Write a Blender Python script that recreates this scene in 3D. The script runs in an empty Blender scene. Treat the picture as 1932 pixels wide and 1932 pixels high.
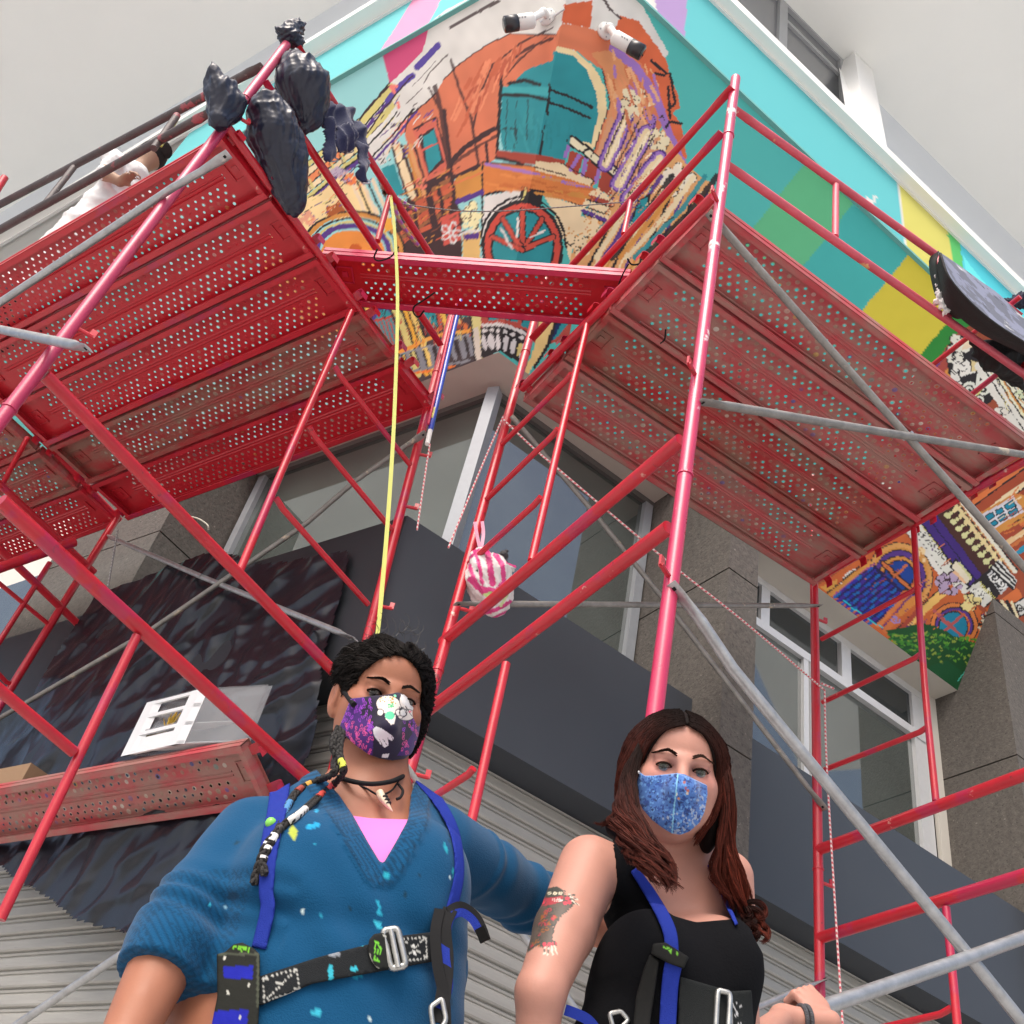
import bpy, math, random
import numpy as np
from mathutils import Vector, Matrix

random.seed(7)
RNG = np.random.default_rng(7)
SC = bpy.context.scene
COL = SC.collection

# ------------------------------------------------------------------ camera
PITCH, ROLL, FPX = math.radians(42.36), math.radians(14.09), 2033.0   # focal length in 1/1932 of the frame
cp, sp, cr, sr = math.cos(PITCH), math.sin(PITCH), math.cos(ROLL), math.sin(ROLL)
RM = np.array([[1, 0, 0], [0, -sp, -cp], [0, cp, -sp]]) @ np.array([[cr, -sr, 0], [sr, cr, 0], [0, 0, 1]])
cam_d = bpy.data.cameras.new('camera')
cam = bpy.data.objects.new('camera', cam_d)
COL.objects.link(cam)
cam_d.sensor_width = 36.0
cam_d.sensor_fit = 'HORIZONTAL'
cam_d.lens = 36.0 * FPX / 1932.0
cam_d.clip_start, cam_d.clip_end = 0.05, 3000.0
M = Matrix.Identity(4)
for i in range(3):
    for j in range(3):
        M[i][j] = float(RM[i, j])
cam.matrix_world = M
SC.camera = cam

# ------------------------------------------------------------------ sky, sun, exposure
SUN_EL, SUN_AZ = math.radians(52), math.radians(205)      # azimuth counted clockwise from +Y
world = bpy.data.worlds.new('World')
SC.world = world
world.use_nodes = True
wn = world.node_tree
wn.nodes.clear()
sky = wn.nodes.new('ShaderNodeTexSky')
sky.sky_type = 'NISHITA'
sky.sun_disc = False
sky.sun_elevation = SUN_EL
sky.sun_rotation = SUN_AZ
sky.air_density, sky.dust_density, sky.ozone_density = 1.0, 6.0, 1.0
bg = wn.nodes.new('ShaderNodeBackground')
bg.inputs['Strength'].default_value = 0.15
wo = wn.nodes.new('ShaderNodeOutputWorld')
wn.links.new(sky.outputs[0], bg.inputs[0])
wn.links.new(bg.outputs[0], wo.inputs[0])
sun_d = bpy.data.lights.new('sun', 'SUN')
sun_d.energy = 1.05
sun_d.angle = math.radians(35)
sun_d.color = (1.0, 0.975, 0.94)
sun = bpy.data.objects.new('sun', sun_d)
COL.objects.link(sun)
sun_dir = Vector((math.sin(SUN_AZ) * math.cos(SUN_EL), math.cos(SUN_AZ) * math.cos(SUN_EL), math.sin(SUN_EL)))
sun.rotation_euler = sun_dir.to_track_quat('Z', 'Y').to_euler()
sun.location = sun_dir * 30
SC.view_settings.view_transform = 'Standard'
SC.view_settings.look = 'None'
SC.view_settings.exposure = 0.62
SC.view_settings.gamma = 1.0
SC.view_settings.use_curve_mapping = False
SC.render.engine = 'CYCLES'
SC.cycles.max_bounces = 8
SC.cycles.diffuse_bounces = 5
SC.cycles.transparent_max_bounces = 8

# ------------------------------------------------------------------ geometry of the place
NR = np.array([0.4735, -0.8808])      # outward normal of the right wall
NL = np.array([-0.656, -0.755])       # outward normal of the left wall
UR = np.array([0.8808, 0.4735])       # along the right wall, away from the corner
UL = np.array([-0.755, 0.656])        # along the left wall, away from the corner
GROUND = -0.55


def ray(px, py):
    return RM @ np.array([px - 966.0, -(py - 966.0), -FPX])


def at_z(px, py, z):
    r = ray(px, py)
    return r * (z / r[2])


def at_y(px, py, y):
    r = ray(px, py)
    return r * (y / r[1])


def on(px, py, n, c):
    """point of the plane n.p = c"""
    r = ray(px, py)
    n = np.asarray(n, float)
    if len(n) == 2:
        n = np.array([n[0], n[1], 0.0])
    return r * (c / float(n @ r))


def to_px(P):
    v = np.asarray(P) @ RM
    d = np.where(v[..., 2] < -1e-4, -v[..., 2], 1e-4)
    return 966 + FPX * v[..., 0] / d, 966 - FPX * v[..., 1] / d


def corner2(dr, dl):
    """plan point at distance dr before the right plane origin and dl before the left one"""
    return np.linalg.solve(np.array([NR, NL]), np.array([-dr, -dl]))


# ------------------------------------------------------------------ mesh helpers
class MB:
    """collects boxes, tubes and faces; build() links ONE mesh object"""

    def __init__(self):
        self.v, self.f, self.n = [], [], 0

    def add(self, verts, faces):
        verts = np.asarray(verts, float).reshape(-1, 3)
        self.v.append(verts)
        n = self.n
        self.f += [tuple(int(i) + n for i in f) for f in faces]
        self.n += len(verts)
        return self

    def box(self, o, a, b, c):
        """corner o and three edge vectors"""
        o, a, b, c = (np.asarray(q, float) for q in (o, a, b, c))
        v = [o, o + a, o + a + b, o + b, o + c, o + a + c, o + a + b + c, o + b + c]
        f = [(3, 2, 1, 0), (4, 5, 6, 7), (0, 1, 5, 4), (1, 2, 6, 5), (2, 3, 7, 6), (3, 0, 4, 7)]
        if np.dot(np.cross(a, b), c) < 0:
            f = [tuple(reversed(q)) for q in f]
        return self.add(v, f)

    def slab(self, pts, d):
        """polygon pts extruded by vector d"""
        pts = np.asarray(pts, float)
        n = len(pts)
        v = np.vstack([pts, pts + np.asarray(d, float)])
        nrm = sum((np.cross(pts[i] - pts[0], pts[(i + 1) % n] - pts[0]) for i in range(1, n - 1)), np.zeros(3))
        flip = np.dot(nrm, d) < 0
        f = [tuple(range(n))[::-1], tuple(range(n, 2 * n))]
        f += [(i, (i + 1) % n, n + (i + 1) % n, n + i) for i in range(n)]
        if flip:
            f = [tuple(reversed(q)) for q in f]
        return self.add(v, f)

    def tube(self, pts, r, seg=12, cap=True, flat=None, phase=0.0, closed=False):
        """tube through pts; r a number or one per point; flat = (squash, wide) at ends"""
        pts = [np.asarray(p, float) for p in pts]
        n = len(pts)
        rs = r if hasattr(r, '__len__') else [r] * n
        tang = []
        for i in range(n):
            a = pts[max(i - 1, 0)] if not closed else pts[i - 1]
            b = pts[min(i + 1, n - 1)] if not closed else pts[(i + 1) % n]
            t = b - a
            tang.append(t / (np.linalg.norm(t) + 1e-12))
        ref = np.array([0, 0, 1.0]) if abs(tang[0][2]) < 0.9 else np.array([1.0, 0, 0])
        x = np.cross(ref, tang[0]); x /= np.linalg.norm(x)
        rings = []
        for i in range(n):
            x = x - tang[i] * np.dot(x, tang[i])
            x /= (np.linalg.norm(x) + 1e-12)
            y = np.cross(tang[i], x)
            ri = rs[i]
            ra, rb = (ri if hasattr(ri, '__len__') else (ri, ri))
            for k in range(seg):
                a = 2 * math.pi * k / seg + phase
                rings.append(pts[i] + x * ra * math.cos(a) + y * rb * math.sin(a))
        f = []
        m = n if closed else n - 1
        for i in range(m):
            j = (i + 1) % n
            for k in range(seg):
                k2 = (k + 1) % seg
                f.append((i * seg + k, i * seg + k2, j * seg + k2, j * seg + k))
        if cap and not closed:
            f.append(tuple(range(seg))[::-1])
            f.append(tuple(range((n - 1) * seg, n * seg)))
        return self.add(rings, f)

    def ball(self, c, r, seg=10, rings=6, rot=None):
        c = np.asarray(c, float)
        r = np.asarray(r if hasattr(r, '__len__') else (r, r, r), float)
        v = [np.array([0, 0, 1.0])]
        for i in range(1, rings):
            t = math.pi * i / rings
            for k in range(seg):
                p = 2 * math.pi * k / seg
                v.append(np.array([math.sin(t) * math.cos(p), math.sin(t) * math.sin(p), math.cos(t)]))
        v.append(np.array([0, 0, -1.0]))
        v = np.array(v) * r
        if rot is not None:
            v = v @ np.asarray(rot).T
        f = [(0, 1 + k, 1 + (k + 1) % seg) for k in range(seg)]
        for i in range(rings - 2):
            for k in range(seg):
                a, b = 1 + i * seg + k, 1 + i * seg + (k + 1) % seg
                f.append((a, a + seg, b + seg, b))
        l = len(v) - 1
        f += [(l, l - seg + (k + 1) % seg, l - seg + k) for k in range(seg)]
        return self.add(v + c, f)

    def mesh(self, name, loc=(0, 0, 0), smooth=False, colors=None):
        me = bpy.data.meshes.new(name)
        V = np.vstack(self.v) - np.asarray(loc, float)
        me.from_pydata(V.tolist(), [], self.f)
        if smooth:
            me.polygons.foreach_set('use_smooth', [True] * len(me.polygons))
        if colors is not None:
            at = me.color_attributes.new('Col', 'FLOAT_COLOR', 'POINT')
            c = np.ones((len(V), 4)); c[:, :3] = colors
            at.data.foreach_set('color', c.ravel())
        me.update()
        return me

    def build(self, name, mat, parent=None, smooth=False, label=None, colors=None, kind=None):
        loc = np.array(parent['_w']) if parent is not None and '_w' in parent.keys() else np.zeros(3)
        if parent is None:
            V = np.vstack(self.v)
            loc = np.array([V[:, 0].mean(), V[:, 1].mean(), V[:, 2].min()])
        me = self.mesh(name, loc, smooth, colors)
        return link(name, me, mat, parent, loc, label, kind)


def link(name, me, mat, parent=None, loc=(0, 0, 0), label=None, kind=None):
    if mat is not None:
        me.materials.append(mat)
    o = bpy.data.objects.new(name, me)
    COL.objects.link(o)
    if parent is not None:
        o.parent = parent
        o['_w'] = [float(q) for q in loc]
    else:
        o.location = [float(q) for q in loc]
    if label: o['label'] = label
    if kind: o['kind'] = kind
    return o


def smooth_angle(o, deg=40):
    me = o.data
    me.polygons.foreach_set('use_smooth', [True] * len(me.polygons))
    try:
        me.set_sharp_from_angle(angle=math.radians(deg))
    except Exception:
        pass
    return o


def tag(o, label, cat, group=None, kind=None):
    o['label'] = label
    o['category'] = cat
    if group: o['group'] = group
    if kind: o['kind'] = kind
    return o


def thing(name, label, cat, loc=(0, 0, 0), group=None):
    o = bpy.data.objects.new(name, None)
    o.empty_display_size = 0.1
    COL.objects.link(o)
    o.location = [float(q) for q in loc]
    o['_w'] = [float(q) for q in loc]
    return tag(o, label, cat, group)


# ------------------------------------------------------------------ materials
MATS = {}


def nodes_of(m):
    nt = m.node_tree
    b = nt.nodes.get('Principled BSDF')
    return nt, nt.nodes, nt.links, b


def mat(name, color, rough=0.5, metal=0.0, var=0.0, scale=8.0, bump=0.0, bscale=60.0, coat=0.0,
        spots=None, attr=False, spec=0.5, trans=0.0, sss=0.0, alpha=1.0, aniso_stretch=None, sheen=0.0):
    """principled material; var = mottling, spots = [(colour, scale, threshold, amount)], attr = colour attribute"""
    m = bpy.data.materials.new(name)
    m.use_nodes = True
    nt, N, L, b = nodes_of(m)
    b.inputs['Roughness'].default_value = rough
    b.inputs['Metallic'].default_value = metal
    b.inputs['Specular IOR Level'].default_value = spec
    b.inputs['Coat Weight'].default_value = coat
    b.inputs['Coat Roughness'].default_value = 0.15
    b.inputs['Transmission Weight'].default_value = trans
    b.inputs['Alpha'].default_value = alpha
    if sheen:
        b.inputs['Sheen Weight'].default_value = sheen
    if sss:
        b.inputs['Subsurface Weight'].default_value = sss
        b.inputs['Subsurface Radius'].default_value = (0.012, 0.005, 0.003)
        b.inputs['Subsurface Scale'].default_value = 1.0
    tc = N.new('ShaderNodeTexCoord')
    co = tc.outputs['Object']
    if aniso_stretch:
        mp = N.new('ShaderNodeMapping')
        mp.inputs['Scale'].default_value = aniso_stretch
        L.new(co, mp.inputs[0]); co = mp.outputs[0]
    if attr:
        a = N.new('ShaderNodeVertexColor'); a.layer_name = 'Col'
        base = a.outputs[0]
    else:
        rgb = N.new('ShaderNodeRGB'); rgb.outputs[0].default_value = (*color, 1)
        base = rgb.outputs[0]
    if var:
        nz = N.new('ShaderNodeTexNoise'); nz.inputs['Scale'].default_value = scale
        nz.inputs['Detail'].default_value = 6; nz.inputs['Roughness'].default_value = 0.65
        L.new(co, nz.inputs['Vector'])
        mr = N.new('ShaderNodeMapRange')
        mr.inputs['From Min'].default_value = 0.3; mr.inputs['From Max'].default_value = 0.7
        mr.inputs['To Min'].default_value = 1 - var; mr.inputs['To Max'].default_value = 1 + var
        L.new(nz.outputs['Fac'], mr.inputs['Value'])
        mx = N.new('ShaderNodeVectorMath'); mx.operation = 'SCALE'
        L.new(base, mx.inputs[0]); L.new(mr.outputs[0], mx.inputs['Scale'])
        base = mx.outputs[0]
        rr = N.new('ShaderNodeMapRange')
        rr.inputs['To Min'].default_value = max(rough - 0.12, 0.02); rr.inputs['To Max'].default_value = min(rough + 0.12, 1)
        L.new(nz.outputs['Fac'], rr.inputs['Value']); L.new(rr.outputs[0], b.inputs['Roughness'])
    for i, (c, s, th, amt) in enumerate(spots or []):
        nz = N.new('ShaderNodeTexNoise'); nz.inputs['Scale'].default_value = s
        nz.inputs['Detail'].default_value = 5; nz.inputs['Roughness'].default_value = 0.6
        mp = N.new('ShaderNodeMapping'); mp.inputs['Location'].default_value = (3.1 * i + 1, 7.7 * i, 2.3)
        L.new(co, mp.inputs[0]); L.new(mp.outputs[0], nz.inputs['Vector'])
        mr = N.new('ShaderNodeMapRange')
        mr.inputs['From Min'].default_value = th; mr.inputs['From Max'].default_value = th + 0.04
        mr.inputs['To Max'].default_value = amt
        L.new(nz.outputs['Fac'], mr.inputs['Value'])
        mix = N.new('ShaderNodeMix'); mix.data_type = 'RGBA'
        L.new(mr.outputs[0], mix.inputs['Factor']); L.new(base, mix.inputs['A'])
        mix.inputs['B'].default_value = (*c, 1)
        base = mix.outputs['Result']
    L.new(base, b.inputs['Base Color'])
    if bump:
        nb = N.new('ShaderNodeTexNoise'); nb.inputs['Scale'].default_value = bscale
        nb.inputs['Detail'].default_value = 5
        L.new(co, nb.inputs['Vector'])
        bp = N.new('ShaderNodeBump'); bp.inputs['Strength'].default_value = bump
        bp.inputs['Distance'].default_value = 0.01
        L.new(nb.outputs['Fac'], bp.inputs['Height']); L.new(bp.outputs[0], b.inputs['Normal'])
    MATS[name] = m
    return m


M_RED = mat('red_paint', (0.50, 0.014, 0.028), 0.32, var=0.12, scale=5, coat=0.3, bump=0.05, bscale=120,
            spots=[((0.70, 0.50, 0.40), 9, 0.695, 0.85), ((0.12, 0.03, 0.03), 20, 0.67, 0.7), ((0.38, 0.02, 0.10), 3, 0.55, 0.5)])
M_REDF = mat('faded_red_paint', (0.60, 0.10, 0.14), 0.4, var=0.15, scale=7, bump=0.08, bscale=140,
             spots=[((0.72, 0.52, 0.22), 6, 0.64, 0.9), ((0.75, 0.66, 0.55), 11, 0.70, 0.9), ((0.06, 0.05, 0.06), 5, 0.72, 0.8)])
M_REDW = mat('red_paint_splashed_white', (0.52, 0.028, 0.095), 0.30, var=0.1, scale=5, coat=0.4, bump=0.05, bscale=120,  # base pinker than the plain red: sky sheen on the post painted in
             spots=[((0.85, 0.82, 0.78), 5.5, 0.635, 0.95), ((0.35, 0.12, 0.1), 12, 0.70, 0.6)])
M_DARKPIPE = mat('sooty_pipe_paint', (0.085, 0.07, 0.07), 0.55, var=0.3, scale=8, bump=0.2, bscale=90,
                 spots=[((0.42, 0.10, 0.12), 6, 0.60, 0.8), ((0.35, 0.34, 0.32), 25, 0.66, 0.6)])
M_GALV = mat('galvanised_steel', (0.42, 0.43, 0.44), 0.38, metal=0.7, var=0.18, scale=25, bump=0.08, bscale=200,
             spots=[((0.62, 0.60, 0.55), 14, 0.67, 0.7)])
M_GALVD = mat('dusty_galvanised_steel', (0.26, 0.25, 0.235), 0.55, metal=0.45, var=0.25, scale=16, bump=0.12, bscale=150,
              spots=[((0.58, 0.50, 0.38), 8, 0.62, 0.9)])
M_PLANK = mat('red_plank_steel', (0.52, 0.012, 0.022), 0.33, var=0.14, scale=5, aniso_stretch=(0.35, 2.5, 1), coat=0.15, attr=False,
              spots=[((0.30, 0.16, 0.12), 4, 0.66, 0.35)])
M_BLACK = mat('black_rubber', (0.010, 0.010, 0.011), 0.75, spec=0.2)
# ------------------------------------------------------------------ ground
g = MB()
g.box((-400, -400, GROUND - 1), (800, 0, 0), (0, 800, 0), (0, 0, 1))
M_GROUND = mat('concrete_pavement', (0.49, 0.485, 0.47), 0.85, var=0.15, scale=0.7, bump=0.2)
o = g.build('ground', M_GROUND); o['kind'] = 'structure'

# ------------------------------------------------------------------ the corner building
Z0, ZL, ZT = 5.5, 7.97, 9.0          # foot of the mural, its ledge, its top
LEAN = 0.5587
DR0, DL0 = 4.172, 3.215
B = thing('corner_building', 'corner commercial building with a half painted mural of old facades above grey stone piers', 'building', (0, 5.5, GROUND))


def v3(p, z): return np.array([p[0], p[1], z])


M_CREAM = mat('cream_wall_paint', (0.70, 0.68, 0.63), 0.8, var=0.03, scale=3, bump=0.05, bscale=80)
M_CEIL = mat('white_ceiling_paint', (0.84, 0.845, 0.81), 0.85, var=0.02, scale=0.5)
M_SOFFIT = mat('beige_soffit_paint', (0.56, 0.53, 0.47), 0.8, var=0.04, scale=3, bump=0.06, bscale=60)
M_STONE = mat('grey_brown_granite', (0.105, 0.094, 0.083), 0.75, var=0.28, scale=28, bump=0.5, bscale=45,
              spots=[((0.04, 0.036, 0.033), 60, 0.60, 0.8), ((0.30, 0.27, 0.24), 45, 0.66, 0.7)])
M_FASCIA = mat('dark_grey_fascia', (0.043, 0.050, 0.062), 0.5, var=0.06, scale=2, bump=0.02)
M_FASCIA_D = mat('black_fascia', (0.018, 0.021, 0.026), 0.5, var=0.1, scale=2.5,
                 spots=[((0.35, 0.12, 0.14), 40, 0.74, 0.5)])
M_FRAME = mat('grey_aluminium_frame', (0.30, 0.32, 0.345), 0.45, metal=0.15, var=0.06, scale=20)
M_FRAMEW = mat('white_aluminium_frame', (0.62, 0.63, 0.64), 0.4, metal=0.2, var=0.04, scale=20)
M_SHUT = mat('grey_roller_shutter_paint', (0.36, 0.355, 0.33), 0.5, metal=0.15, var=0.12, scale=3, aniso_stretch=(1, 1, 9), bump=0.1, bscale=20,
             spots=[((0.22, 0.2, 0.17), 7, 0.66, 0.5), ((0.50, 0.20, 0.09), 1.6, 0.715, 0.45), ((0.10, 0.26, 0.20), 1.9, 0.72, 0.35)])
M_DARKIN = mat('dark_interior', (0.03, 0.032, 0.034), 0.9)

# glass: tinted, reflective, faint streaks
M_GLASS = mat('tinted_window_glass', (0.050, 0.063, 0.058), 0.06, spec=1.0, var=0.35, scale=1.2)
_nt, _N, _L, _b = nodes_of(M_GLASS)
_b.inputs['IOR'].default_value = 1.9
for l in list(_L):
    if l.to_socket == _b.inputs['Roughness']: _L.remove(l)
_b.inputs['Roughness'].default_value = 0.03
M_GLASSD = mat('dark_window_glass', (0.022, 0.028, 0.03), 0.06, spec=0.8)

# --- shell: solid block behind the shop front and up to the slab (kept behind glass)
def wall_poly(n, d, pts_uz):
    pass

def wp(side, d, u, z):
    """point on the plane at distance d of one wall, u metres along it from the corner at that distance"""
    n, uu = (NR, UR) if side == 'R' else (NL, UL)
    base = n * (-d)
    # the foot of the corner line at this depth
    t0 = float(np.dot(CORN - base, uu))
    p = base + uu * (t0 + u)
    return np.array([p[0], p[1], z])


CORN = corner2(DR0, DL0)             # plan corner at the mural foot

m = MB()                              # core behind everything (interior box)
pc = corner2(DR0 + 1.2, DL0 + 1.2)
core = [v3(pc, GROUND), v3(pc + UR * 16, GROUND), v3(pc + UR * 16 + UL * 14, GROUND), v3(pc + UL * 14, GROUND)]
m.slab(core, (0, 0, 12.4 - GROUND))
m.build('core', M_DARKIN, B)

# soffit under the mural (horizontal, beige) with the dark joint over the windows
WD = 0.27                             # window plane behind the mural foot
def band(side, u0, u1, d0, d1, z0, z1, name, mt, lab=None):
    n, uu, D = (NR, UR, DR0) if side == 'R' else (NL, UL, DL0)
    a0, a1, b0, b1 = wp(side, D + d0, u0, z0), wp(side, D + d0, u1, z0), wp(side, D + d1, u0, z0), wp(side, D + d1, u1, z0)
    q = MB().slab([a0, a1, b1, b0], (0, 0, z1 - z0))
    return q.build(name, mt, B, label=lab)

def mitre(d):
    """u of the corner line, measured from the foot corner, on planes pushed back by d"""
    pr = corner2(DR0 + d, DL0 + d)
    return float(np.dot(pr - CORN, UR)), float(np.dot(pr - CORN, UL))

def corner_band(d0, d1, z0, z1, lenR, lenL, name, mt, lab=None):
    c0, c1 = corner2(DR0 + d0, DL0 + d0), corner2(DR0 + d1, DL0 + d1)
    for side, uu, ln in (('R', UR, lenR), ('L', UL, lenL)):
        p = [v3(c0, z0), v3(c0 + uu * ln, z0), v3(c1 + uu * ln, z0), v3(c1, z0)]
        MB().slab(p, (0, 0, z1 - z0)).build(name, mt, B, label=lab)

corner_band(0.0, 0.45, Z0, Z0 + 0.06, 12, 12, 'soffit', M_SOFFIT)
corner_band(WD - 0.01, WD + 0.06, Z0 - 0.05, Z0 - 0.001, 2.0, 3.0, 'window_head', mat('dark_metal_trim', (0.11, 0.11, 0.105), 0.5))

# corner shop window above the fascia: mullion and two big panes
cW = corner2(DR0 + WD, DL0 + WD)
win = MB()
pR = at_z(1228, 948, Z0)
lenR = float(np.dot(pR[:2] - cW, UR))
pL = at_z(495, 893, Z0)
lenL = float(np.dot(pL[:2] - cW, UL))
zb = 3.3
def bar(p, z0, z1, w, uu, nn, name, mt, par, dp=0.07):
    o_ = v3(p - uu * w / 2 + nn * 0.02, z0)
    return MB().box(o_, v3(uu * w, 0), v3(-nn * dp, 0), (0, 0, z1 - z0)).build(name, mt, par)
W1 = MB().tube([v3(cW + (NR + NL) * 0.02, zb), v3(cW + (NR + NL) * 0.02, Z0 - 0.05)], 0.058, 4, phase=0.35).build('window_frame', M_FRAME, B, label='grey aluminium mullion on the building corner')
bar(cW + UR * (lenR - 0.03), zb, Z0 - 0.05, 0.07, UR, NR, 'window_frame', M_FRAME, B)
bar(cW + UL * (lenL - 0.03), zb, Z0 - 0.05, 0.07, UL, NL, 'window_frame', M_FRAME, B)
gR = MB().box(v3(cW - NR * 0.02, zb), v3(UR * lenR, 0), v3(-NR * 0.012, 0), (0, 0, Z0 - zb - 0.02)).build('window_pane', M_GLASS, B)
gL = MB().box(v3(cW - NL * 0.02, zb), v3(UL * lenL, 0), v3(-NL * 0.012, 0), (0, 0, Z0 - zb - 0.02)).build('window_pane', M_GLASS, B)

# stone piers (deep fins) with joints
def pier(side, jamb_xy, arris, width, ztop, zjoints, name='pier'):
    n, uu = (NR, UR) if side == 'R' else (NL, UL)
    A = np.array([jamb_xy, jamb_xy + n])
    back = jamb_xy - n * 0.5
    front = np.asarray(arris)
    # blocks between joints
    zs = [GROUND] + sorted(zjoints) + [ztop]
    for i in range(len(zs) - 1):
        z0, z1 = zs[i] + (0.006 if i else 0), zs[i + 1] - 0.006
        q = MB().slab([v3(back, z0), v3(front, z0), v3(front + uu * width, z0), v3(back + uu * width, z0)], (0, 0, z1 - z0))
        q.build('stone', M_STONE, B)
    ins = 0.02
    q = MB().slab([v3(back + uu * ins, GROUND), v3(front + (uu - n) * ins, GROUND), v3(front + uu * (width - ins) - n * ins, GROUND), v3(back + uu * (width - ins), GROUND)], (0, 0, ztop - GROUND - 0.01))
    q.build('pier_core', M_DARKIN, B)

def fin_front(jamb, n, px, py):
    """where the ray through an arris pixel meets the side face of the fin"""
    r = ray(px, py)[:2]
    A = np.array([[r[0], -n[0]], [r[1], -n[1]]])
    s = np.linalg.solve(A, np.asarray(jamb))
    return np.asarray(jamb) + n * s[1]

jR = cW + UR * (lenR + 0.02)
fR = fin_front(jR, NR, 1372, 1130)
r2 = ray(1412, 1130)[:2]
A = np.array([[r2[0], -UR[0]], [r2[1], -UR[1]]])
s_ = np.linalg.solve(A, fR)
wid1 = s_[1]
wid1 = min(max(wid1, 0.25), 0.7)
pier('R', jR, fR, wid1, 6.6, [3.2, 4.42, 5.6])

# right bay: beige band, transom windows, big panes
bay0 = float(np.dot(fR + UR * wid1 - CORN, UR))
def bwin(px, py, z=None):
    return on(px, py, NR, -(DR0 + WD))
# frame lines of the bay windows, on the window plane
WB = thing  # alias kept short
F1 = bwin(1414, 1077); F2 = bwin(1740, 1322)
zt = 0.5 * (F1[2] + F2[2])
ZW = Z0 - 0.02
def tz(px, py): return bwin(px, py)
trans = [bwin(1414, 1173), bwin(1736, 1395)]
J2u = 6.62
def plan(side, d, u):
    n, uu = (NR, UR) if side == 'R' else (NL, UL)
    # u measured as the dot product with the wall direction
    return -n * d + uu * u
jam2 = plan('R', DR0 + WD, J2u)
fr2 = plan("R", DR0 - 0.42, J2u)
pier('R', jam2, fr2, 0.75, 7.4, [3.3, 4.75, 6.1])
# narrow beige return between the window jamb and the pier
MB().slab([v3(plan('R', DR0 + WD - 0.02, J2u - 0.10), GROUND), v3(plan('R', DR0 + WD - 0.06, J2u - 0.10), GROUND), v3(plan('R', DR0 + WD - 0.06, J2u), GROUND), v3(plan('R', DR0 + WD - 0.02, J2u), GROUND)], (0, 0, Z0 - GROUND)).build('jamb_lining', M_SOFFIT, B)
# third bay beyond the second pier
MB().slab([v3(plan('R', DR0 - 0.5, J2u + 0.75), GROUND), v3(plan('R', DR0 - 0.5, J2u + 8), GROUND), v3(plan('R', DR0 + .4, J2u + 8), GROUND), v3(plan('R', DR0 + .4, J2u + .75), GROUND)], (0, 0, Z0 - GROUND)).build('wall', M_STONE, B)

# left pier: joint line and blocks, then a cream bay
ul0 = 5.637
jamL = plan('L', DL0 + WD, ul0)
frL = plan('L', DL0 - 0.25, ul0)
pier('L', jamL, frL, 1.25, 5.49, [3.4, 4.45])
MB().slab([v3(plan('L', DL0 - 0.02, ul0 + 1.25), GROUND), v3(plan('L', DL0 - 0.02, ul0 + 9), GROUND), v3(plan('L', DL0 + .4, ul0 + 9), GROUND), v3(plan('L', DL0 + .4, ul0 + 1.25), GROUND)], (0, 0, Z0 - GROUND)).build('wall', M_CREAM, B)
MB().box(v3(plan('L', DL0 - 0.03, ul0 + 1.25), 5.12), v3(UL * 8, 0), v3(NL * 0.03, 0), (0, 0, 0.05)).build('wall_joint', M_SOFFIT, B)
MB().slab([v3(plan('L', DL0 - 0.06, ul0 + 1.3), GROUND), v3(plan('L', DL0 - 0.06, ul0 + 9), GROUND), v3(plan('L', DL0 - .03, ul0 + 9), GROUND), v3(plan('L', DL0 - .03, ul0 + 1.3), GROUND)], (0, 0, 4.7 - GROUND)).build('window_pane', M_GLASS, B)

# right bay windows
wu0, wu1 = float(np.dot(fR + UR * wid1 - CORN, UR)), J2u - 0.12 - float(np.dot(CORN, UR))
cu = float(np.dot(CORN, UR))
def U(px, py): return float(np.dot(on(px, py, NR, -(DR0 + WD))[:2], UR))
def wbar(u0, u1, z0, z1, dp=0.06, off=0.03, mt=M_FRAMEW, name='window_frame', par=B):
    p = plan('R', DR0 + WD - off, u0)
    return MB().box(v3(p, z0), v3(UR * (u1 - u0), 0), v3(-NR * dp, 0), (0, 0, z1 - z0)).build(name, mt, par)
uA = wu0 + cu
uE = J2u - 0.12
zt0, zt1 = 5.02, 5.09
wbar(uA, uE, Z0 - 0.07, Z0 - 0.004)
wbar(uA, uE, zt0, zt1, off=0.035)
for a, b in ((1431, 1447), (1580, 1597)):
    wbar(U(a, 1150), U(b, 1160), zt1, Z0 - 0.07, off=0.028)
wbar(U(1716, 1330), uE, GROUND, Z0 - 0.07, off=0.025)
u5 = U(1511, 1300)
wbar(u5, u5 + 0.05, 2.5, zt0, off=0.03)
wbar(u5 + 0.06, u5 + 0.11, 2.5, zt0, off=0.045)
cuts = [uA, U(1431, 1150), U(1447, 1160), U(1580, 1250), U(1597, 1250), U(1716, 1330)]
for i in range(0, 6, 2):
    wbar(cuts[i], cuts[i + 1], zt1, Z0 - 0.07, dp=0.008, off=0.0, mt=M_GLASSD, name='window_pane')
wbar(uA, u5, 2.5, zt0, dp=0.008, off=0.0, mt=M_GLASS, name='window_pane')
wbar(u5 + 0.11, U(1716, 1330), 2.5, zt0, dp=0.008, off=-0.01, mt=M_GLASS, name='window_pane')

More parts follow.
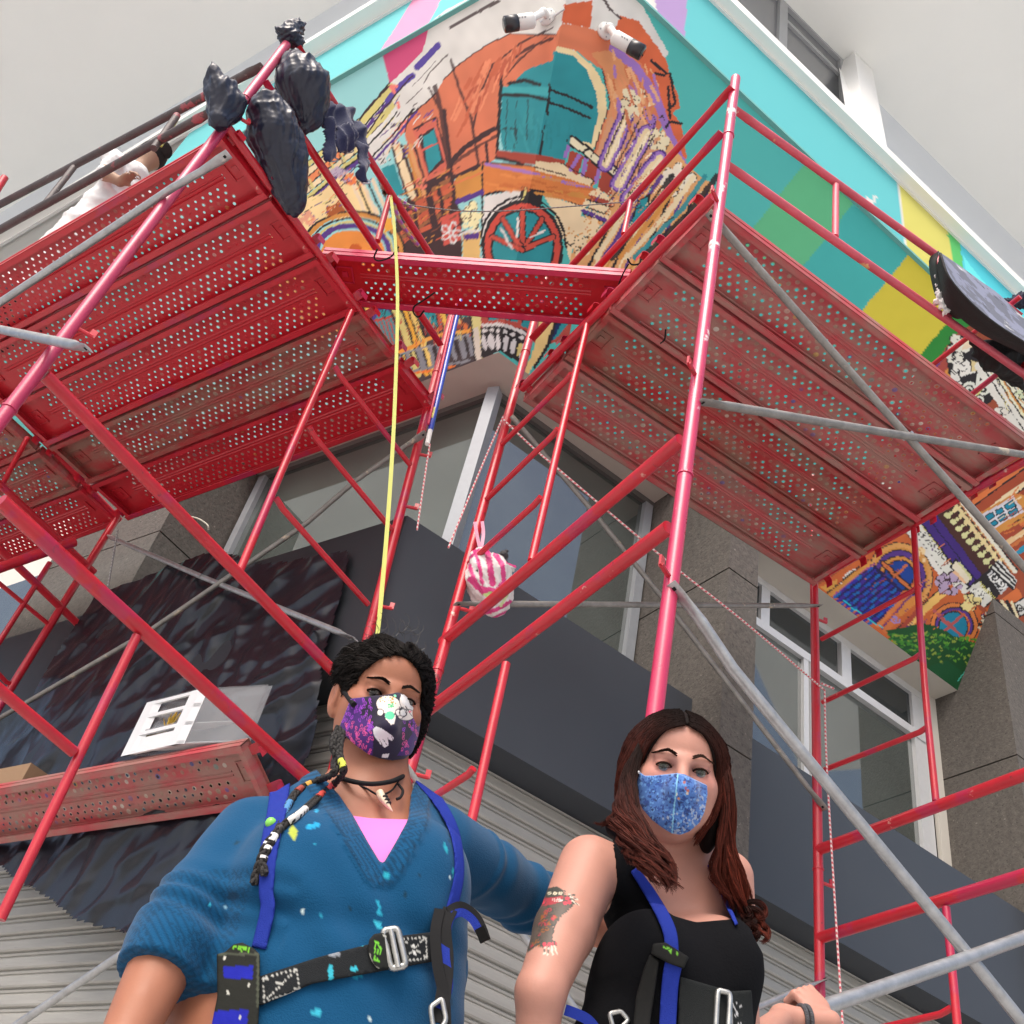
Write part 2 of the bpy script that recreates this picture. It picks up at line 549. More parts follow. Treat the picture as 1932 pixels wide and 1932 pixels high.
# fascia over the shop front
FR_, FL_ = 3.8626, 2.772
fc = corner2(FR_, FL_)
FZ0, FZ1 = 2.625, 3.553
p1u = float(np.dot(jR, UR))
fi = corner2(FR_ + 0.30, FL_ + 0.30)
inner = [v3(fc, FZ0), v3(plan('R', FR_, 14), FZ0), v3(plan('R', FR_ + 0.3, 14), FZ0), v3(fi, FZ0)]
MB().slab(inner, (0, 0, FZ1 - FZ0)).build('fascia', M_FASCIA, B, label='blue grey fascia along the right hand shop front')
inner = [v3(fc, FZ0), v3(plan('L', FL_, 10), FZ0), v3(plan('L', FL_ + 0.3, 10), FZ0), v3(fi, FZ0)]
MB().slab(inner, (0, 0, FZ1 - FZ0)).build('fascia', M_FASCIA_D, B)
# wall between fascia top and window sill
ci = corner2(DR0 + WD + .02, DL0 + WD + .02)
MB().slab([v3(ci, 2.5), v3(plan('R', DR0 + WD + .02, 6), 2.5), v3(plan('R', DR0 + WD + .3, 6), 2.5), v3(corner2(DR0 + WD + .3, DL0 + WD + .3), 2.5)], (0, 0, 0.8)).build('sill_wall', M_SOFFIT, B)
MB().slab([v3(ci, 2.5), v3(plan('L', DL0 + WD + .02, 6), 2.5), v3(plan('L', DL0 + WD + .3, 6), 2.5), v3(corner2(DR0 + WD + .3, DL0 + WD + .3), 2.5)], (0, 0, 0.8)).build('sill_wall', M_SOFFIT, B)

# roller shutters: every slat a part, sharing one mesh per span
PIT = 0.086
def slat_mesh(side, u0, u1, d):
    n, uu = (NR, UR) if side == 'R' else (NL, UL)
    prof = [(0.0, 0.0), (0.004, 0.012), (0.012, 0.017), (0.052, 0.017), (0.060, 0.010), (0.064, 0.002), (0.068, 0.008), (0.076, 0.010), (0.081, 0.002), (PIT - 0.0005, 0.0)]
    q = MB()
    a, b = plan(side, d, u0), plan(side, d, u1)
    v, f = [], []
    for z, o_ in prof:
        v.append(v3(a + n * o_, z)); v.append(v3(b + n * o_, z))
    for i in range(len(prof) - 1):
        f.append((2 * i, 2 * i + 1, 2 * i + 3, 2 * i + 2))
    q.add(v, f)
    return q
NS = int((2.63 - GROUND) / PIT)
sc_ = corner2(FR_ + 0.22, FL_ + 0.22)
for side, spans, d in (('R', [(float(np.dot(sc_, UR)), p1u), (uA, J2u)], FR_ + 0.22), ('L', [(float(np.dot(sc_, UL)), ul0 + 0.0), (ul0 + 1.25, ul0 + 6)], FL_ + 0.22)):
    for (u0, u1) in spans:
        pos = plan(side, d, u0)
        cen = np.array([pos[0], pos[1], 0.0])
        q = slat_mesh(side, u0, u1, d)
        me = q.mesh('shutter_slat', (0, 0, 0), smooth=False)
        me.materials.append(M_SHUT)
        for i in range(NS):
            o = bpy.data.objects.new('shutter_slat', me)
            COL.objects.link(o); o.parent = B
            o.location = (0 - B['_w'][0], 0 - B['_w'][1], 2.63 - (i + 1) * PIT - B['_w'][2])

# coping, recessed upper wall, windows and the big ceiling
DRt, DLt = DR0 - LEAN * (ZL - Z0) - 0.035, DL0 - LEAN * (ZL - Z0) - 0.035
def ring(dR0, dL0, dR1, dL1, z0, z1, lr, ll, name, mt, lab=None):
    c0, c1 = corner2(dR0, dL0), corner2(dR1, dL1)
    a = np.array
    for side, uu, L_ in (('R', UR, lr), ('L', UL, ll)):
        d0, d1 = (dR0, dR1) if side == 'R' else (dL0, dL1)
        e0, e1 = c0 + uu * L_, c1 + uu * L_
        MB().slab([v3(c0, z0), v3(e0, z0), v3(e1, z0), v3(c1, z0)], (0, 0, z1 - z0)).build(name, mt, B, label=lab)
ring(DRt - 0.105, DLt - 0.135, DRt + 0.6, DLt + 0.6, ZT, ZT + 0.12, 12, 9, 'coping', M_CEIL)
ring(DRt - 0.02, DLt - 0.02, DRt + 0.01, DLt + 0.01, ZT - 0.035, ZT - 0.001, 12, 9, 'coping_bead', MAT_W := mat('white_trim_paint', (0.8, 0.8, 0.78), 0.6))
UZ = 12.5
ring(3.36, 2.12, 3.6, 2.36, ZT + 0.12, UZ, 14, 12, 'upper_wall', mat('pale_grey_wall_paint', (0.66, 0.70, 0.74), 0.8, var=0.02, scale=1))
cc = corner2(DRt + 0.5, DLt + 0.5)
MB().slab([v3(cc, ZT + .1), v3(cc + UR * 12, ZT + .1), v3(cc + UR * 12 + UL * 9, ZT + .1), v3(cc + UL * 9, ZT + .1)], (0, 0, 0.02)).build('terrace_floor', M_CEIL, B)
cp_ = np.array([-7.0, 0.6])
MB().slab([np.array([-16, 3.2, UZ]), np.array([16, 3.2, UZ]), np.array([16, 18, UZ]), np.array([-16, 18, UZ])], (0, 0, 0.4)).build('ceiling', M_CEIL, B)
MB().slab([at_z(-60, 20, UZ - .02), at_z(70, -80, UZ - .02), at_z(100, -90, UZ - .02), at_z(-60, 50, UZ - .02)], (0, 0, 0.02)).build('ceiling_joint', M_SOFFIT, B)
# window strip under the ceiling
def uw(u0, u1, z0, z1, off, dp, mt, name):
    p = plan('R', 3.36 - off, u0)
    MB().box(v3(p, z0), v3(UR * (u1 - u0), 0), v3(-NR * dp, 0), (0, 0, z1 - z0)).build(name, mt, B)
def UU(px, py): return float(np.dot(on(px, py, NR, -3.36)[:2], UR))
M_GREYF = mat('grey_painted_frame', (0.33, 0.34, 0.35), 0.5)
M_GREYG = mat('dull_grey_glass', (0.15, 0.155, 0.165), 0.2, spec=0.6)
ua, ub, uc_ = UU(1330, -150), UU(1472, 40), UU(1585, 140)
uw(ua, uc_, 11.0, UZ - 0.05, 0.02, 0.03, M_GREYG, 'window_pane')
uw(ua, uc_, UZ - 0.07, UZ - 0.003, 0.06, 0.05, M_GREYF, 'window_frame')
uw(ub - 0.07, ub + 0.05, 11.0, UZ - 0.07, 0.06, 0.05, M_GREYF, 'window_frame')
uw(uc_ - 0.06, uc_ + 0.02, 11.0, UZ - 0.07, 0.06, 0.05, M_GREYF, 'window_frame')
uw(ub + 0.05, uc_ - 0.06, 12.05, 12.12, 0.05, 0.04, M_GREYF, 'window_frame')
# white fin beside it
A12, B12, C12 = at_z(1582, 122, UZ - .01), at_z(1611.8, 97, UZ - .01), at_z(1646.5, 132, UZ - .01)
A9, B9, C9 = at_z(1598, 222, 9.13), at_z(1636, 252, 9.13), at_z(1676, 290, 9.13)
D12, D9 = C12 + A12 - B12, C9 + A9 - B9
q = MB().add([A12, B12, C12, D12, A9, B9, C9, D9], [(0, 1, 2, 3), (7, 6, 5, 4), (0, 4, 5, 1), (1, 5, 6, 2), (2, 6, 7, 3), (3, 7, 4, 0)])
q.build('fin', MAT_W, B)
# ------------------------------------------------------------------ painting engine (flat colour put on vertices)
def lin(c):
    c = np.asarray(c, float) / 255.0
    return np.where(c <= 0.04045, c / 12.92, ((c + 0.055) / 1.055) ** 2.4)


def wob(x, y, s, a, seed):
    r = np.random.default_rng(seed)
    o = np.zeros_like(x)
    for k in range(5):
        t = r.uniform(0, 2 * math.pi); f = (1 + k * 0.8) / s
        o += np.sin(x * f * math.cos(t) + y * f * math.sin(t) + r.uniform(0, 6.28)) / (1 + k * 0.5)
    return o * a / 2.2


class Canvas:
    def __init__(self, px, py, base, jit=1.1):
        self.X = px + wob(px, py, 9, jit, 1) + wob(px, py, 3.5, jit * 0.18, 3)
        self.Y = py + wob(px, py, 9, jit, 2) + wob(px, py, 3.5, jit * 0.18, 4)
        self.px, self.py = px, py
        self.C = np.tile(lin(base), (len(px), 1))
        self.T = lambda p: np.asarray(p, float)
        self.k = 1.0
        self.thick = False
        self.mask = np.ones(len(px), bool)

    def use(self, ox, oy, k):
        self.T = lambda p: np.asarray(p, float) * k + np.array([ox, oy])
        self.k = k
        return self

    def _bb(self, x0, y0, x1, y1):
        return np.nonzero((self.X >= x0) & (self.X <= x1) & (self.Y >= y0) & (self.Y <= y1) & self.mask)[0]

    def put(self, idx, color, alpha=1.0, tex=0.08):
        c = lin(color)
        v = 1 + wob(self.px[idx] * 1.0, self.py[idx] * 1.0, 17.0, tex, int(sum(color)) % 97)[:, None]
        a = np.asarray(alpha)
        a = a[:, None] if a.ndim else a
        self.C[idx] = self.C[idx] * (1 - a) + c * v * a

    def poly(self, pts, color, alpha=1.0, edge=None, ew=2.0, tex=0.08):
        P = self.T(pts)
        idx = self._bb(P[:, 0].min(), P[:, 1].min(), P[:, 0].max(), P[:, 1].max())
        if len(idx):
            x, y = self.X[idx], self.Y[idx]
            ins = np.zeros(len(idx), bool)
            n = len(P)
            for i in range(n):
                x0, y0 = P[i]; x1, y1 = P[(i + 1) % n]
                if y0 == y1: continue
                c = (y0 > y) != (y1 > y)
                ins ^= c & (x < (x1 - x0) * (y - y0) / (y1 - y0) + x0)
            self.put(idx[ins], color, alpha, tex)
        if edge is not None:
            self.line(list(pts) + [pts[0]], edge, ew)

    def line(self, pts, color, w=2.0, alpha=1.0, tex=0.08, w1=None):
        P = self.T(pts)
        if self.thick and sum(color) < 160: w = w * 1.3
        w = w * self.k / 2
        w1 = w if w1 is None else w1 * self.k / 2
        m = max(w, w1)
        idx = self._bb(P[:, 0].min() - m, P[:, 1].min() - m, P[:, 0].max() + m, P[:, 1].max() + m)
        if not len(idx): return
        x, y = self.X[idx], self.Y[idx]
        hit = np.zeros(len(idx), bool)
        n = len(P) - 1
        for i in range(n):
            a, b = P[i], P[i + 1]
            d = b - a
            L2 = float(d @ d) + 1e-9
            t = np.clip(((x - a[0]) * d[0] + (y - a[1]) * d[1]) / L2, 0, 1)
            q = np.hypot(x - a[0] - t * d[0], y - a[1] - t * d[1])
            f = (i + t) / max(n, 1)
            hit |= q < (w + (w1 - w) * f)
        self.put(idx[hit], color, alpha, tex)

    def ell(self, c, rx, ry, color, ang=0, a0=0, a1=360, w=None, alpha=1.0):
        """filled ellipse, or an arc of width w"""
        n = 28
        t = np.radians(np.linspace(a0, a1, n))
        ca, sa = math.cos(math.radians(ang)), math.sin(math.radians(ang))
        P = [(c[0] + rx * math.cos(q) * ca - ry * math.sin(q) * sa, c[1] + rx * math.cos(q) * sa + ry * math.sin(q) * ca) for q in t]
        if w is None: self.poly(P, color, alpha)
        else: self.line(P, color, w, alpha)

    def blobs(self, c, r, n, color, ink, seed, size=0.33, inkw=3):
        g = np.random.default_rng(seed)
        for i in range(n):
            a, q = g.uniform(0, 6.28), r * math.sqrt(g.uniform(0, 1))
            p = (c[0] + q * math.cos(a), c[1] + q * math.sin(a) * 0.9)
            s = r * size * g.uniform(0.6, 1.2)
            self.ell(p, s, s * 0.75, color, g.uniform(0, 180))
            b = g.uniform(0, 360)
            if g.random() < 0.75:
                self.ell(p, s, s * 0.75, ink, 0, b, b + 150, inkw)

    def scroll(self, c, r, color, w, seed=0, turn=1, start=0):
        P = []
        for i in range(26):
            t = i / 25
            a = start + turn * t * 8.5
            q = r * (1 - 0.8 * t)
            P.append((c[0] + q * math.cos(a), c[1] + q * math.sin(a)))
        self.line(P, color, w)


K, WH, CR, OR, SAL, RB, TE, PU, LA, YE, OC, DK = ((38, 34, 36), (214, 212, 206), (226, 205, 165), (206, 112, 62), (203, 108, 88),
    (158, 66, 50), (40, 138, 146), (84, 52, 130), (150, 112, 184), (204, 194, 120), (200, 138, 66), (62, 40, 42))


def art_left(c):
    """the painting round the building corner, in the 1932 px frame"""
    c.use(615, 0, 0.3472)
    P, Ln = c.poly, c.line
    # white ground of the unfinished part
    P([(330, 470), (470, 340), (565, 230), (555, 120), (900, -80), (1700, -80), (1725, 40), (1860, 290), (1830, 330), (1600, 200), (1250, 300), (900, 420), (640, 560), (420, 700), (300, 900), (160, 760), (220, 600)], WH)
    # salmon wall
    P([(640, 430), (700, 370), (860, 250), (1000, 185), (1250, 190), (1260, 340), (1000, 460), (945, 560), (930, 860), (850, 900), (700, 960), (690, 1180), (520, 1100), (480, 1000), (430, 720), (450, 630), (600, 510)], (206, 116, 84))
    P([(1250, 190), (1285, 125), (1430, 150), (1560, 200), (1700, 320), (1800, 420), (1850, 640), (1760, 800), (1560, 960), (1440, 860), (1550, 560), (1500, 380), (1350, 270), (1250, 250)], (205, 118, 84))
    P([(1295, 25), (1452, 0), (1440, 150), (1282, 122)], (204, 98, 60))
    P([(1600, 85), (1700, 115), (1790, 240), (1850, 330), (1875, 440), (1912, 500), (1925, 590), (1885, 610), (1932, 680), (1960, 860), (1900, 860), (1850, 640), (1790, 480), (1690, 300), (1570, 160)], (205, 100, 62))
    P([(1590, 260), (1650, 430), (1640, 620), (1560, 860), (1460, 860), (1550, 560), (1510, 380), (1440, 290)], (212, 148, 100), 0.85)
    # lavender band and capitals
    Ln([(1560, 260), (1680, 360), (1790, 520), (1860, 720), (1940, 900), (1990, 1100)], LA, 46)
    Ln([(1640, 330), (1700, 520), (1640, 470)], LA, 20, 0.7)
    # cream window surround and teal panes
    P([(1255, 248), (1340, 270), (1450, 355), (1515, 470), (1528, 600), (1495, 720), (1450, 810), (1400, 800), (1400, 500), (1240, 300)], (228, 208, 160))
    P([(1238, 275), (1340, 300), (1420, 385), (1468, 500), (1478, 620), (1440, 780), (1330, 745), (1300, 872), (1180, 850), (960, 815), (945, 700), (960, 480), (1010, 450), (1100, 375), (1232, 330)], TE)
    P([(960, 470), (1215, 470), (1215, 520), (965, 510)], (60, 160, 165))
    for a in ([(990, 452), (1080, 434), (1160, 460)], [(945, 515), (1090, 520), (1210, 545)]): Ln(a, K, 15)
    Ln([(1225, 490), (1330, 530), (1442, 582)], K, 12); Ln([(1225, 560), (1340, 600), (1435, 640)], K, 12)
    Ln([(1218, 460), (1205, 600), (1160, 840)], K, 11)
    for x in (985, 1035, 1100): Ln([(x, 545), (x - 12, 805)], K, 5, 0.7)
    Ln([(965, 700), (1035, 700), (1030, 800)], K, 8, 0.8)
    Ln([(955, 400), (945, 560), (930, 860)], K, 13)
    P([(930, 815), (1180, 845), (1300, 875), (1295, 905), (1120, 895), (925, 858)], RB)
    Ln([(925, 858), (1020, 880), (1130, 912)], K, 12)
    # sketched arcs and charcoal lines
    for a, w in (([(1230, 150), (1050, 240), (905, 355), (840, 500), (800, 690)], 8), ([(620, 100), (655, 260), (720, 470), (790, 640), (800, 730), (830, 900)], 11),
                 ([(585, 430), (625, 600), (655, 830), (690, 1090)], 20), ([(1010, 320), (1100, 260), (1230, 210)], 12), ([(620, 190), (720, 120), (940, 5)], 14),
                 ([(1600, 100), (1540, 50), (1500, -20)], 10), ([(530, 440), (575, 500), (600, 560)], 9), ([(455, 550), (520, 480)], 5), ([(660, 310), (560, 390)], 8)): Ln(a, DK, w, 0.9)
    for i in range(9): Ln([(960 + i * 10, 440 - i * 14), (1040 + i * 22, 330 - i * 18)], DK, 3, 0.6)
    # ledges
    P([(700, 960), (848, 900), (848, 1045), (708, 1105)], OC)
    P([(860, 878), (1130, 905), (1455, 990), (1425, 1125), (1200, 1045), (1060, 1020), (850, 1055)], (205, 122, 62))
    P([(1135, 875), (1280, 890), (1455, 980), (1435, 1010), (1290, 960), (1135, 925)], CR)
    Ln([(870, 890), (1100, 935), (1290, 990), (1430, 1022)], LA, 16)
    Ln([(850, 880), (850, 1060), (850, 1340)], K, 8)
    Ln([(850, 1060), (1060, 1022), (1200, 1048), (1420, 1130)], K, 9)
    Ln([(700, 1100), (848, 1045)], PU, 30)
    P([(860, 1065), (1060, 1030), (1060, 1095), (940, 1150), (880, 1260), (850, 1400)], WH)
    P([(1180, 1058), (1400, 1125), (1350, 1300), (1330, 1420), (1290, 1300), (1225, 1130)], CR)
    P([(1060, 1025), (1185, 1050), (1165, 1112), (1058, 1090)], K); Ln([(1088, 1030), (1070, 1080)], YE, 14)
    # right half: stones, balustrade, columns
    P([(1420, 1130), (1560, 1060), (1640, 1000), (1740, 820), (1830, 700), (1960, 900), (2100, 1000), (2060, 1300), (1700, 1500), (1300, 1500)], (214, 160, 104))
    P([(1540, 640), (1640, 600), (1800, 700), (1800, 900), (1560, 1070), (1450, 880)], (206, 150, 112))
    for i in range(16): Ln([(1420 + i * 34, 1460), (1600 + i * 34, 1120 - i * 6)], (K, (226, 210, 170), PU, OC)[i % 4], 12)
    for q in ([(1330, 815), (1405, 850), (1370, 955), (1300, 905)], [(1425, 870), (1485, 900), (1465, 985), (1405, 962)], [(1505, 920), (1582, 960), (1545, 1065), (1472, 1022)]): P(q, RB)
    for a in ([(1375, 850), (1330, 920)], [(1415, 860), (1395, 950)], [(1490, 905), (1465, 990)], [(1320, 790), (1300, 850)]): Ln(a, LA, 22)
    for a in ([(1335, 765), (1410, 815)], [(1425, 830), (1485, 885)], [(1500, 890), (1590, 945)]): Ln(a, K, 44); Ln(a, (222, 214, 180), 32)
    for a, b in (((1625, 640), (1520, 890)), ((1745, 720), (1590, 1000)), ((1810, 860), (1640, 1085))):
        Ln([a, b], PU, 92); Ln([a, b], LA, 74); Ln([a, b], (226, 205, 160), 44); Ln([(a[0] + 8, a[1]), (b[0] + 8, b[1])], (240, 226, 190), 16)
    c.blobs((1690, 560), 80, 26, (226, 214, 178), DK, 5); c.blobs((1800, 760), 55, 16, (226, 214, 178), DK, 6)
    c.blobs((1780, 640), 60, 14, LA, DK, 7); c.blobs((1930, 980), 90, 24, (228, 218, 196), K, 8)
    for a in ([(1870, 400), (1900, 560), (1860, 600)], [(1860, 470), (1870, 640)], [(1845, 690), (1870, 660), (1932, 670)], [(1780, 400), (1840, 410)], [(1770, 330), (1850, 400)]): Ln(a, K, 12)
    P([(1430, 1050), (1480, 1020), (1560, 1090), (1530, 1200), (1380, 1150)], CR)
    for i in range(4): Ln([(1420 - i * 10, 1070 + i * 38), (1560 - i * 22, 1110 + i * 44)], (RB, CR, PU, CR)[i], 22); Ln([(1420 - i * 10, 1085 + i * 38), (1560 - i * 22, 1125 + i * 44)], K, 6)
    c.blobs((1400, 1260), 80, 30, CR, OC, 9); c.blobs((1380, 1340), 60, 16, CR, K, 10)
    for i in range(7): Ln([(1470 + i * 42, 1400), (1640 + i * 60, 1130), (1760 + i * 60, 960)], ((226, 210, 170), PU, K, OC, (226, 210, 170), TE, K)[i], 26, 0.95)
    P([(1700, 1090), (1760, 1060), (1720, 1200), (1650, 1240)], TE, edge=K, ew=8)
    # wheel window
    c.ell((1068, 1345), 222, 262, K); c.ell((1068, 1345), 205, 240, (196, 74, 60)); c.ell((1068, 1345), 174, 206, K); c.ell((1068, 1345), 164, 196, TE)
    for a in (-90, -52, -128, -20, -160): Ln([(1068, 1360), (1068 + 175 * math.cos(math.radians(a)), 1360 + 215 * math.sin(math.radians(a)))], K, 28); Ln([(1068, 1360), (1068 + 175 * math.cos(math.radians(a)), 1360 + 215 * math.sin(math.radians(a)))], (190, 76, 60), 24)
    for a in ([(1045, 1190), (1040, 1290)], [(1190, 1250), (1110, 1290)], [(950, 1240), (1010, 1350)]): Ln(a, WH, 12)
    c.ell((1068, 1345), 235, 275, K, 0, 180, 360, 10)
    # flower capitals at the corner
    c.blobs((785, 1160), 62, 22, (226, 220, 170), DK, 11); c.blobs((785, 1235), 42, 12, (226, 220, 170), DK, 12)
    P([(745, 1270), (838, 1260), (838, 1430), (740, 1430)], (214, 178, 110)); P([(750, 1275), (835, 1262), (830, 1300), (750, 1300)], PU); Ln([(748, 1262), (838, 1250)], WH, 14)
    # dark wedge with orange courses
    P([(480, 1030), (640, 950), (700, 1090), (735, 1150), (740, 1420), (380, 1420), (380, 1180)], DK)
    for i in range(8): Ln([(390 + i * 12, 1330 - i * 34), (660 + i * 6, 1170 - i * 30)], ((196, 92, 62), (150, 96, 60), (204, 100, 66))[i % 3], 22, 0.9); 
    for x in (455, 560, 610): Ln([(x, 1010), (x + 60, 1340)], DK, 16)
    P([(620, 1180), (720, 1150), (740, 1300), (640, 1340)], (198, 84, 72)); 
    for k in range(5): c.ell((680 + 36 * math.cos(k * 1.256), 1265 + 36 * math.sin(k * 1.256)), 24, 15, (210, 210, 208), math.degrees(k * 1.256), 0, 360, 9)
    # painted windows left of the corner
    for q, col in (([(470, 700), (600, 640), (660, 900), (560, 985)], (204, 102, 84)), ([(500, 740), (590, 690), (640, 880), (560, 950)], DK), ([(525, 745), (590, 700), (625, 860), (560, 940)], TE)): P(q, col)
    Ln([(520, 820), (620, 770)], (200, 90, 80), 8)
    Ln([(680, 880), (760, 800), (850, 735), (920, 700)], DK, 22); Ln([(680, 900), (850, 780), (925, 740)], DK, 12, 0.8)
    Ln([(700, 960), (830, 900)], DK, 16); Ln([(560, 1000), (680, 930)], DK, 20); Ln([(640, 600), (700, 1080)], DK, 16); Ln([(545, 1020), (600, 1320)], DK, 16); Ln([(870, 780), (880, 870)], DK, 12); Ln([(700, 1000), (850, 935)], (208, 120, 70), 14)
    P([(300, 920), (370, 885), (430, 1060), (340, 1060)], TE)
    for x0, col, w in ((360, DK, 16), (385, CR, 44), (412, DK, 12), (430, OC, 14), (452, (206, 150, 96), 22), (478, DK, 10)): Ln([(x0, 790), (x0 + 84, 1060)], col, w)
    c.blobs((405, 690), 40, 16, (224, 120, 110), PU, 13); c.blobs((345, 755), 42, 16, (214, 196, 190), PU, 14); c.blobs((310, 850), 45, 16, WH, K, 15); c.blobs((510, 1000), 34, 12, (220, 120, 100), DK, 16)
    # cornices running up to the top edge of the painting
    for off, col, w in ((0, K, 10), (18, YE, 34), (40, K, 7), (56, PU, 20), (84, YE, 30), (112, WH, 24), (128, K, 7), (160, WH, 34), (185, K, 7), (205, PU, 12)):
        Ln([(345 + off * 0.72, 455 + off * 0.72), (230 + off * 0.72, 600 + off * 0.72), (100 + off * 0.72, 740 + off * 0.72)], col, w)
    P([(560, 150), (640, 60), (700, 250), (640, 430), (520, 500), (400, 620), (360, 540), (480, 420)], WH)
    for a in ([(335, 545), (400, 470), (470, 410)], [(495, 365), (560, 300), (610, 245)]): Ln(a, (84, 66, 150), 34)
    Ln([(370, 500), (350, 470), (380, 470)], (224, 120, 110), 22); c.ell((393, 570), 9, 24, (224, 120, 110), -10)
    for a, w in (([(660, 300), (560, 400), (530, 450)], 6), ([(520, 480), (440, 560)], 4), ([(600, 330), (470, 470)], 3)): Ln(a, DK, w, 0.8)
    # long cornices further left, above the arch (crop frame 5)
    c.use(531, 279.5, 0.217)
    for off, col, w in ((-70, K, 8), (-40, YE, 40), (-8, K, 8), (22, CR, 44), (50, K, 8), (85, (222, 132, 84), 52), (118, K, 9), (150, CR, 40), (175, K, 7), (200, YE, 26), (222, K, 12), (250, PU, 36), (284, K, 8)):
        Ln([(-120, 460 + off * 1.15), (150, 260 + off * 1.15), (420, 30 + off * 1.15), (700, -200 + off * 1.15)], col, w)
    for i in range(8): Ln([(60 + i * 92, 430 - i * 78), (95 + i * 92, 500 - i * 78)], YE, 20); Ln([(42 + i * 92, 440 - i * 78), (77 + i * 92, 512 - i * 78)], K, 6)
    P([(-100, 560), (60, 520), (350, 380), (560, 200), (700, 300), (860, 580), (700, 600), (400, 620), (180, 760), (-100, 900)], (232, 206, 150))
    for i in range(7):
        x = 640 + i * 46
        Ln([(x - 30, 290 - i * 4), (x + 100, 590)], (K if i % 2 else (226, 206, 176)), 30 if i % 2 == 0 else 13)
    c.blobs((500, 240), 80, 22, (176, 160, 178), (120, 100, 140), 17); c.blobs((620, 270), 60, 22, (222, 120, 70), PU, 18); c.blobs((220, 620), 70, 24, (224, 160, 130), PU, 19)
    c.ell((620, 900), 420, 330, OC, 0, 180, 360, 40); c.ell((620, 900), 385, 295, K, 0, 180, 360, 12); c.ell((620, 900), 350, 262, YE, 0, 180, 360, 20); c.ell((620, 905), 318, 232, PU, 0, 180, 360, 46); c.ell((620, 915), 280, 200, (224, 140, 60)); c.ell((640, 880), 60, 50, (190, 90, 30))
    c.ell((620, 900), 445, 352, K, 0, 180, 360, 14)
    P([(380, 520), (510, 470), (560, 540), (400, 600)], (160, 84, 36)); P([(880, 620), (960, 600), (980, 700), (900, 740)], (224, 160, 60)); 
    P([(-200, 1000), (60, 900), (500, 1300), (700, 1500), (300, 1700)], (196, 140, 84))
    # below the bridging plank
    P([(600, 1300), (2000, 1420), (1750, 2000), (900, 2100), (500, 1600)], (70, 60, 62))
    P([(700, 1300), (1000, 1340), (1080, 1900), (980, 1960), (820, 1700)], (222, 176, 80))
    c.ell((900, 1560), 135, 210, K, -12); c.ell((905, 1560), 118, 190, PU, -12); c.ell((912, 1565), 96, 170, TE, -12)
    P([(820, 1560), (1000, 1500), (1080, 1790), (960, 1850)], TE)
    for i in range(6): Ln([(835 + i * 32, 1500 - i * 10), (930 + i * 32, 1800 - i * 8)], (176, 72, 62), 15)
    Ln([(815, 1500), (1000, 1450)], (176, 72, 62), 26); Ln([(860, 1380), (900, 1480)], K, 6); Ln([(905, 1390), (905, 1470)], K, 6)
    for off, col, w in ((-50, K, 14), (0, YE, 66), (40, K, 14), (70, (224, 170, 60), 34), (96, K, 12), (126, (226, 196, 110), 44), (156, K, 10)): Ln([(975 + off, 1340), (1060 + off, 1560), (1190 + off, 1960)], col, w)
    P([(1200, 1380), (1330, 1390), (1360, 1560), (1250, 1580)], TE); P([(1560, 1400), (1630, 1400), (1640, 1460), (1570, 1470)], TE)
    Ln([(1180, 1370), (1260, 1640)], K, 16); Ln([(1345, 1390), (1390, 1570), (1330, 1600)], (190, 84, 64), 30); Ln([(1390, 1400), (1440, 1560)], (220, 180, 80), 44); Ln([(1480, 1420), (1540, 1560)], (150, 60, 50), 30); Ln([(1545, 1500), (1600, 1560)], (206, 110, 60), 40)
    for i, x in enumerate((1010, 1090, 1200, 1290, 1370, 1480, 1560, 1630)): Ln([(x, 1790 - i * 22), (x + 12, 1860 - i * 22), (x + 30, 1930 - i * 20)], (128, 132, 140), 34 if i % 2 else 50); Ln([(x + 34, 1800 - i * 22), (x + 60, 1900 - i * 22)], K, 12)
    Ln([(980, 1790), (1180, 1710)], (226, 150, 60), 30); Ln([(1190, 1690), (1400, 1620), (1640, 1590)], (228, 160, 70), 34); Ln([(1000, 1800), (1640, 1620)], (140, 144, 150), 16); Ln([(1080, 1950), (1300, 1905), (1640, 1850)], (130, 134, 140), 22); Ln([(1040, 1975), (1500, 1900)], (226, 120, 50), 20)
    P([(1640, 1395), (1735, 1400), (1745, 1850), (1680, 1860), (1655, 1600)], (204, 196, 130)); P([(1668, 1560), (1715, 1560), (1745, 1850), (1685, 1860)], (206, 200, 196), 0.8); Ln([(1640, 1400), (1662, 1640), (1688, 1860)], K, 12)
    # centre: small red panes, white balusters (crop frame 1)
    c.use(838.5, 475, 0.1736)
    P([(395, 640), (1400, 700), (1340, 1000), (880, 980), (640, 790), (400, 850)], (170, 74, 62))
    for q in ([(470, 650), (575, 650), (570, 735), (480, 740)], [(615, 660), (700, 665), (690, 735), (610, 725)], [(725, 670), (815, 680), (790, 765), (715, 745)], [(860, 685), (960, 690), (910, 840), (820, 800)]): P(q, (32, 30, 60)); P([(a + 8, b + 3) for a, b in q], TE)
    P([(395, 830), (640, 780), (920, 870), (900, 1290), (620, 1070), (400, 1150)], K)
    Ln([(420, 800), (560, 785), (650, 795), (780, 845), (915, 915)], (205, 205, 202), 36); Ln([(430, 835), (620, 820), (800, 900), (900, 960)], K, 12)
    for i, (x, y) in enumerate(((440, 860), (510, 850), (582, 855), (665, 865), (742, 900), (835, 935))):
        c.ell((x, y), 26, 24, (206, 206, 204)); c.ell((x + (i - 2) * 3, y + 130), 26 + (i == 1) * 12, 84, (202, 202, 202), (i - 2) * 6); 
    c.ell((812, 1060), 26, 70, (206, 192, 120), 18)
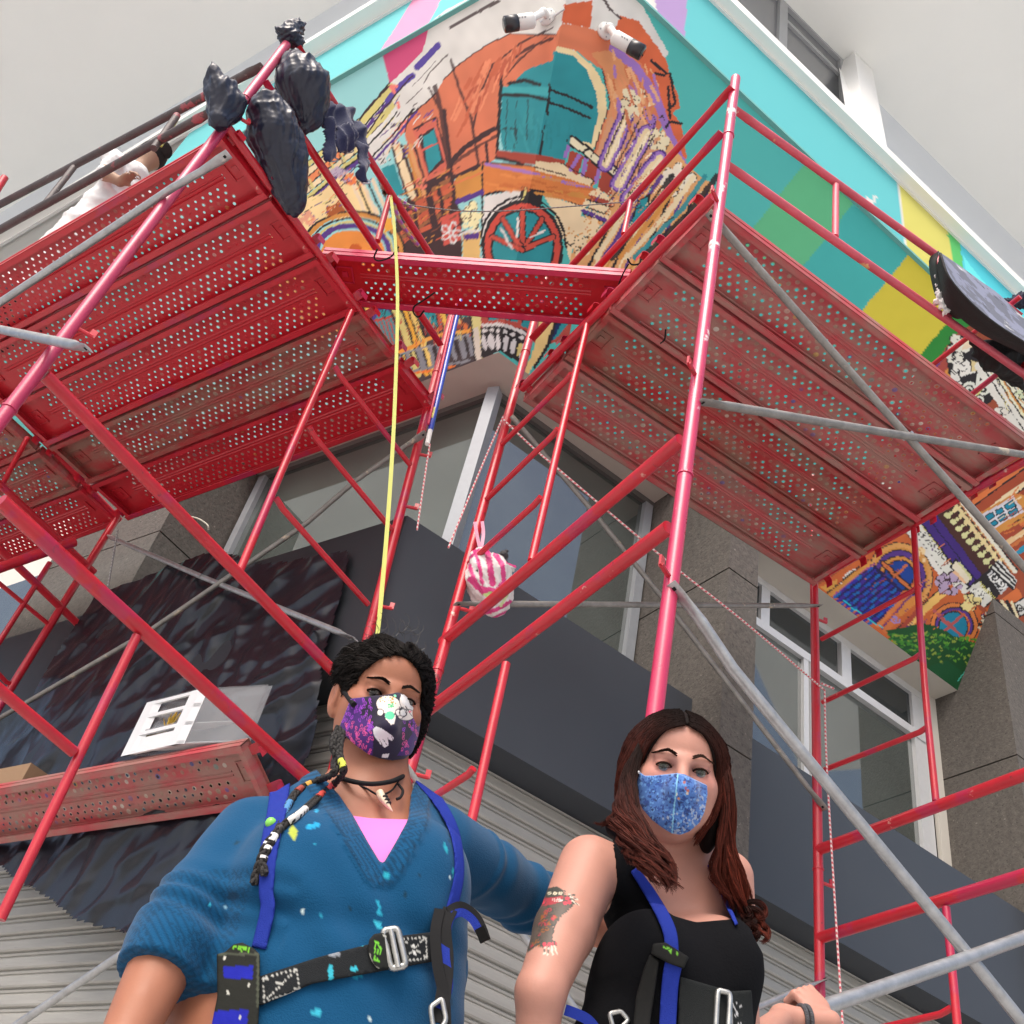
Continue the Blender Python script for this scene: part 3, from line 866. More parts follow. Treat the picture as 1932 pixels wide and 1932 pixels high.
    P([(1060, 640), (1230, 690), (1130, 1000), (880, 1380), (820, 1380), (960, 1100)], (222, 196, 130)); P([(1230, 700), (1330, 690), (1180, 960), (1130, 990)], (22, 38, 84)); P([(1320, 690), (1400, 720), (1200, 960), (1180, 950)], TE)
    Ln([(1225, 700), (1130, 1000), (980, 1260)], K, 26); Ln([(1120, 1240), (1060, 1300)], OC, 20); Ln([(1160, 1200), (1180, 1150)], (226, 214, 180), 60)


def fine_strokes(c, quad, n, d, cols, seed, w=(3, 7), ln=(20, 60)):
    """short brush strokes scattered in a quad, all roughly along d"""
    g = np.random.default_rng(seed); q = [np.array(p, float) for p in quad]; d = np.array(d, float); d /= np.linalg.norm(d)
    for i in range(n):
        u, v = g.uniform(0, 1), g.uniform(0, 1)
        p = (q[0] * (1 - u) + q[1] * u) * (1 - v) + (q[3] * (1 - u) + q[2] * u) * v
        a = g.normal(0, .12); e = np.array([d[0] * math.cos(a) - d[1] * math.sin(a), d[0] * math.sin(a) + d[1] * math.cos(a)]) * g.uniform(*ln)
        c.line([p, p + e], cols[g.integers(0, len(cols))], g.uniform(*w), .9)


def art_detail(c):
    c.use(615, 0, 0.3472)
    fine_strokes(c, [(240, 640), (420, 480), (640, 620), (420, 880)], 60, (-1, 1.05), [DK, WH, CR, YE, PU, (206, 120, 80)], 1)
    fine_strokes(c, [(380, 1000), (700, 900), (740, 1340), (380, 1340)], 70, (1, -.55), [DK, (196, 92, 62), OC, (120, 70, 50)], 2)
    fine_strokes(c, [(1540, 640), (1800, 560), (1900, 1050), (1600, 1100)], 60, (-.5, 1), [PU, LA, CR, (244, 232, 200), K, OC], 3)
    fine_strokes(c, [(1420, 1100), (1750, 950), (1900, 1200), (1350, 1400)], 90, (1, -1.15), [K, CR, OC, PU, TE, (206, 120, 80)], 4)
    fine_strokes(c, [(700, 420), (1080, 220), (1000, 330), (760, 700)], 36, (-.4, 1), [(190, 96, 66), (222, 136, 100), (176, 84, 60)], 5, (8, 22), (40, 130))
    fine_strokes(c, [(1560, 200), (1800, 400), (1700, 760), (1520, 500)], 36, (.3, 1), [(214, 140, 96), (196, 108, 66), LA, (226, 170, 120)], 6, (8, 20), (40, 110))
    fine_strokes(c, [(870, 900), (1400, 1000), (1380, 1100), (870, 1020)], 30, (1, .2), [(214, 134, 70), (190, 104, 52), OC], 7, (8, 18), (40, 120))
    fine_strokes(c, [(980, 560), (1420, 620), (1290, 760), (980, 740)], 30, (.05, 1), [(38, 132, 140), (48, 146, 152)], 8, (10, 22), (40, 90))
    P, Ln = c.poly, c.line
    for a, w in (([(640, 430), (700, 370), (860, 250), (1000, 185), (1250, 190)], 5), ([(430, 720), (450, 630), (600, 510)], 6), ([(1500, 380), (1545, 560), (1440, 860)], 5), ([(480, 700), (600, 640), (660, 900)], 6), ([(1280, 890), (1455, 980), (1435, 1010)], 5), ([(860, 878), (1130, 905), (1300, 950)], 5),
                 ([(1620, 620), (1510, 880)], 6), ([(1700, 660), (1560, 940)], 6), ([(1780, 740), (1630, 1020)], 6), ([(340, 470), (215, 600), (160, 690)], 8), ([(470, 410), (340, 560), (200, 760)], 6)): Ln(a, DK, w)
    c.use(531, 279.5, 0.217)
    fine_strokes(c, [(120, 520), (560, 180), (720, 320), (300, 700)], 50, (1, -.75), [K, CR, YE, (222, 132, 84), PU], 9, (4, 9), (30, 90))
    fine_strokes(c, [(980, 1360), (1650, 1390), (1650, 1600), (1080, 1700)], 60, (.1, 1), [K, (176, 72, 62), YE, TE, OC], 10, (5, 12), (30, 90))
    c.use(1621, 643, 0.1609)
    fine_strokes(c, [(1500, 300), (2100, 300), (2600, 1800), (1900, 1200)], 80, (.6, 1), [K, (222, 220, 210), OC, YE], 11, (6, 14), (50, 160))
    c.use(1453.5, 950.4, 0.2477)
    fine_strokes(c, [(600, 500), (1300, 200), (1760, 990), (1000, 900)], 60, (-.8, .6), [K, (206, 120, 60), (150, 70, 40), (90, 44, 110)], 12, (4, 9), (20, 70))
    fine_strokes(c, [(1700, 0), (2100, -200), (2200, 500), (1800, 420)], 40, (1, -.7), [K, (206, 112, 60), CR, RB], 13, (5, 12), (40, 120))


def art_right(c):
    c.use(1261, 0, 0.3472)
    P, Ln = c.poly, c.line
    TQ = (72, 176, 170)
    P([(735, 895), (830, 830), (1040, 1060), (700, 1500), (380, 1340), (440, 1265)], (94, 182, 132), tex=0.02)
    P([(995, 1120), (1420, 1250), (1020, 1725), (700, 1490)], (66, 172, 168), tex=0.02)
    P([(1300, 1390), (1500, 1230), (1900, 1500), (1500, 1770), (1340, 1970), (1015, 1735)], (206, 192, 62), tex=0.02)
    P([(1600, 1650), (1800, 1500), (1950, 1600), (1380, 2100), (1330, 1975)], (44, 132, 52), tex=0.02)
    c.use(1621, 643, 0.1609)
    big = [(1180, -120), (2600, -900), (3600, 400), (3600, 4200), (-400, 4200), (-600, 2600), (700, 470)]
    P(big, (150, 74, 48))
    P([(820, 355), (1100, 10), (1180, -60), (1130, 80), (900, 380)], (104, 60, 130)); P([(900, 330), (1050, 100), (1150, -20), (1120, 250), (960, 440)], (160, 70, 60))
    P([(940, 430), (1060, 300), (1150, 480), (1060, 560)], (206, 140, 66)); P([(1020, 520), (1130, 380), (1110, 560)], (226, 196, 180)); P([(1080, 560), (1180, 500), (1120, 620)], RB)
    P([(1050, 40), (1250, -100), (1500, 60), (1540, 340), (1200, 520), (1040, 380), (1030, 150)], K)
    c.blobs((1160, 60), 110, 16, (222, 220, 206), K, 31, 0.42, 8); c.blobs((1120, 190), 90, 16, (222, 220, 206), K, 32, 0.42, 8); c.blobs((1210, 370), 130, 34, (222, 220, 212), K, 33, 0.36, 8)
    P([(1240, 0), (1340, -60), (1420, 40), (1200, 110)], (226, 206, 176)); P([(1310, 230), (1400, 260), (1450, 350), (1320, 360)], (222, 204, 150))
    P([(1180, 430), (1440, 350), (1640, 560), (1560, 700), (1400, 830), (1280, 720)], K)
    c.scroll((1300, 570), 85, (220, 222, 210), 34, 0, 1, 3.6); c.scroll((1470, 560), 90, (220, 222, 210), 34, 0, -1, 5.0); c.scroll((1420, 710), 75, (220, 222, 210), 28, 0, 1, 1.0); Ln([(1400, 400), (1390, 520), (1330, 690)], (220, 222, 210), 44); Ln([(1440, 560), (1380, 640)], (206, 206, 120), 18)
    for off, col, w in ((-40, (222, 220, 210), 90), (18, K, 16), (60, (222, 220, 210), 60), (100, K, 14), (130, (224, 222, 190), 36), (156, OC, 16), (180, K, 14), (215, (222, 222, 200), 50), (250, K, 14), (300, (216, 222, 200), 70), (345, K, 14), (400, (222, 216, 190), 80), (450, K, 12), (500, OC, 60), (560, K, 16), (620, (170, 60, 44), 90)):
        Ln([(1440 + off * 1.0, 300), (1640 + off, 640), (2050 + off, 1240), (2500 + off, 1950)], col, w)
    c.blobs((1640, 880), 110, 26, (222, 218, 206), K, 34, 0.3, 8); P([(1560, 900), (1700, 960), (1660, 1020)], (206, 90, 50), 0.5)
    c.blobs((1900, 620), 60, 12, (206, 216, 180), K, 36, 0.4, 8)
    # lower part: red wall with a white sash window, balustrade, purple frieze, arches, hedge (crop frame 4)
    c.use(1453.5, 950.4, 0.2477)
    P([(1500, -100), (2500, -900), (2700, 900), (1930, 520), (1700, 300)], (160, 72, 44))
    for i in range(5): Ln([(1560 + i * 120, -20 + i * 60), (2100 + i * 120, -420 + i * 60)], ((206, 112, 60), CR, RB, (206, 112, 60), RB)[i], 46); Ln([(1560 + i * 120, 10 + i * 60), (2100 + i * 120, -390 + i * 60)], K, 9)
    P([(1590, 70), (1860, -80), (1960, -60), (1960, 120), (1720, 240)], OC); P([(1610, 80), (1850, -60), (1930, 60), (1700, 190)], (206, 200, 206)); P([(1630, 90), (1840, -30), (1895, 55), (1700, 165)], (206, 206, 212))
    for q in ([(1635, 95), (1690, 60), (1710, 100), (1650, 135)], [(1715, 50), (1765, 22), (1785, 58), (1725, 92)], [(1785, 10), (1850, -25), (1870, 15), (1805, 48)], [(1665, 150), (1715, 120), (1735, 150), (1690, 175)], [(1735, 110), (1790, 75), (1805, 110), (1752, 140)], [(1810, 65), (1870, 30), (1890, 62), (1830, 98)]): P(q, (26, 130, 158), edge=K, ew=6)
    Ln([(1840, 400), (1930, 340), (2100, 240)], (40, 140, 170), 40); Ln([(1800, 300), (2100, 100)], (226, 190, 140), 40); Ln([(1800, 345), (2100, 150)], (190, 110, 60), 26)
    for off, col, w in ((-150, (214, 210, 196), 34), (-118, K, 8), (-95, (216, 214, 206), 42), (-66, K, 8), (-20, (214, 214, 204), 84), (26, YE, 10), (34, K, 10), (75, (62, 38, 116), 62), (112, (30, 24, 60), 10), (150, (62, 38, 116), 62), (188, K, 10), (250, (70, 40, 34), 90), (300, (70, 40, 34), 60), (346, K, 8), (368, (222, 200, 150), 26), (392, K, 8), (410, (200, 140, 90), 14), (432, (218, 214, 196), 34), (454, K, 8)):
        Ln([(900 + off * 0.86, -150 - off * 0.3), (1140 + off * 0.86, 180 - off * 0.3), (1490 + off * 0.86, 640 - off * 0.3)], col, w)
    for i in range(9):
        x, y = 1350 + i * 42, 50 + i * 50
        c.ell((x + 60, y - 10), 17, 30, (222, 206, 150), 28); c.ell((x + 92, y - 30), 10, 10, (222, 206, 150)); c.ell((x, y + 40), 26, 22, (206, 206, 150), 20); c.ell((x + 28, y + 20), 12, 12, (206, 206, 150))
    g = np.random.default_rng(5)
    for i in range(22):
        t = i / 21; x, y = 1120 + t * 230, 195 + t * 240
        Ln([(x + g.uniform(-20, 20), y + g.uniform(-24, 24)), (x + g.uniform(-20, 30), y + g.uniform(-24, 24))], K, 6)
    # wall and big arch with blue door
    P([(340, 640), (760, 360), (1000, 190), (1300, 560), (1500, 700), (1760, 990), (1420, 1420), (-700, 1420), (-700, 200)], (190, 96, 48))
    P([(380, 640), (520, 560), (480, 690)], (206, 150, 70)); Ln([(545, 610), (590, 540), (640, 510)], (216, 214, 206), 26); Ln([(560, 590), (640, 505)], K, 6)
    for r, col, w in ((300, K, 12), (280, (206, 150, 84), 34), (252, OC, 20), (238, K, 8), (215, PU, 36), (190, K, 8), (172, OC, 22)): c.ell((985, 560), r * 0.82, r * 0.86, col, -14, 190, 425, w)
    c.ell((985, 545), 118, 122, K, -14); c.ell((985, 545), 108, 112, (26, 62, 140), -14)
    Ln([(860, 450), (940, 540), (1060, 640)], K, 36); Ln([(860, 450), (940, 540), (1060, 640)], (196, 108, 60), 24); Ln([(1040, 470), (940, 560)], (196, 108, 60), 20)
    P([(790, 470), (1010, 660), (820, 930), (480, 700)], (34, 26, 80))
    for i in range(7):
        for j in range(9):
            x, y = 770 - i * 40 + j * 30, 490 + i * 32 + j * 27
            Ln([(x, y), (x - 44, y + 34)], ((26, 80, 170), (44, 44, 150), (22, 96, 170), (60, 40, 140))[(i * 3 + j) % 4], 23)
    Ln([(790, 455), (480, 690)], (160, 70, 130), 14); Ln([(760, 450), (440, 700)], OC, 34); Ln([(740, 430), (430, 680)], K, 7)
    for a, b, col, w in (((1330, 660), (1070, 900), (224, 180, 100), 64), ((1300, 640), (1050, 870), K, 8), ((1100, 730), (990, 830), (206, 132, 62), 60), ((1140, 800), (960, 990), RB, 40), ((1040, 690), (820, 930), (206, 120, 66), 34), ((1070, 700), (850, 950), (90, 44, 110), 14), ((960, 860), (880, 960), (196, 110, 60), 50), ((1400, 820), (1180, 1010), RB, 50), ((1600, 930), (1450, 1100), (206, 110, 50), 36), ((1640, 960), (1500, 1120), K, 7), ((1500, 850), (1400, 990), (206, 120, 60), 26)): Ln([a, b], col, w)
    c.scroll((950, 880), 34, (150, 130, 190), 12, 0, 1, 0)
    for r, col, w in ((180, K, 10), (165, (206, 120, 60), 26), (146, K, 8), (132, PU, 18)): c.ell((1400, 930), r, r * 0.95, col, -10, 190, 400, w)
    c.ell((1395, 935), 115, 118, K, -10); c.ell((1395, 935), 106, 108, (24, 120, 150), -10)
    Ln([(1250, 820), (1460, 1010)], (170, 84, 84), 26); Ln([(1460, 850), (1330, 960)], (170, 84, 84), 22)
    c.blobs((1370, 600), 90, 40, (176, 156, 184), DK, 41, 0.3, 7); c.blobs((1140, 400), 60, 12, (222, 196, 150), OC, 42, 0.42, 6)
    P([(1410, 420), (1540, 560), (1500, 620), (1370, 480)], (222, 214, 190), edge=K, ew=10); Ln([(1400, 520), (1480, 600)], (222, 180, 140), 22); Ln([(1440, 450), (1530, 570)], (206, 206, 150), 20)
    # stacked white capitals
    P([(1560, 590), (1700, 460), (1860, 600), (1740, 700), (1640, 790), (1490, 650)], K)
    P([(1650, 540), (1720, 470), (1840, 610), (1760, 690)], (196, 196, 196)); P([(1665, 545), (1720, 490), (1820, 610), (1755, 675)], (50, 50, 52)); c.scroll((1710, 560), 46, (222, 222, 218), 14, 0, 1, 0); c.scroll((1765, 610), 40, (222, 222, 218), 14, 0, -1, 2)
    P([(1500, 650), (1590, 590), (1700, 720), (1620, 790)], (206, 206, 196)); c.blobs((1600, 690), 70, 24, (216, 216, 206), K, 43, 0.28, 6)
    for i in range(14): Ln([(1600 + i * 10, 600 + i * 10), (1590 + i * 10, 614 + i * 10)], (206, 200, 100), 6)
    c.blobs((1520, 760), 70, 22, (222, 206, 140), K, 44, 0.36, 7)
    for i in range(6): Ln([(1740 - i * 10, 430 + i * 14), (1870 - i * 4, 590 + i * 12)], (216, 216, 210) if i % 2 == 0 else K, 16)
    P([(1640, 800), (1730, 760), (1760, 840), (1680, 890)], (206, 106, 50)); P([(1760, 720), (1880, 640), (1930, 720), (1830, 760)], (206, 110, 60)); P([(1850, 760), (1960, 700), (1990, 830), (1900, 860)], (206, 206, 200), edge=K, ew=10); c.scroll((1900, 790), 34, K, 10)
    for i in range(5): Ln([(1690 + i * 36, 730 + i * 4), (1760 + i * 30, 800 + i * 16)], (222, 210, 170) if i % 2 == 0 else K, 20)
    c.blobs((1800, 920), 80, 30, (214, 212, 200), K, 45, 0.34, 7); c.blobs((1640, 890), 44, 12, (214, 206, 190), K, 46, 0.4, 6)
    for i in range(5): Ln([(1580 + i * 16, 940 - i * 26), (1720 + i * 16, 1060 - i * 26)], (216, 206, 180) if i % 2 == 0 else K, 18)
    for i in range(26): c.blobs((1860 + i * 14, 1060 + i * 46), 34, 4, ((214, 208, 190), (206, 110, 50), (216, 206, 180), (60, 44, 130))[i % 4], K, 60 + i, 0.6, 6)
    Ln([(1760, 990), (2000, 1300), (2300, 1900)], K, 10)
    # hedge along the foot
    P([(880, 970), (960, 950), (1160, 910), (1260, 930), (1400, 1010), (1560, 1060), (1720, 1020), (1790, 1040), (1420, 1480), (1100, 1300)], (24, 74, 36))
    for i in range(190):
        t, s = g.uniform(0, 1), g.uniform(0, 1) ** 1.6
        x = 900 + t * 800; y = 960 + t * 90 + s * (150 + 120 * t) + (40 if t < .2 else 0)
        col = ((64, 130, 44), (96, 150, 50), (40, 104, 44), (130, 150, 60))[g.integers(0, 4)]
        Ln([(x, y), (x + g.uniform(8, 30), y + g.uniform(-14, 16))], col, g.uniform(9, 17))
    P([(1180, 1260), (1440, 1440), (1500, 1300), (1340, 1190)], (22, 82, 48), 0.7)
    Ln([(1425, 1352), (1560, 1190), (1725, 1025)], (80, 190, 170), 7)
    Ln([(860, 950), (730, 870), (560, 740)], (40, 190, 200), 9)


def art_upper_left(c):
    c.use(615, 0, 0.3472)
    P = c.poly
    P([(298, 272), (478, -10), (640, -20), (548, 138)], (226, 148, 184), tex=0.02)
    P([(548, 138), (640, 60), (760, 0), (900, -90), (1400, -400), (1400, 0), (800, 60), (560, 170)], WH, tex=0.02)
    P([(540, 130), (640, 90), (590, 160)], (70, 190, 190), 0.5)
    c.line([(600, 150), (620, 90)], DK, 14)


def art_lower_left_bg(c):
    c.use(615, 0, 0.3472)
    P = c.poly
    P([(300, 270), (555, 140), (575, 230), (470, 345), (350, 470)], (198, 74, 118), tex=0.02)


def art_upper_right(c):
    c.use(1261, 0, 0.3472)
    P = c.poly
    P([(-900, -900), (-40, -60), (0, 0), (-60, 90), (-900, -400)], WH)
    P([(-80, -80), (104, -40), (98, 80), (85, 215), (0, 150), (-60, 80)], (170, 142, 190), tex=0.02)
    P([(1245, 985), (1500, 1180), (1515, 1240), (1560, 1440), (1500, 1560), (1302, 1395), (1268, 1150)], (204, 198, 100), tex=0.02)
    P([(1510, 1230), (1580, 1300), (1600, 1390), (1640, 1560), (1580, 1600), (1545, 1420)], (84, 184, 98), tex=0.02)
    P([(1580, 1290), (2400, 2100), (2300, 2300), (1620, 1560)], (74, 196, 210), tex=0.02)
    P([(1600, 1380), (1640, 1440), (1760, 1590), (2000, 1760), (1900, 1760), (1640, 1560)], (100, 218, 220), tex=0.02)
    c.line([(1245, 985), (1258, 1060), (1268, 1150), (1302, 1390)], WH, 9)
    c.line([(1080, 1075), (1105, 1110), (1125, 1068)], WH, 16)


# ------------------------------------------------------------------ mural surfaces
M_MURAL = mat('mural_paint', (1, 1, 1), 0.7, attr=True, bump=0.04, bscale=25, spec=0.3)
CELL = 0.0102


def mural_face(side, z0, z1, dfun, smax, arts, base, name, label):
    n, uu = (NR, UR) if side == 'R' else (NL, UL)
    D0 = DR0 if side == 'R' else DL0
    CELL = globals()['CELL'] * (1.7 if name == 'mural_frieze' else 1.0)
    nz = max(2, int(math.hypot(z1 - z0, dfun(z0)[0 if side == 'R' else 1] - dfun(z1)[0 if side == 'R' else 1]) / CELL))
    sl = [0.0]
    while sl[-1] < smax: sl.append(sl[-1] + (CELL * 1.75 if side == 'R' and 1.75 < sl[-1] < 4.3 else CELL * (2.5 if (side == 'L' and sl[-1] > 3.2) else 1.0)))
    sl = np.array(sl); ns = len(sl) - 1
    zs = np.linspace(z0, z1, nz + 1)
    V = np.zeros((nz + 1, ns + 1, 3))
    for i, z in enumerate(zs):
        dR, dL = dfun(z)
        cpt = corner2(dR, dL)
        s = sl
        # fold first, then along the wall to a fixed far end
        V[i, :, 0] = cpt[0] + uu[0] * s; V[i, :, 1] = cpt[1] + uu[1] * s; V[i, :, 2] = z
    P = V.reshape(-1, 3)
    px, py = to_px(P)
    c = Canvas(px, py, base)
    c.thick = True
    for a in arts: a(c)
    idx = np.arange((nz + 1) * (ns + 1)).reshape(nz + 1, ns + 1)
    a, b, cc_, d = idx[:-1, :-1].ravel(), idx[:-1, 1:].ravel(), idx[1:, 1:].ravel(), idx[1:, :-1].ravel()
    F = np.stack([a, b, cc_, d] if side == 'R' else [b, a, d, cc_], 1)
    me = bpy.data.meshes.new(name)
    loc = np.array(B['_w'])
    me.vertices.add(len(P)); me.vertices.foreach_set('co', (P - loc).ravel())
    me.loops.add(F.size); me.loops.foreach_set('vertex_index', F.ravel().astype(np.int32))
    me.polygons.add(len(F)); me.polygons.foreach_set('loop_start', np.arange(0, F.size, 4, dtype=np.int32))
    me.update(calc_edges=True)
    at = me.color_attributes.new('Col', 'FLOAT_COLOR', 'POINT')
    col = np.ones((len(P), 4)); col[:, :3] = np.clip(c.C, 0.004, 0.95)
    at.data.foreach_set('color', col.ravel())
    return link(name, me, M_MURAL, B, loc, label)


lean = lambda z: (DR0 - LEAN * (z - Z0), DL0 - LEAN * (z - Z0))
mural_face('R', Z0, ZL, lean, 8.6, [art_left, art_right, art_detail], (78, 178, 172), 'mural_panel', 'leaning wall face painted with old facades, teal and yellow squares')
mural_face('L', Z0, ZL, lean, 4.0, [art_lower_left_bg, art_left, art_detail], (146, 204, 204), 'mural_panel', 'leaning wall face painted with cornices and a magenta stripe')
upf = lambda z: (DRt - 0.0 * z, DLt)
mural_face('R', ZL + 0.03, ZT - 0.002, upf, 8.2, [art_upper_right], (94, 188, 192), 'mural_frieze', 'upright pale turquoise band with yellow and green blocks')
mural_face('L', ZL + 0.03, ZT - 0.002, upf, 4.4, [art_upper_left], (104, 192, 196), 'mural_frieze', 'upright pale turquoise band with a pink stripe')
# ledge between the two
M_LEDGE = mat('turquoise_ledge_paint', (0.14, 0.42, 0.40), 0.6)
ring(DRt - 0.0, DLt - 0.0, DRt + 0.3, DLt + 0.3, ZL, ZL + 0.03, 8.4, 4.5, 'ledge', M_LEDGE)
# far, unpainted lengths of the same faces
M_TQ = mat('turquoise_wall_paint', (0.10, 0.42, 0.40), 0.65)
for side, L0, L1 in (('R', 8.6, 14), ('L', 4.0, 10)):
    n, uu = (NR, UR) if side == 'R' else (NL, UL)
    a, b = corner2(*lean(Z0)), corner2(*lean(ZL))
    MB().slab([v3(a + uu * L0, Z0), v3(a + uu * L1, Z0), v3(b + uu * L1, ZL), v3(b + uu * L0, ZL)], v3(-n * 0.05, 0)).build('wall', M_TQ, B)
# ------------------------------------------------------------------ scaffold
sP1, sP2 = np.array([.49, 2.385]), np.array([-.135, 3.77])
sP3, sP4 = np.array([1.811, 4.636]), np.array([2.436, 3.251])
sQ1, sQ2 = np.array([-1.655, 2.64]), np.array([-.555, 4.025])
_ul = np.array([math.cos(math.radians(139)), math.sin(math.radians(139))])
sQ4, sQ3 = sQ2 + _ul * 2.53, sQ1 + _ul * 2.53
PZ = 4.22


def vp(a, b, px, py):
    t = b - a
    return on(px, py, (-t[1], t[0], 0.0), float(-t[1] * a[0] + t[0] * a[1]))


def pxl(a, b, pts): return [vp(a, b, *p) for p in pts]


def bez(pts, n=6):
    """round the polyline a little (Catmull-Rom)"""
    P = [np.asarray(p, float) for p in pts]
    if len(P) < 3: return P
    Q = [2 * P[0] - P[1]] + P + [2 * P[-1] - P[-2]]
    out = []
    for i in range(1, len(Q) - 2):
        for k in range(n):
            t = k / n
            out.append(0.5 * (2 * Q[i] + (Q[i + 1] - Q[i - 1]) * t + (2 * Q[i - 1] - 5 * Q[i] + 4 * Q[i + 1] - Q[i + 2]) * t * t + (3 * Q[i] - Q[i - 1] - 3 * Q[i + 1] + Q[i + 2]) * t ** 3))
    out.append(P[-1])
    return out


def tb(root, name, pts, r, m, seg=14, label=None):
    o = MB().tube(pts, r, seg).build(name, m, root, label=label)
    return smooth_angle(o, 50)


def post(root, a, b, top, bot, r, m, name='post', label=None, cuff=None):
    """upright given by two pixels, carried down to the ground"""
    A, Bt = vp(a, b, *top), vp(a, b, *bot)
    G = Bt + (Bt - A) * ((GROUND + 0.02 - Bt[2]) / (Bt[2] - A[2]))
    o = tb(root, name, [A, Bt, G], r, m, 16, label)
    MB().box(G + np.array([-.075, -.075, -.02]), (.15, 0, 0), (0, .15, 0), (0, 0, .012)).build('base_plate', m, o if False else root)
    d = (A - G) / np.linalg.norm(A - G)
    for z in (cuff or []):
        c = G + d * (z - G[2]) / d[2]
        MB().tube([c - d * 0.004, c + d * 0.004], r + 0.0035, 16).build('sleeve', m, root)
    return A, G, d


def studs(root, A, G, d, zs, out, m):
    out = v3(out / np.linalg.norm(out), 0)
    for z in zs:
        c = G + d * (z - G[2]) / d[2]
        q = MB().tube([c, c + out * 0.075], 0.0085, 8)
        up = np.array([0, 0, 1.0])
        q.box(c + out * 0.06 - up * 0.004 - np.cross(out, up) * 0.004, out * 0.022, up * 0.036, np.cross(out, up) * 0.008)
        q.build('locking_stud', m, root)


def frame(label, a, b, base, m, posts, bars, inner, rungs, group='red scaffold frames'):
    t = thing('steel_scaffold', label, 'scaffold', v3(base, GROUND), group)
    res = []
    for top, bot, cuff, mm in posts: res.append(post(t, a, b, top, bot, 0.0235, mm, cuff=cuff))
    for p, q, r in bars: tb(t, 'cross_bar', pxl(a, b, [p, q]), r, m)
    for pts in inner: tb(t, 'ladder_post', bez(pxl(a, b, pts), 3), 0.0165, m)
    for pts in rungs:
        P = pxl(a, b, pts)
        P = [P[0], P[0] + (P[1] - P[0]) * 0.08 - np.array([0, 0, 0.012]), P[1]] if len(P) == 2 else P
        tb(t, 'rung', P, 0.0135, m, 10)
    return t, res


M_PINKP = mat('pink_sheen_red_paint', (0.47, 0.035, 0.10), 0.36, var=0.14, scale=3, coat=0.2, bump=0.06, bscale=120, spots=[((0.30, 0.03, 0.04), 6, 0.60, 0.7)])  # red with the pink sky sheen of the street post put into its colour
# right scaffold, frame at the corner
fA, rA = frame('tall red and pink ladder frame with white paint splashes, right of the woman in blue', sP1, sP2, sP1, M_RED,
    [((1388, 148), (1236, 1340), [4.62, 2.48], M_REDW), ((1032, 520), (830, 1250), [4.62, 2.48], M_RED)],
    [((1345, 372), (985, 733), .022), ((1285, 830), (835, 1212), .024), ((1262, 995), (802, 1345), .024)],
    [[(1108, 612), (1070, 770), (1003, 1058)], [(955, 1252), (924, 1392), (893, 1535), (830, 1800)]],
    [[(1078.5, 705), (943, 842)], [(1053, 809), (914, 946)], [(1020.5, 938), (876, 1071)], [(893, 1450), (792, 1520)]])
studs(fA, *rA[0], [4.05, 2.95, 2.05, 0.7], -UR + NR * 0.4, M_RED)
studs(fA, *rA[1], [4.02, 2.82, 2.0], UR * 1.0 + NR * 0.5, M_RED)
# far right frame
fB, rB = frame('red ladder frame standing at the right edge before the white framed windows', sP3, sP4, sP3, M_RED,
    [((1533, 900), (1548, 1932), [4.62, 2.48], M_RED), ((1911, 588), (2110, 1471), [4.62, 2.48], M_RED)],
    [((1541, 1092), (1950, 860), .022), ((1546, 1603), (2100, 1400), .026), ((1546, 1770), (2100, 1600), .026), ((1541, 975), (1940, 660), .015), ((1538, 860), (1925, 560), .015)],
    [[(1724, 998), (1744, 1286), (1766, 1512)], [(1785, 1712), (1806, 1932), (1815, 2050)]],
    [[(1737, 1103), (1550, 1206)], [(1742, 1230), (1552, 1325)], [(1752, 1370), (1556, 1452)], [(1795, 1902), (1552, 1965)]])
studs(fB, *rB[0], [4.0, 2.95, 2.42, 1.25], UR + NR * 0.3, M_RED)
# left scaffold, frame at the corner
fC, rC = frame('red ladder frame crossing the left half, its street post leaning up to the black bag', sQ1, sQ2, sQ1, M_RED,
    [((540, 85), (0, 795), [4.5, 2.3], M_PINKP), ((870, 528), (700, 1180), [4.5, 2.3], M_RED)],
    [((430, 240), (806, 766), .020), ((85, 708), (650, 1288), .0235), ((0, 945), (585, 1475), .0265)],
    [[(663, 588), (560, 822), (452, 1078)], [(258, 1200), (130, 1465), (0, 1735)]],
    [[(632, 692), (776, 880)], [(583, 806), (738, 998)], [(521, 940), (694, 1140)]])
tb(fC, 'knee_brace', pxl(sQ1, sQ2, [(139, 1419), (0, 1302), (-60, 1250)]), 0.0185, M_RED)
studs(fC, *rC[0], [4.35, 2.75], UL * -0.3 + NL * -0.6, M_RED)
studs(fC, *rC[1], [3.9, 3.55, 2.95, 2.66, 2.30], UR * 0.6 + UL * -0.5, M_RED)
# left far frame
fD, rD = frame('red ladder frame at the left edge behind the near one', sQ3, sQ4, sQ4, M_RED,
    [((9, 335), (-160, 600), [4.5, 2.3], M_RED), ((222, 975), (28, 1286), [4.5, 2.3], M_RED)],
    [((30, 776), (226, 982), .020), ((-60, 858), (178, 1080), .022), ((-80, 960), (150, 1180), .0235)],
    [[(94, 1062), (-20, 1240)], [(52, 826), (0, 922)]], [[(-20, 1080), (92, 1178)], [(20, 1290), (-60, 1210)]])
tb(fD, 'coupling_pin', [at_y(140, 1022, 5.2), at_y(-60, 1092, 5.0)], 0.03, M_RED)


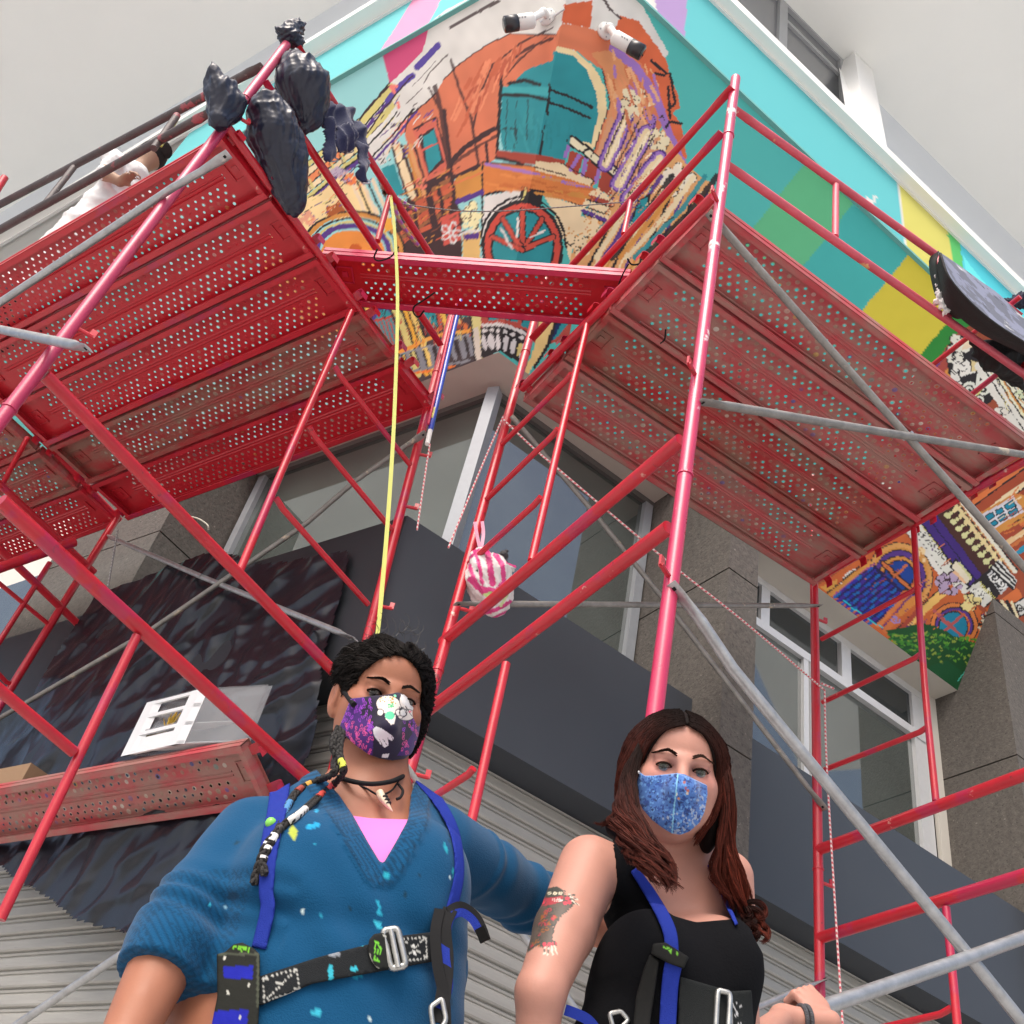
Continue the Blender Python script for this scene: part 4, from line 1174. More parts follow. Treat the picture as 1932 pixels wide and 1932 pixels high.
# --- cross braces: two flattened-end pipes joined at a pivot
def pipe(root, P, r, m, flat=(True, True), name='brace_pipe', label=None):
    A, Bq = np.asarray(P[0], float), np.asarray(P[-1], float)
    d = (Bq - A) / np.linalg.norm(Bq - A)
    pts, rs = [], []
    def endz(p, s, f):
        if f: return [(p, (0.02, 0.0035)), (p + d * s * 0.05, (0.021, 0.0035)), (p + d * s * 0.10, (r * 1.1, r * 0.6)), (p + d * s * 0.14, (r, r))]
        return [(p, (r, r))]
    e0, e1 = endz(A, 1, flat[0]), endz(Bq, -1, flat[1])[::-1]
    L = e0 + [(q, (r, r)) for q in P[1:-1]] + e1
    o = MB().tube([q[0] for q in L], [q[1] for q in L], 12).build(name, m, root, label=label)
    return smooth_angle(o, 60)


def brace(label, a, b, off, bars, group='grey pipe cross braces', pivot=None):
    """bars: (pixel points, radius, material, flat ends); plane through a and b, pushed by off"""
    a2, b2 = a + off, b + off
    P0 = vp(a2, b2, *bars[0][0][0])
    t = thing('cross_brace', label, 'scaffold brace', P0, group)
    for i, (pts, r, m, fl) in enumerate(bars):
        o3 = off * (1 + 0.35 * i * (1 if np.linalg.norm(off) else 0))
        P = [vp(a + o3, b + o3, *p) for p in pts]
        pipe(t, P, r, m, fl)
        for pt, f in ((P[0], fl[0]), (P[-1], fl[1])):
            if f:
                q = MB().tube([pt + (P[-1] - P[0]) / np.linalg.norm(P[-1] - P[0]) * (0.02 if pt is P[0] else -0.02) + v3(off, 0) * 0.12, pt + (P[-1] - P[0]) / np.linalg.norm(P[-1] - P[0]) * (0.02 if pt is P[0] else -0.02) - v3(off, 0) * 0.12], 0.007, 8)
                q.build('end_hole', M_BLACK, t)
    if pivot:
        c = vp(a2, b2, *pivot)
        MB().tube([c - v3(off, 0) * 0.5, c + v3(off, 0) * 0.6], 0.009, 10).build('pivot_rivet', M_GALV, t)
    return t


nst = np.array([math.sin(math.radians(24)), -math.cos(math.radians(24))])   # street-ward normal of the right scaffold
nsl = np.array([-math.cos(math.radians(49)), -math.sin(math.radians(49))])
brace('dusty grey pipe brace crossing below the right platform', sP1, sP4, nst * .045, [([(1336, 400), (1712, 823), (2010, 1158)], .0165, M_GALVD, (True, True)), ([(1318, 757), (1712, 823), (2020, 872)], .0165, M_GALVD, (True, True))], pivot=(1712, 823))
brace('thin grey pipe brace reaching from the striped bag across to the right frame', sP2, sP3, nst * .045, [([(965, 785), (1110, 955), (1247, 1125), (1558, 1528)], .0135, M_GALVD, (False, True)), ([(858, 1139), (1200, 1141), (1548, 1143)], .0145, M_GALVD, (True, True))])
brace('thick shiny pipe brace beside the woman in the black top', sP1, sP4, nst * .045, [([(1265, 1100), (1382, 1261), (1830, 1806), (1990, 2005)], .0175, M_GALV, (True, False)), ([(1500, 1918), (1546, 1903), (1830, 1806), (1960, 1758)], .0185, M_GALV, (False, False))], pivot=(1830, 1806))
brace('grey pipe brace pinned to the right frame near the hand', sP2, sP3, nst * .045, [([(1300, 1945), (1428, 1900), (1562, 1846)], .014, M_GALV, (False, True)), ([(760, 1436), (880, 1610), (1000, 1783), (1100, 1925)], .014, M_GALV, (True, False))])
brace('pale pipe brace under the left platform, cut by the left edge', sQ1, sQ3, nsl * .045, [([(432, 290), (326, 354), (0, 571), (-60, 611)], .0165, M_GALV, (True, False)), ([(167, 657), (110, 645), (-60, 609)], .017, M_GALV, (True, False))])
brace('grey pipe brace crossing before the black plastic sheet', sQ2, sQ4, nsl * .04, [([(195, 1008), (382, 1089), (671, 1206)], .0150, M_GALV, (True, True)), ([(804, 816), (671, 907), (575, 990), (287, 1187), (108, 1292), (-20, 1366)], .0135, M_GALVD, (True, False))], pivot=(382, 1089))
brace('lone pale pipe at the lower left before the shutter', sQ2, sQ4, nsl * .04, [([(480, 1640), (257, 1782), (20, 1942), (-60, 1996)], .0165, M_GALV, (True, False))])


# --- guard rails
def rail(label, a, b, rails, conns, m, r=.0205, group='scaffold guard rails', extra=None):
    t = thing('guard_rail', label, 'guard rail', vp(a, b, *rails[0][0]), group)
    for pts in rails:
        P = pxl(a, b, [pts[0], pts[-1]])
        pipe(t, P, r, m, (True, True), 'rail')
    for pts in conns: tb(t, 'rail_connector', pxl(a, b, pts), r * 0.8, m)
    return t


rail('long faded red rail with yellow paint stains, before the turquoise wall', sP1 + nst * .03, sP4 + nst * .03,
     [[(1384, 205), (1576, 343), (1763, 478), (1925, 596)], [(1366, 307), (1576, 444), (1803, 616), (1955, 722)]],
     [[(1577, 350), (1576, 447)], [(1768, 484), (1790, 600)]], M_REDF)
rail('short red end rail between the corner posts of the right platform', sP1 - np.array([.03, 0]), sP2 - np.array([.03, 0]),
     [[(1382, 165), (1286, 271), (1191, 375), (1032, 553)], [(1362, 250), (1286, 333), (1188, 430), (1003, 640)]],
     [[(1191, 375), (1177, 442)]], M_RED, .0185)
rail('red end rail under the blue jacket at the left platform', sQ1 + np.array([.03, 0]), sQ2 + np.array([.03, 0]),
     [[(562, 88), (615, 160), (735, 350), (862, 560)], [(500, 153), (577, 280), (700, 459), (832, 652)]],
     [[(735, 372), (712, 455)]], M_RED, .0205)
rail('sooty dark rail along the street side of the left platform', sQ1 + nsl * .03, sQ3 + nsl * .03,
     [[(496, 124), (332, 215), (139, 312), (0, 386), (-80, 428)], [(400, 210), (179, 346), (0, 437), (-80, 478)]],
     [[(334, 218), (290, 280)], [(139, 316), (84, 386)]], M_DARKPIPE, .0225)


# --- perforated steel planks
def plank_mesh(L, W, seed, dirt=0.0):
    """deck with real holes; local x along the plank, y across, z up; colours: red, dirt and dried paint round the holes"""
    g = np.random.default_rng(seed)
    V, Fc, C = [], [], []
    px_, bw = 0.050, 0.0310
    nrow = 4
    if W < 0.30: nrow = 3
    edge = (W - 2 * nrow * bw - 0.05) / 2
    ys0 = [edge + i * bw for i in range(nrow)] + [edge + nrow * bw + 0.05 + i * bw for i in range(nrow)]
    x0, x1 = 0.17, L - 0.17
    nx = int((x1 - x0) / px_) - 1
    x1 = x0 + (nx + 1) * px_
    red = np.array([1.0, 1.0, 1.0])
    def addq(pts, col):
        n = len(V); V.extend(pts); C.extend([col] * len(pts)); Fc.append(tuple(range(n, n + len(pts))))
    for ri, y in enumerate(ys0):
        off = 0.5 * px_ if ri % 2 else 0.0
        if off: addq([(x0, y, 0), (x0 + off, y, 0), (x0 + off, y + bw, 0), (x0, y + bw, 0)], (0, 0, 0))
        for k in range(nx):
            cx, cy = x0 + off + (k + .5) * px_, y + bw / 2
            big = 1.25 if (k + ri * 3) % 7 == 0 else 1.0
            R_ = 0.0068 * big
            o_ = [(px_ / 2, 0), (px_ / 2, bw / 2), (0, bw / 2), (-px_ / 2, bw / 2), (-px_ / 2, 0), (-px_ / 2, -bw / 2), (0, -bw / 2), (px_ / 2, -bw / 2)]
            n = len(V)
            rim = g.random()
            rc = 0.0
            if rim < 0.35 + 0.55 * dirt: rc = g.uniform(0.4, 1.0) * (0.35 + 0.65 * dirt)
            hue = g.random()
            plugged = g.random() < 0.10 + 0.25 * dirt
            for a_ in o_: V.append((cx + a_[0], cy + a_[1], 0)); C.append((0, hue, 0))
            for rk, cc in ((1.95, 0.0), (1.45, rc)):
                for j in range(8):
                    t = j * math.pi / 4
                    V.append((cx + R_ * rk * math.cos(t), cy + R_ * rk * math.sin(t), 0)); C.append((cc, hue, 0))
            for j in range(8):
                t = j * math.pi / 4
                V.append((cx + R_ * math.cos(t), cy + R_ * math.sin(t), -0.0015)); C.append((rc, hue, 0))
            for j in range(8):
                j2 = (j + 1) % 8
                Fc.append((n + j, n + j2, n + 8 + j2, n + 8 + j)); Fc.append((n + 8 + j, n + 8 + j2, n + 16 + j2, n + 16 + j)); Fc.append((n + 16 + j, n + 16 + j2, n + 24 + j2, n + 24 + j))
            if plugged: Fc.append(tuple(n + 24 + j for j in range(8)))
        e = x0 + off + nx * px_
        if x1 - e > 1e-6: addq([(e, y, 0), (x1, y, 0), (x1, y + bw, 0), (e, y + bw, 0)], (0, 0, 0))
    # solid strips: ribs between and beside the hole bands
    def strip(y0, y1, prof):
        n = len(prof)
        for i in range(n - 1):
            ya, za = y0 + (y1 - y0) * prof[i][0], prof[i][1]; yb, zb = y0 + (y1 - y0) * prof[i + 1][0], prof[i + 1][1]
            m_ = 12
            for k in range(m_):
                xa, xb = x0 + (x1 - x0) * k / m_, x0 + (x1 - x0) * (k + 1) / m_
                addq([(xa, ya, za), (xb, ya, za), (xb, yb, zb), (xa, yb, zb)], (0, 0, 0))
    strip(0, edge, [(0, 0), (.3, 0), (.42, -.004), (.6, -.004), (.72, 0), (1, 0)])
    strip(W - edge, W, [(0, 0), (.28, 0), (.4, -.004), (.58, -.004), (.7, 0), (1, 0)])
    yc = edge + nrow * bw
    strip(yc, yc + 0.05, [(0, 0), (.2, 0), (.32, -.005), (.42, 0), (.58, 0), (.68, -.005), (.8, 0), (1, 0)])
    for xa, xb in ((0.0, x0), (x1, L)):
        for k in range(3):
            a_, b_ = xa + (xb - xa) * k / 3, xa + (xb - xa) * (k + 1) / 3
            addq([(a_, 0, 0.0), (b_, 0, 0.0), (b_, W, 0.0), (a_, W, 0.0)], (0.12 * dirt, 0.3, 0))
    return V, Fc, C


def plank_mat(name, base, dirtc, dirt, coat=0.1):
    m = bpy.data.materials.new(name); m.use_nodes = True
    nt, N, L, b = nodes_of(m)
    b.inputs['Roughness'].default_value = 0.38 + 0.25 * dirt
    b.inputs['Coat Weight'].default_value = coat
    tc = N.new('ShaderNodeTexCoord')
    at = N.new('ShaderNodeVertexColor'); at.layer_name = 'Col'
    sep = N.new('ShaderNodeSeparateColor'); L.new(at.outputs[0], sep.inputs[0])
    mp = N.new('ShaderNodeMapping'); mp.inputs['Scale'].default_value = (2.2, 6, 1); L.new(tc.outputs['Object'], mp.inputs[0])
    oi = N.new('ShaderNodeObjectInfo'); ad = N.new('ShaderNodeVectorMath'); ad.operation = 'ADD'
    sc2 = N.new('ShaderNodeVectorMath'); sc2.operation = 'SCALE'; L.new(oi.outputs['Location'], sc2.inputs[0]); sc2.inputs['Scale'].default_value = 7.0
    L.new(mp.outputs[0], ad.inputs[0]); L.new(sc2.outputs[0], ad.inputs[1])
    n1 = N.new('ShaderNodeTexNoise'); n1.inputs['Scale'].default_value = 1.6; n1.inputs['Detail'].default_value = 7; n1.inputs['Roughness'].default_value = 0.65
    L.new(ad.outputs[0], n1.inputs['Vector'])
    r1 = N.new('ShaderNodeMapRange'); r1.inputs['From Min'].default_value = 0.62 - 0.30 * dirt; r1.inputs['From Max'].default_value = 0.80 - 0.24 * dirt; r1.inputs['To Max'].default_value = 0.35 + 0.5 * dirt
    L.new(n1.outputs['Fac'], r1.inputs['Value'])
    mx = N.new('ShaderNodeMix'); mx.data_type = 'RGBA'; mx.inputs['A'].default_value = (*base, 1); mx.inputs['B'].default_value = (*dirtc, 1); L.new(r1.outputs[0], mx.inputs['Factor'])
    n2 = N.new('ShaderNodeTexNoise'); n2.inputs['Scale'].default_value = 2.4; n2.inputs['Detail'].default_value = 5
    L.new(ad.outputs[0], n2.inputs['Vector'])
    r2 = N.new('ShaderNodeMapRange'); r2.inputs['From Min'].default_value = 0.66; r2.inputs['From Max'].default_value = 0.72; r2.inputs['To Max'].default_value = 0.75 * dirt
    L.new(n2.outputs['Color'], r2.inputs['Value'])
    mx2 = N.new('ShaderNodeMix'); mx2.data_type = 'RGBA'; L.new(mx.outputs['Result'], mx2.inputs['A']); mx2.inputs['B'].default_value = (0.06, 0.06, 0.055, 1); L.new(r2.outputs[0], mx2.inputs['Factor'])
    # dried paint drops round the holes
    cr_ = N.new('ShaderNodeValToRGB'); e = cr_.color_ramp
    cols = [(0.0, (0.30, 0.24, 0.17)), (0.5, (0.36, 0.29, 0.22)), (0.80, (0.48, 0.42, 0.34)), (0.88, (0.10, 0.26, 0.24)), (0.91, (0.50, 0.36, 0.10)), (0.94, (0.09, 0.10, 0.30)), (0.97, (0.55, 0.51, 0.45))]
    e.interpolation = 'CONSTANT'
    e.elements[0].position = 0; e.elements[0].color = (*cols[0][1], 1); e.elements[1].position = cols[1][0]; e.elements[1].color = (*cols[1][1], 1)
    for p_, c_ in cols[2:]:
        x = e.elements.new(p_); x.color = (*c_, 1)
    L.new(sep.outputs[1], cr_.inputs[0])
    mx3 = N.new('ShaderNodeMix'); mx3.data_type = 'RGBA'; L.new(sep.outputs[0], mx3.inputs['Factor']); L.new(mx2.outputs['Result'], mx3.inputs['A']); L.new(cr_.outputs[0], mx3.inputs['B'])
    L.new(mx3.outputs['Result'], b.inputs['Base Color'])
    bp = N.new('ShaderNodeBump'); bp.inputs['Strength'].default_value = 0.15 + 0.3 * dirt; bp.inputs['Distance'].default_value = 0.004; L.new(n1.outputs['Fac'], bp.inputs['Height']); L.new(bp.outputs[0], b.inputs['Normal'])
    return m


M_PK = [plank_mat('red_plank_paint', (0.50, 0.010, 0.022), (0.20, 0.03, 0.03), 0.15, 0.2),
        plank_mat('dirty_plank_paint', (0.38, 0.020, 0.026), (0.24, 0.165, 0.12), 0.75),
        plank_mat('worn_pink_plank_paint', (0.47, 0.055, 0.068), (0.30, 0.21, 0.17), 0.78)]
PK_CACHE = {}


def plank(label, O, X, Y, L, W, kind, seed, group, zup=None, hooks=True, hcol=M_RED):
    """O corner, X unit vector along, Y unit vector across (3-D)"""
    O, X, Y = (np.asarray(q, float) for q in (O, X, Y))
    Zv = np.cross(X, Y)
    if Zv[2] < 0: Zv = -Zv
    t = thing('scaffold_plank', label, 'scaffold plank', O, group)
    Mx = Matrix(((X[0], Y[0], Zv[0], 0), (X[1], Y[1], Zv[1], 0), (X[2], Y[2], Zv[2], 0), (0, 0, 0, 1)))
    dirt = (0.15, 0.62, 0.85)[kind]
    key = (round(L, 2), round(W, 2), kind, seed)
    if key not in PK_CACHE:
        V, Fc, C = plank_mesh(L, W, seed, dirt)
        me = bpy.data.meshes.new('deck'); me.from_pydata(V, [], Fc)
        at = me.color_attributes.new('Col', 'FLOAT_COLOR', 'POINT')
        c4 = np.ones((len(V), 4)); c4[:, :3] = C; at.data.foreach_set('color', c4.ravel()); me.materials.append(M_PK[kind])
        def side(y0, s):
            q = MB()
            pr = [(0, 0), (0, -0.058), (0.030 * s, -0.058), (0.030 * s, -0.048)]
            th = 0.0022
            for (ya, za), (yb, zb) in zip(pr[:-1], pr[1:]):
                q.box((0.005, y0 + ya, za), (L - 0.01, 0, 0), (0, yb - ya, zb - za), (0, th * s, 0) if ya == yb else (0, 0, th))
            # small ridge on the outer face
            q.box((0.005, y0 - 0.003 * s, -0.020), (L - 0.01, 0, 0), (0, 0.003 * s, 0), (0, 0, -0.008))
            return q
        s1 = side(0.0, 1).mesh('side_rail'); s2 = side(W, -1).mesh('side_rail')
        en = []
        for x in (0.012, L - 0.012):
            q = MB().box((x - 0.001, 0.01, -0.05), (0.002, 0, 0), (0, W - 0.02, 0), (0, 0, 0.049))
            q.box((x, 0.03, -0.05), (0.028 if x < 1 else -0.028, 0, 0), (0, W - 0.06, 0), (0, 0, 0.002))
            en.append(q.mesh('end_plate'))
        hk = []
        for x, s in ((0.0, -1), (L, 1)):
            for y in (0.05, W - 0.05):
                P = [(x - s * .02, y, -.02), (x + s * .012, y, 0.0), (x + s * .04, y, .012), (x + s * .066, y, -.006), (x + s * .07, y, -.045)]
                q = MB()
                P2 = bez(P, 3)
                for i in range(len(P2) - 1):
                    a_, b_ = P2[i], P2[i + 1]
                    q.box(a_ - np.array([0, .022, 0]), b_ - a_, (0, .044, 0), (0, 0, 0.005))
                hk.append(q.mesh('hook'))
        st = []
        for x in (0.085, L - 0.085):
            q = MB()
            for (a_, b_) in (((x - .045, W / 2 - .05), (.09, .006)), ((x - .045, W / 2 + .044), (.09, .006)), ((x - .045, W / 2 - .05), (.006, .1)), ((x + .04, W / 2 - .05), (.006, .1)), ((x - .012, W / 2 - .018), (.03, .03))):
                q.box((a_[0], a_[1], -0.006), (b_[0], 0, 0), (0, b_[1], 0), (0, 0, 0.005))
            st.append(q.mesh('stamped_plate'))
        PK_CACHE[key] = (me, s1, s2, en, hk, st)
        mm = hcol if kind < 2 else M_REDF
        for q in [s1, s2] + en + st: q.materials.append(hcol if kind == 0 else (M_PK[kind]))
        for q in hk: q.materials.append(M_RED)
        for q in [s1, s2] + en + st:
            if kind: 
                at = q.color_attributes.new('Col', 'FLOAT_COLOR', 'POINT'); at.data.foreach_set('color', np.tile([0, .3, 0, 1.0], len(q.vertices)))
    me, s1, s2, en, hk, st = PK_CACHE[key]
    parts = [('deck', me), ('side_rail', s1), ('side_rail', s2)] + [('end_plate', e) for e in en] + ([('hook', h) for h in hk] if hooks else []) + [('stamped_plate', s) for s in st]
    for nm, q in parts:
        o = bpy.data.objects.new(nm, q); COL.objects.link(o); o.parent = t; o.matrix_local = Mx
    return t


def platform(a0, a1, b0, b1, kinds, labels, group, z=PZ + 0.045, seeds=None):
    """planks from bar a0-a1 to bar b0-b1 (street to wall)"""
    n = len(kinds)
    A0, A1 = v3(a0, z), v3(a1, z)
    X = v3(b0 - a0, 0); L = np.linalg.norm(X); X /= L
    Y = (A1 - A0); wtot = np.linalg.norm(Y); Y /= wtot
    Y = Y - X * np.dot(X, Y); Y /= np.linalg.norm(Y)
    w = (wtot - 0.03) / n
    for i in range(n):
        plank(labels[i], A0 + Y * (0.015 + i * w) + X * 0.03, X, Y, L - 0.06, w - 0.012, kinds[i], (seeds or range(9))[i], group)


platform(sQ1, sQ2, sQ3, sQ4, [0, 0, 0, 1, 0], [
    'clean red perforated plank at the street edge of the left platform', 'red perforated plank second from the street edge of the left platform',
    'red perforated plank in the middle of the left platform', 'muddy brown perforated plank of the left platform', 'red perforated plank of the left platform nearest the wall'], 'planks of the left platform', seeds=[1, 2, 3, 4, 5])
sQ5, sQ6 = sQ3 + _ul * 2.53, sQ4 + _ul * 2.53
platform(sQ3 + _ul * .03, sQ4 + _ul * .03, sQ5, sQ6, [0, 0, 1, 1, 0], ['clean red plank of the far left bay, outermost', 'red plank of the far left bay, second from outside', 'muddy plank in the middle of the far left bay', 'muddy plank of the far left bay beside the red one', 'red plank of the far left bay nearest the wall'], 'planks of the far left bay', seeds=[2, 3, 4, 4, 1])
platform(sP1, sP2, sP4, sP3, [2, 2, 1, 2], [
    'pale worn pink plank with grey dirt at the street edge of the right platform', 'dirty pink plank second from the street edge of the right platform',
    'dirty dark red plank third from the street edge of the right platform', 'stained pink plank of the right platform nearest the wall'], 'planks of the right platform', seeds=[11, 12, 13, 14])
# bridging plank across the corner
bz = 4.50
bA, bB = at_z(612, 466, bz), at_z(1192, 508, bz)
Xb = bB - bA; Lb = np.linalg.norm(Xb); Xb /= Lb
Yb = np.array([-Xb[1], Xb[0], 0.0]); Yb /= np.linalg.norm(Yb)
M_PINKR = mat('glossy_pink_red_paint', (0.56, 0.03, 0.09), 0.42, var=0.06)
plank('glossy red plank bridging the corner between the two platforms', bA, Xb, Yb, Lb, 0.315, 0, 21, None, hooks=False, hcol=M_PINKR)
# low plank with the drawer box
lz = 2.09
lA, lB = at_z(470, 1392, lz), at_z(-40, 1486, lz)
Xl = lB - lA; Ll = np.linalg.norm(Xl); Xl /= Ll
Yl = np.array([-Xl[1], Xl[0], 0.0]);
if Yl[1] < 0: Yl = -Yl
Yl /= np.linalg.norm(Yl)
Yl = Yl * 0.25 + np.array([0, 0, -0.13]); Wl = np.linalg.norm(Yl); Yl /= Wl            # it lies tipped towards the wall
plank('low worn pink plank at the left carrying the plastic drawer box', lA - Xl * 0.0, Xl, Yl, 2.4, Wl, 2, 31, None)
# ------------------------------------------------------------------ implicit modelling (bodies, clothes, bags)
class Ops(list):
    def ball(s, c, r, k=.02, sub=False): s.append(('e', np.asarray(c, float), np.full(3, float(r)), None, k, sub)); return s
    def ell(s, c, r, R=None, k=.02, sub=False): s.append(('e', np.asarray(c, float), np.asarray(r, float), None if R is None else np.asarray(R, float), k, sub)); return s
    def cap(s, a, b, ra, rb=None, k=.02, sub=False): s.append(('c', np.asarray(a, float), np.asarray(b, float), (ra, ra if rb is None else rb), k, sub)); return s
    def chain(s, pts, rs, k=.02):
        for i in range(len(pts) - 1): s.cap(pts[i], pts[i + 1], rs[i], rs[i + 1], k)
        return s
    def grow(s, d):
        """same shape, d thicker"""
        o = Ops()
        for q in s:
            if q[0] == 'e': o.append(('e', q[1], q[2] + (d if not q[5] else -d), q[3], q[4], q[5]))
            else: o.append(('c', q[1], q[2], (q[3][0] + d, q[3][1] + d), q[4], q[5]))
        return o


def field(ops, xs, ys, zs):
    D = np.full((len(xs), len(ys), len(zs)), 0.5, np.float32)
    for q in ops:
        if q[0] == 'e':
            c, r, Rm, k, sub = q[1:]
            m = r.max() + k + 0.03
            lo, hi = c - m, c + m
        else:
            a, b, (ra, rb), k, sub = q[1:]
            m = max(ra, rb) + k + 0.03
            lo, hi = np.minimum(a, b) - m, np.maximum(a, b) + m
        sl = []
        for ax, l, h in zip((xs, ys, zs), lo, hi):
            i0, i1 = np.searchsorted(ax, l), np.searchsorted(ax, h)
            sl.append(slice(i0, i1))
        if any(s_.stop - s_.start < 1 for s_ in sl): continue
        X = xs[sl[0]][:, None, None].astype(np.float32); Y = ys[sl[1]][None, :, None].astype(np.float32); Z = zs[sl[2]][None, None, :].astype(np.float32)
        if q[0] == 'e':
            dx, dy, dz = X - c[0], Y - c[1], Z - c[2]
            if Rm is not None:
                dx, dy, dz = (Rm[0, 0] * dx + Rm[1, 0] * dy + Rm[2, 0] * dz, Rm[0, 1] * dx + Rm[1, 1] * dy + Rm[2, 1] * dz, Rm[0, 2] * dx + Rm[1, 2] * dy + Rm[2, 2] * dz)
            k0 = np.sqrt((dx / r[0]) ** 2 + (dy / r[1]) ** 2 + (dz / r[2]) ** 2) + 1e-6
            k1 = np.sqrt((dx / r[0] ** 2) ** 2 + (dy / r[1] ** 2) ** 2 + (dz / r[2] ** 2) ** 2) + 1e-6
            d = k0 * (k0 - 1) / k1
        else:
            ab = b - a; L2 = float(ab @ ab) + 1e-9
            t = np.clip(((X - a[0]) * ab[0] + (Y - a[1]) * ab[1] + (Z - a[2]) * ab[2]) / L2, 0, 1)
            d = np.sqrt((X - a[0] - t * ab[0]) ** 2 + (Y - a[1] - t * ab[1]) ** 2 + (Z - a[2] - t * ab[2]) ** 2) - (ra + (rb - ra) * t)
        e = D[tuple(sl)]
        if sub:
            d = -d
            h = np.maximum(k - np.abs(e - d), 0) / k
            D[tuple(sl)] = np.maximum(e, d) + h * h * k * 0.25
        else:
            h = np.maximum(k - np.abs(e - d), 0) / k
            D[tuple(sl)] = np.minimum(e, d) - h * h * k * 0.25
    return D


def nets(D, xs, ys, zs):
    """surface nets on a rectilinear grid -> verts, quads"""
    S = D < 0
    nx, ny, nz = D.shape
    cs = np.zeros((nx - 1, ny - 1, nz - 1), np.int8)
    for i in (0, 1):
        for j in (0, 1):
            for k in (0, 1):
                cs += S[i:nx - 1 + i, j:ny - 1 + j, k:nz - 1 + k]
    act = (cs > 0) & (cs < 8)
    ci, cj, ck = np.nonzero(act)
    vid = np.full(act.shape, -1, np.int32); vid[ci, cj, ck] = np.arange(len(ci))
    acc = np.zeros((len(ci), 3)); cnt = np.zeros(len(ci))
    for ax in range(3):
        o1, o2 = [a for a in range(3) if a != ax]
        for u in (0, 1):
            for v in (0, 1):
                o = [0, 0, 0]; o[o1] = u; o[o2] = v
                p = [ci + o[0], cj + o[1], ck + o[2]]
                q = list(p); q[ax] = q[ax] + 1
                a, b = D[tuple(p)], D[tuple(q)]
                m = (a < 0) != (b < 0)
                t = np.where(m, a / (a - b + 1e-12), 0)
                P = np.stack([xs[p[0]], ys[p[1]], zs[p[2]]], 1).astype(float)
                g = (xs, ys, zs)[ax]
                P[:, ax] += t * (g[q[ax]] - g[p[ax]])
                acc[m] += P[m]; cnt[m] += 1
    V = acc / cnt[:, None]
    quads = []
    for ax in range(3):
        o1, o2 = [(1, 2), (2, 0), (0, 1)][ax]
        A = [slice(None)] * 3; Bq = [slice(None)] * 3
        A[ax] = slice(0, -1); Bq[ax] = slice(1, None)
        for o in (o1, o2): A[o] = slice(1, -1); Bq[o] = slice(1, -1)
        a, b = S[tuple(A)], S[tuple(Bq)]
        for m, rev in ((a & ~b, False), (~a & b, True)):
            I = np.stack(np.nonzero(m), 1)
            if not len(I): continue
            I[:, o1] += 1; I[:, o2] += 1
            def g(d1, d2):
                J = I.copy(); J[:, o1] += d1; J[:, o2] += d2
                return vid[J[:, 0], J[:, 1], J[:, 2]]
            q = np.stack([g(-1, -1), g(0, -1), g(0, 0), g(-1, 0)], 1)
            quads.append(q[:, ::-1] if rev else q)
    Q = np.vstack(quads) if quads else np.zeros((0, 4), int)
    Q = Q[(Q >= 0).all(1)]
    return V, Q


def npmesh(name, V, Q, loc, color=None, smooth=True):
    me = bpy.data.meshes.new(name)
    me.vertices.add(len(V)); me.vertices.foreach_set('co', (V - np.asarray(loc)).ravel())
    me.loops.add(Q.size); me.loops.foreach_set('vertex_index', Q.ravel().astype(np.int32))
    me.polygons.add(len(Q)); me.polygons.foreach_set('loop_start', np.arange(0, Q.size, Q.shape[1], dtype=np.int32))
    if smooth: me.polygons.foreach_set('use_smooth', np.ones(len(Q), bool))
    me.update(calc_edges=True)
    if color is not None:
        at = me.color_attributes.new('Col', 'FLOAT_COLOR', 'POINT')
        c = np.ones((len(V), 4)); c[:, :3] = np.clip(color, 0.0, 1)
        at.data.foreach_set('color', c.ravel())
    return me


def relax(V, Q, n=1, f=0.5):
    for _ in range(n):
        acc = np.zeros_like(V); cnt = np.zeros(len(V))
        for a, b in ((0, 1), (1, 2), (2, 3), (3, 0)):
            np.add.at(acc, Q[:, a], V[Q[:, b]]); np.add.at(acc, Q[:, b], V[Q[:, a]])
            np.add.at(cnt, Q[:, a], 1); np.add.at(cnt, Q[:, b], 1)
        V = V + (acc / np.maximum(cnt, 1)[:, None] - V) * f
    return V


def axis(lo, hi, h, fine=()):
    """grid line positions; fine = [(a, b, step)] intervals"""
    out, x = [], lo
    while x < hi:
        s = h
        for a, b, st in fine:
            if a <= x < b: s = min(s, st)
        out.append(x); x += s
    return np.array(out + [hi])


def poly_sd(px, py, P):
    """signed distance in pixels to polygon P, negative inside"""
    P = np.asarray(P, float)
    d = np.full(px.shape, 1e9); ins = np.zeros(px.shape, bool)
    for i in range(len(P)):
        a, b = P[i], P[(i + 1) % len(P)]
        e = b - a
        t = np.clip(((px - a[0]) * e[0] + (py - a[1]) * e[1]) / (e @ e + 1e-9), 0, 1)
        d = np.minimum(d, (px - a[0] - t * e[0]) ** 2 + (py - a[1] - t * e[1]) ** 2)
        c = (a[1] > py) != (b[1] > py)
        if a[1] != b[1]: ins ^= c & (px < e[0] * (py - a[1]) / e[1] + a[0])
    return np.where(ins, -1, 1) * np.sqrt(d)


def grid_px(xs, ys, zs):
    X, Y, Z = np.meshgrid(xs, ys, zs, indexing='ij')
    v0 = X * RM[0, 0] + Y * RM[1, 0] + Z * RM[2, 0]
    v1 = X * RM[0, 1] + Y * RM[1, 1] + Z * RM[2, 1]
    v2 = X * RM[0, 2] + Y * RM[1, 2] + Z * RM[2, 2]
    d = np.maximum(-v2, 1e-3)
    return 966 + FPX * v0 / d, 966 - FPX * v1 / d, d / FPX, Y


def bbox_of(P, y0, y1, pad=0.03):
    pts = np.array([at_y(px, py, y) for px, py in P for y in (y0, y1)])
    lo, hi = pts.min(0) - pad, pts.max(0) + pad
    lo[1], hi[1] = y0, y1
    return lo, hi


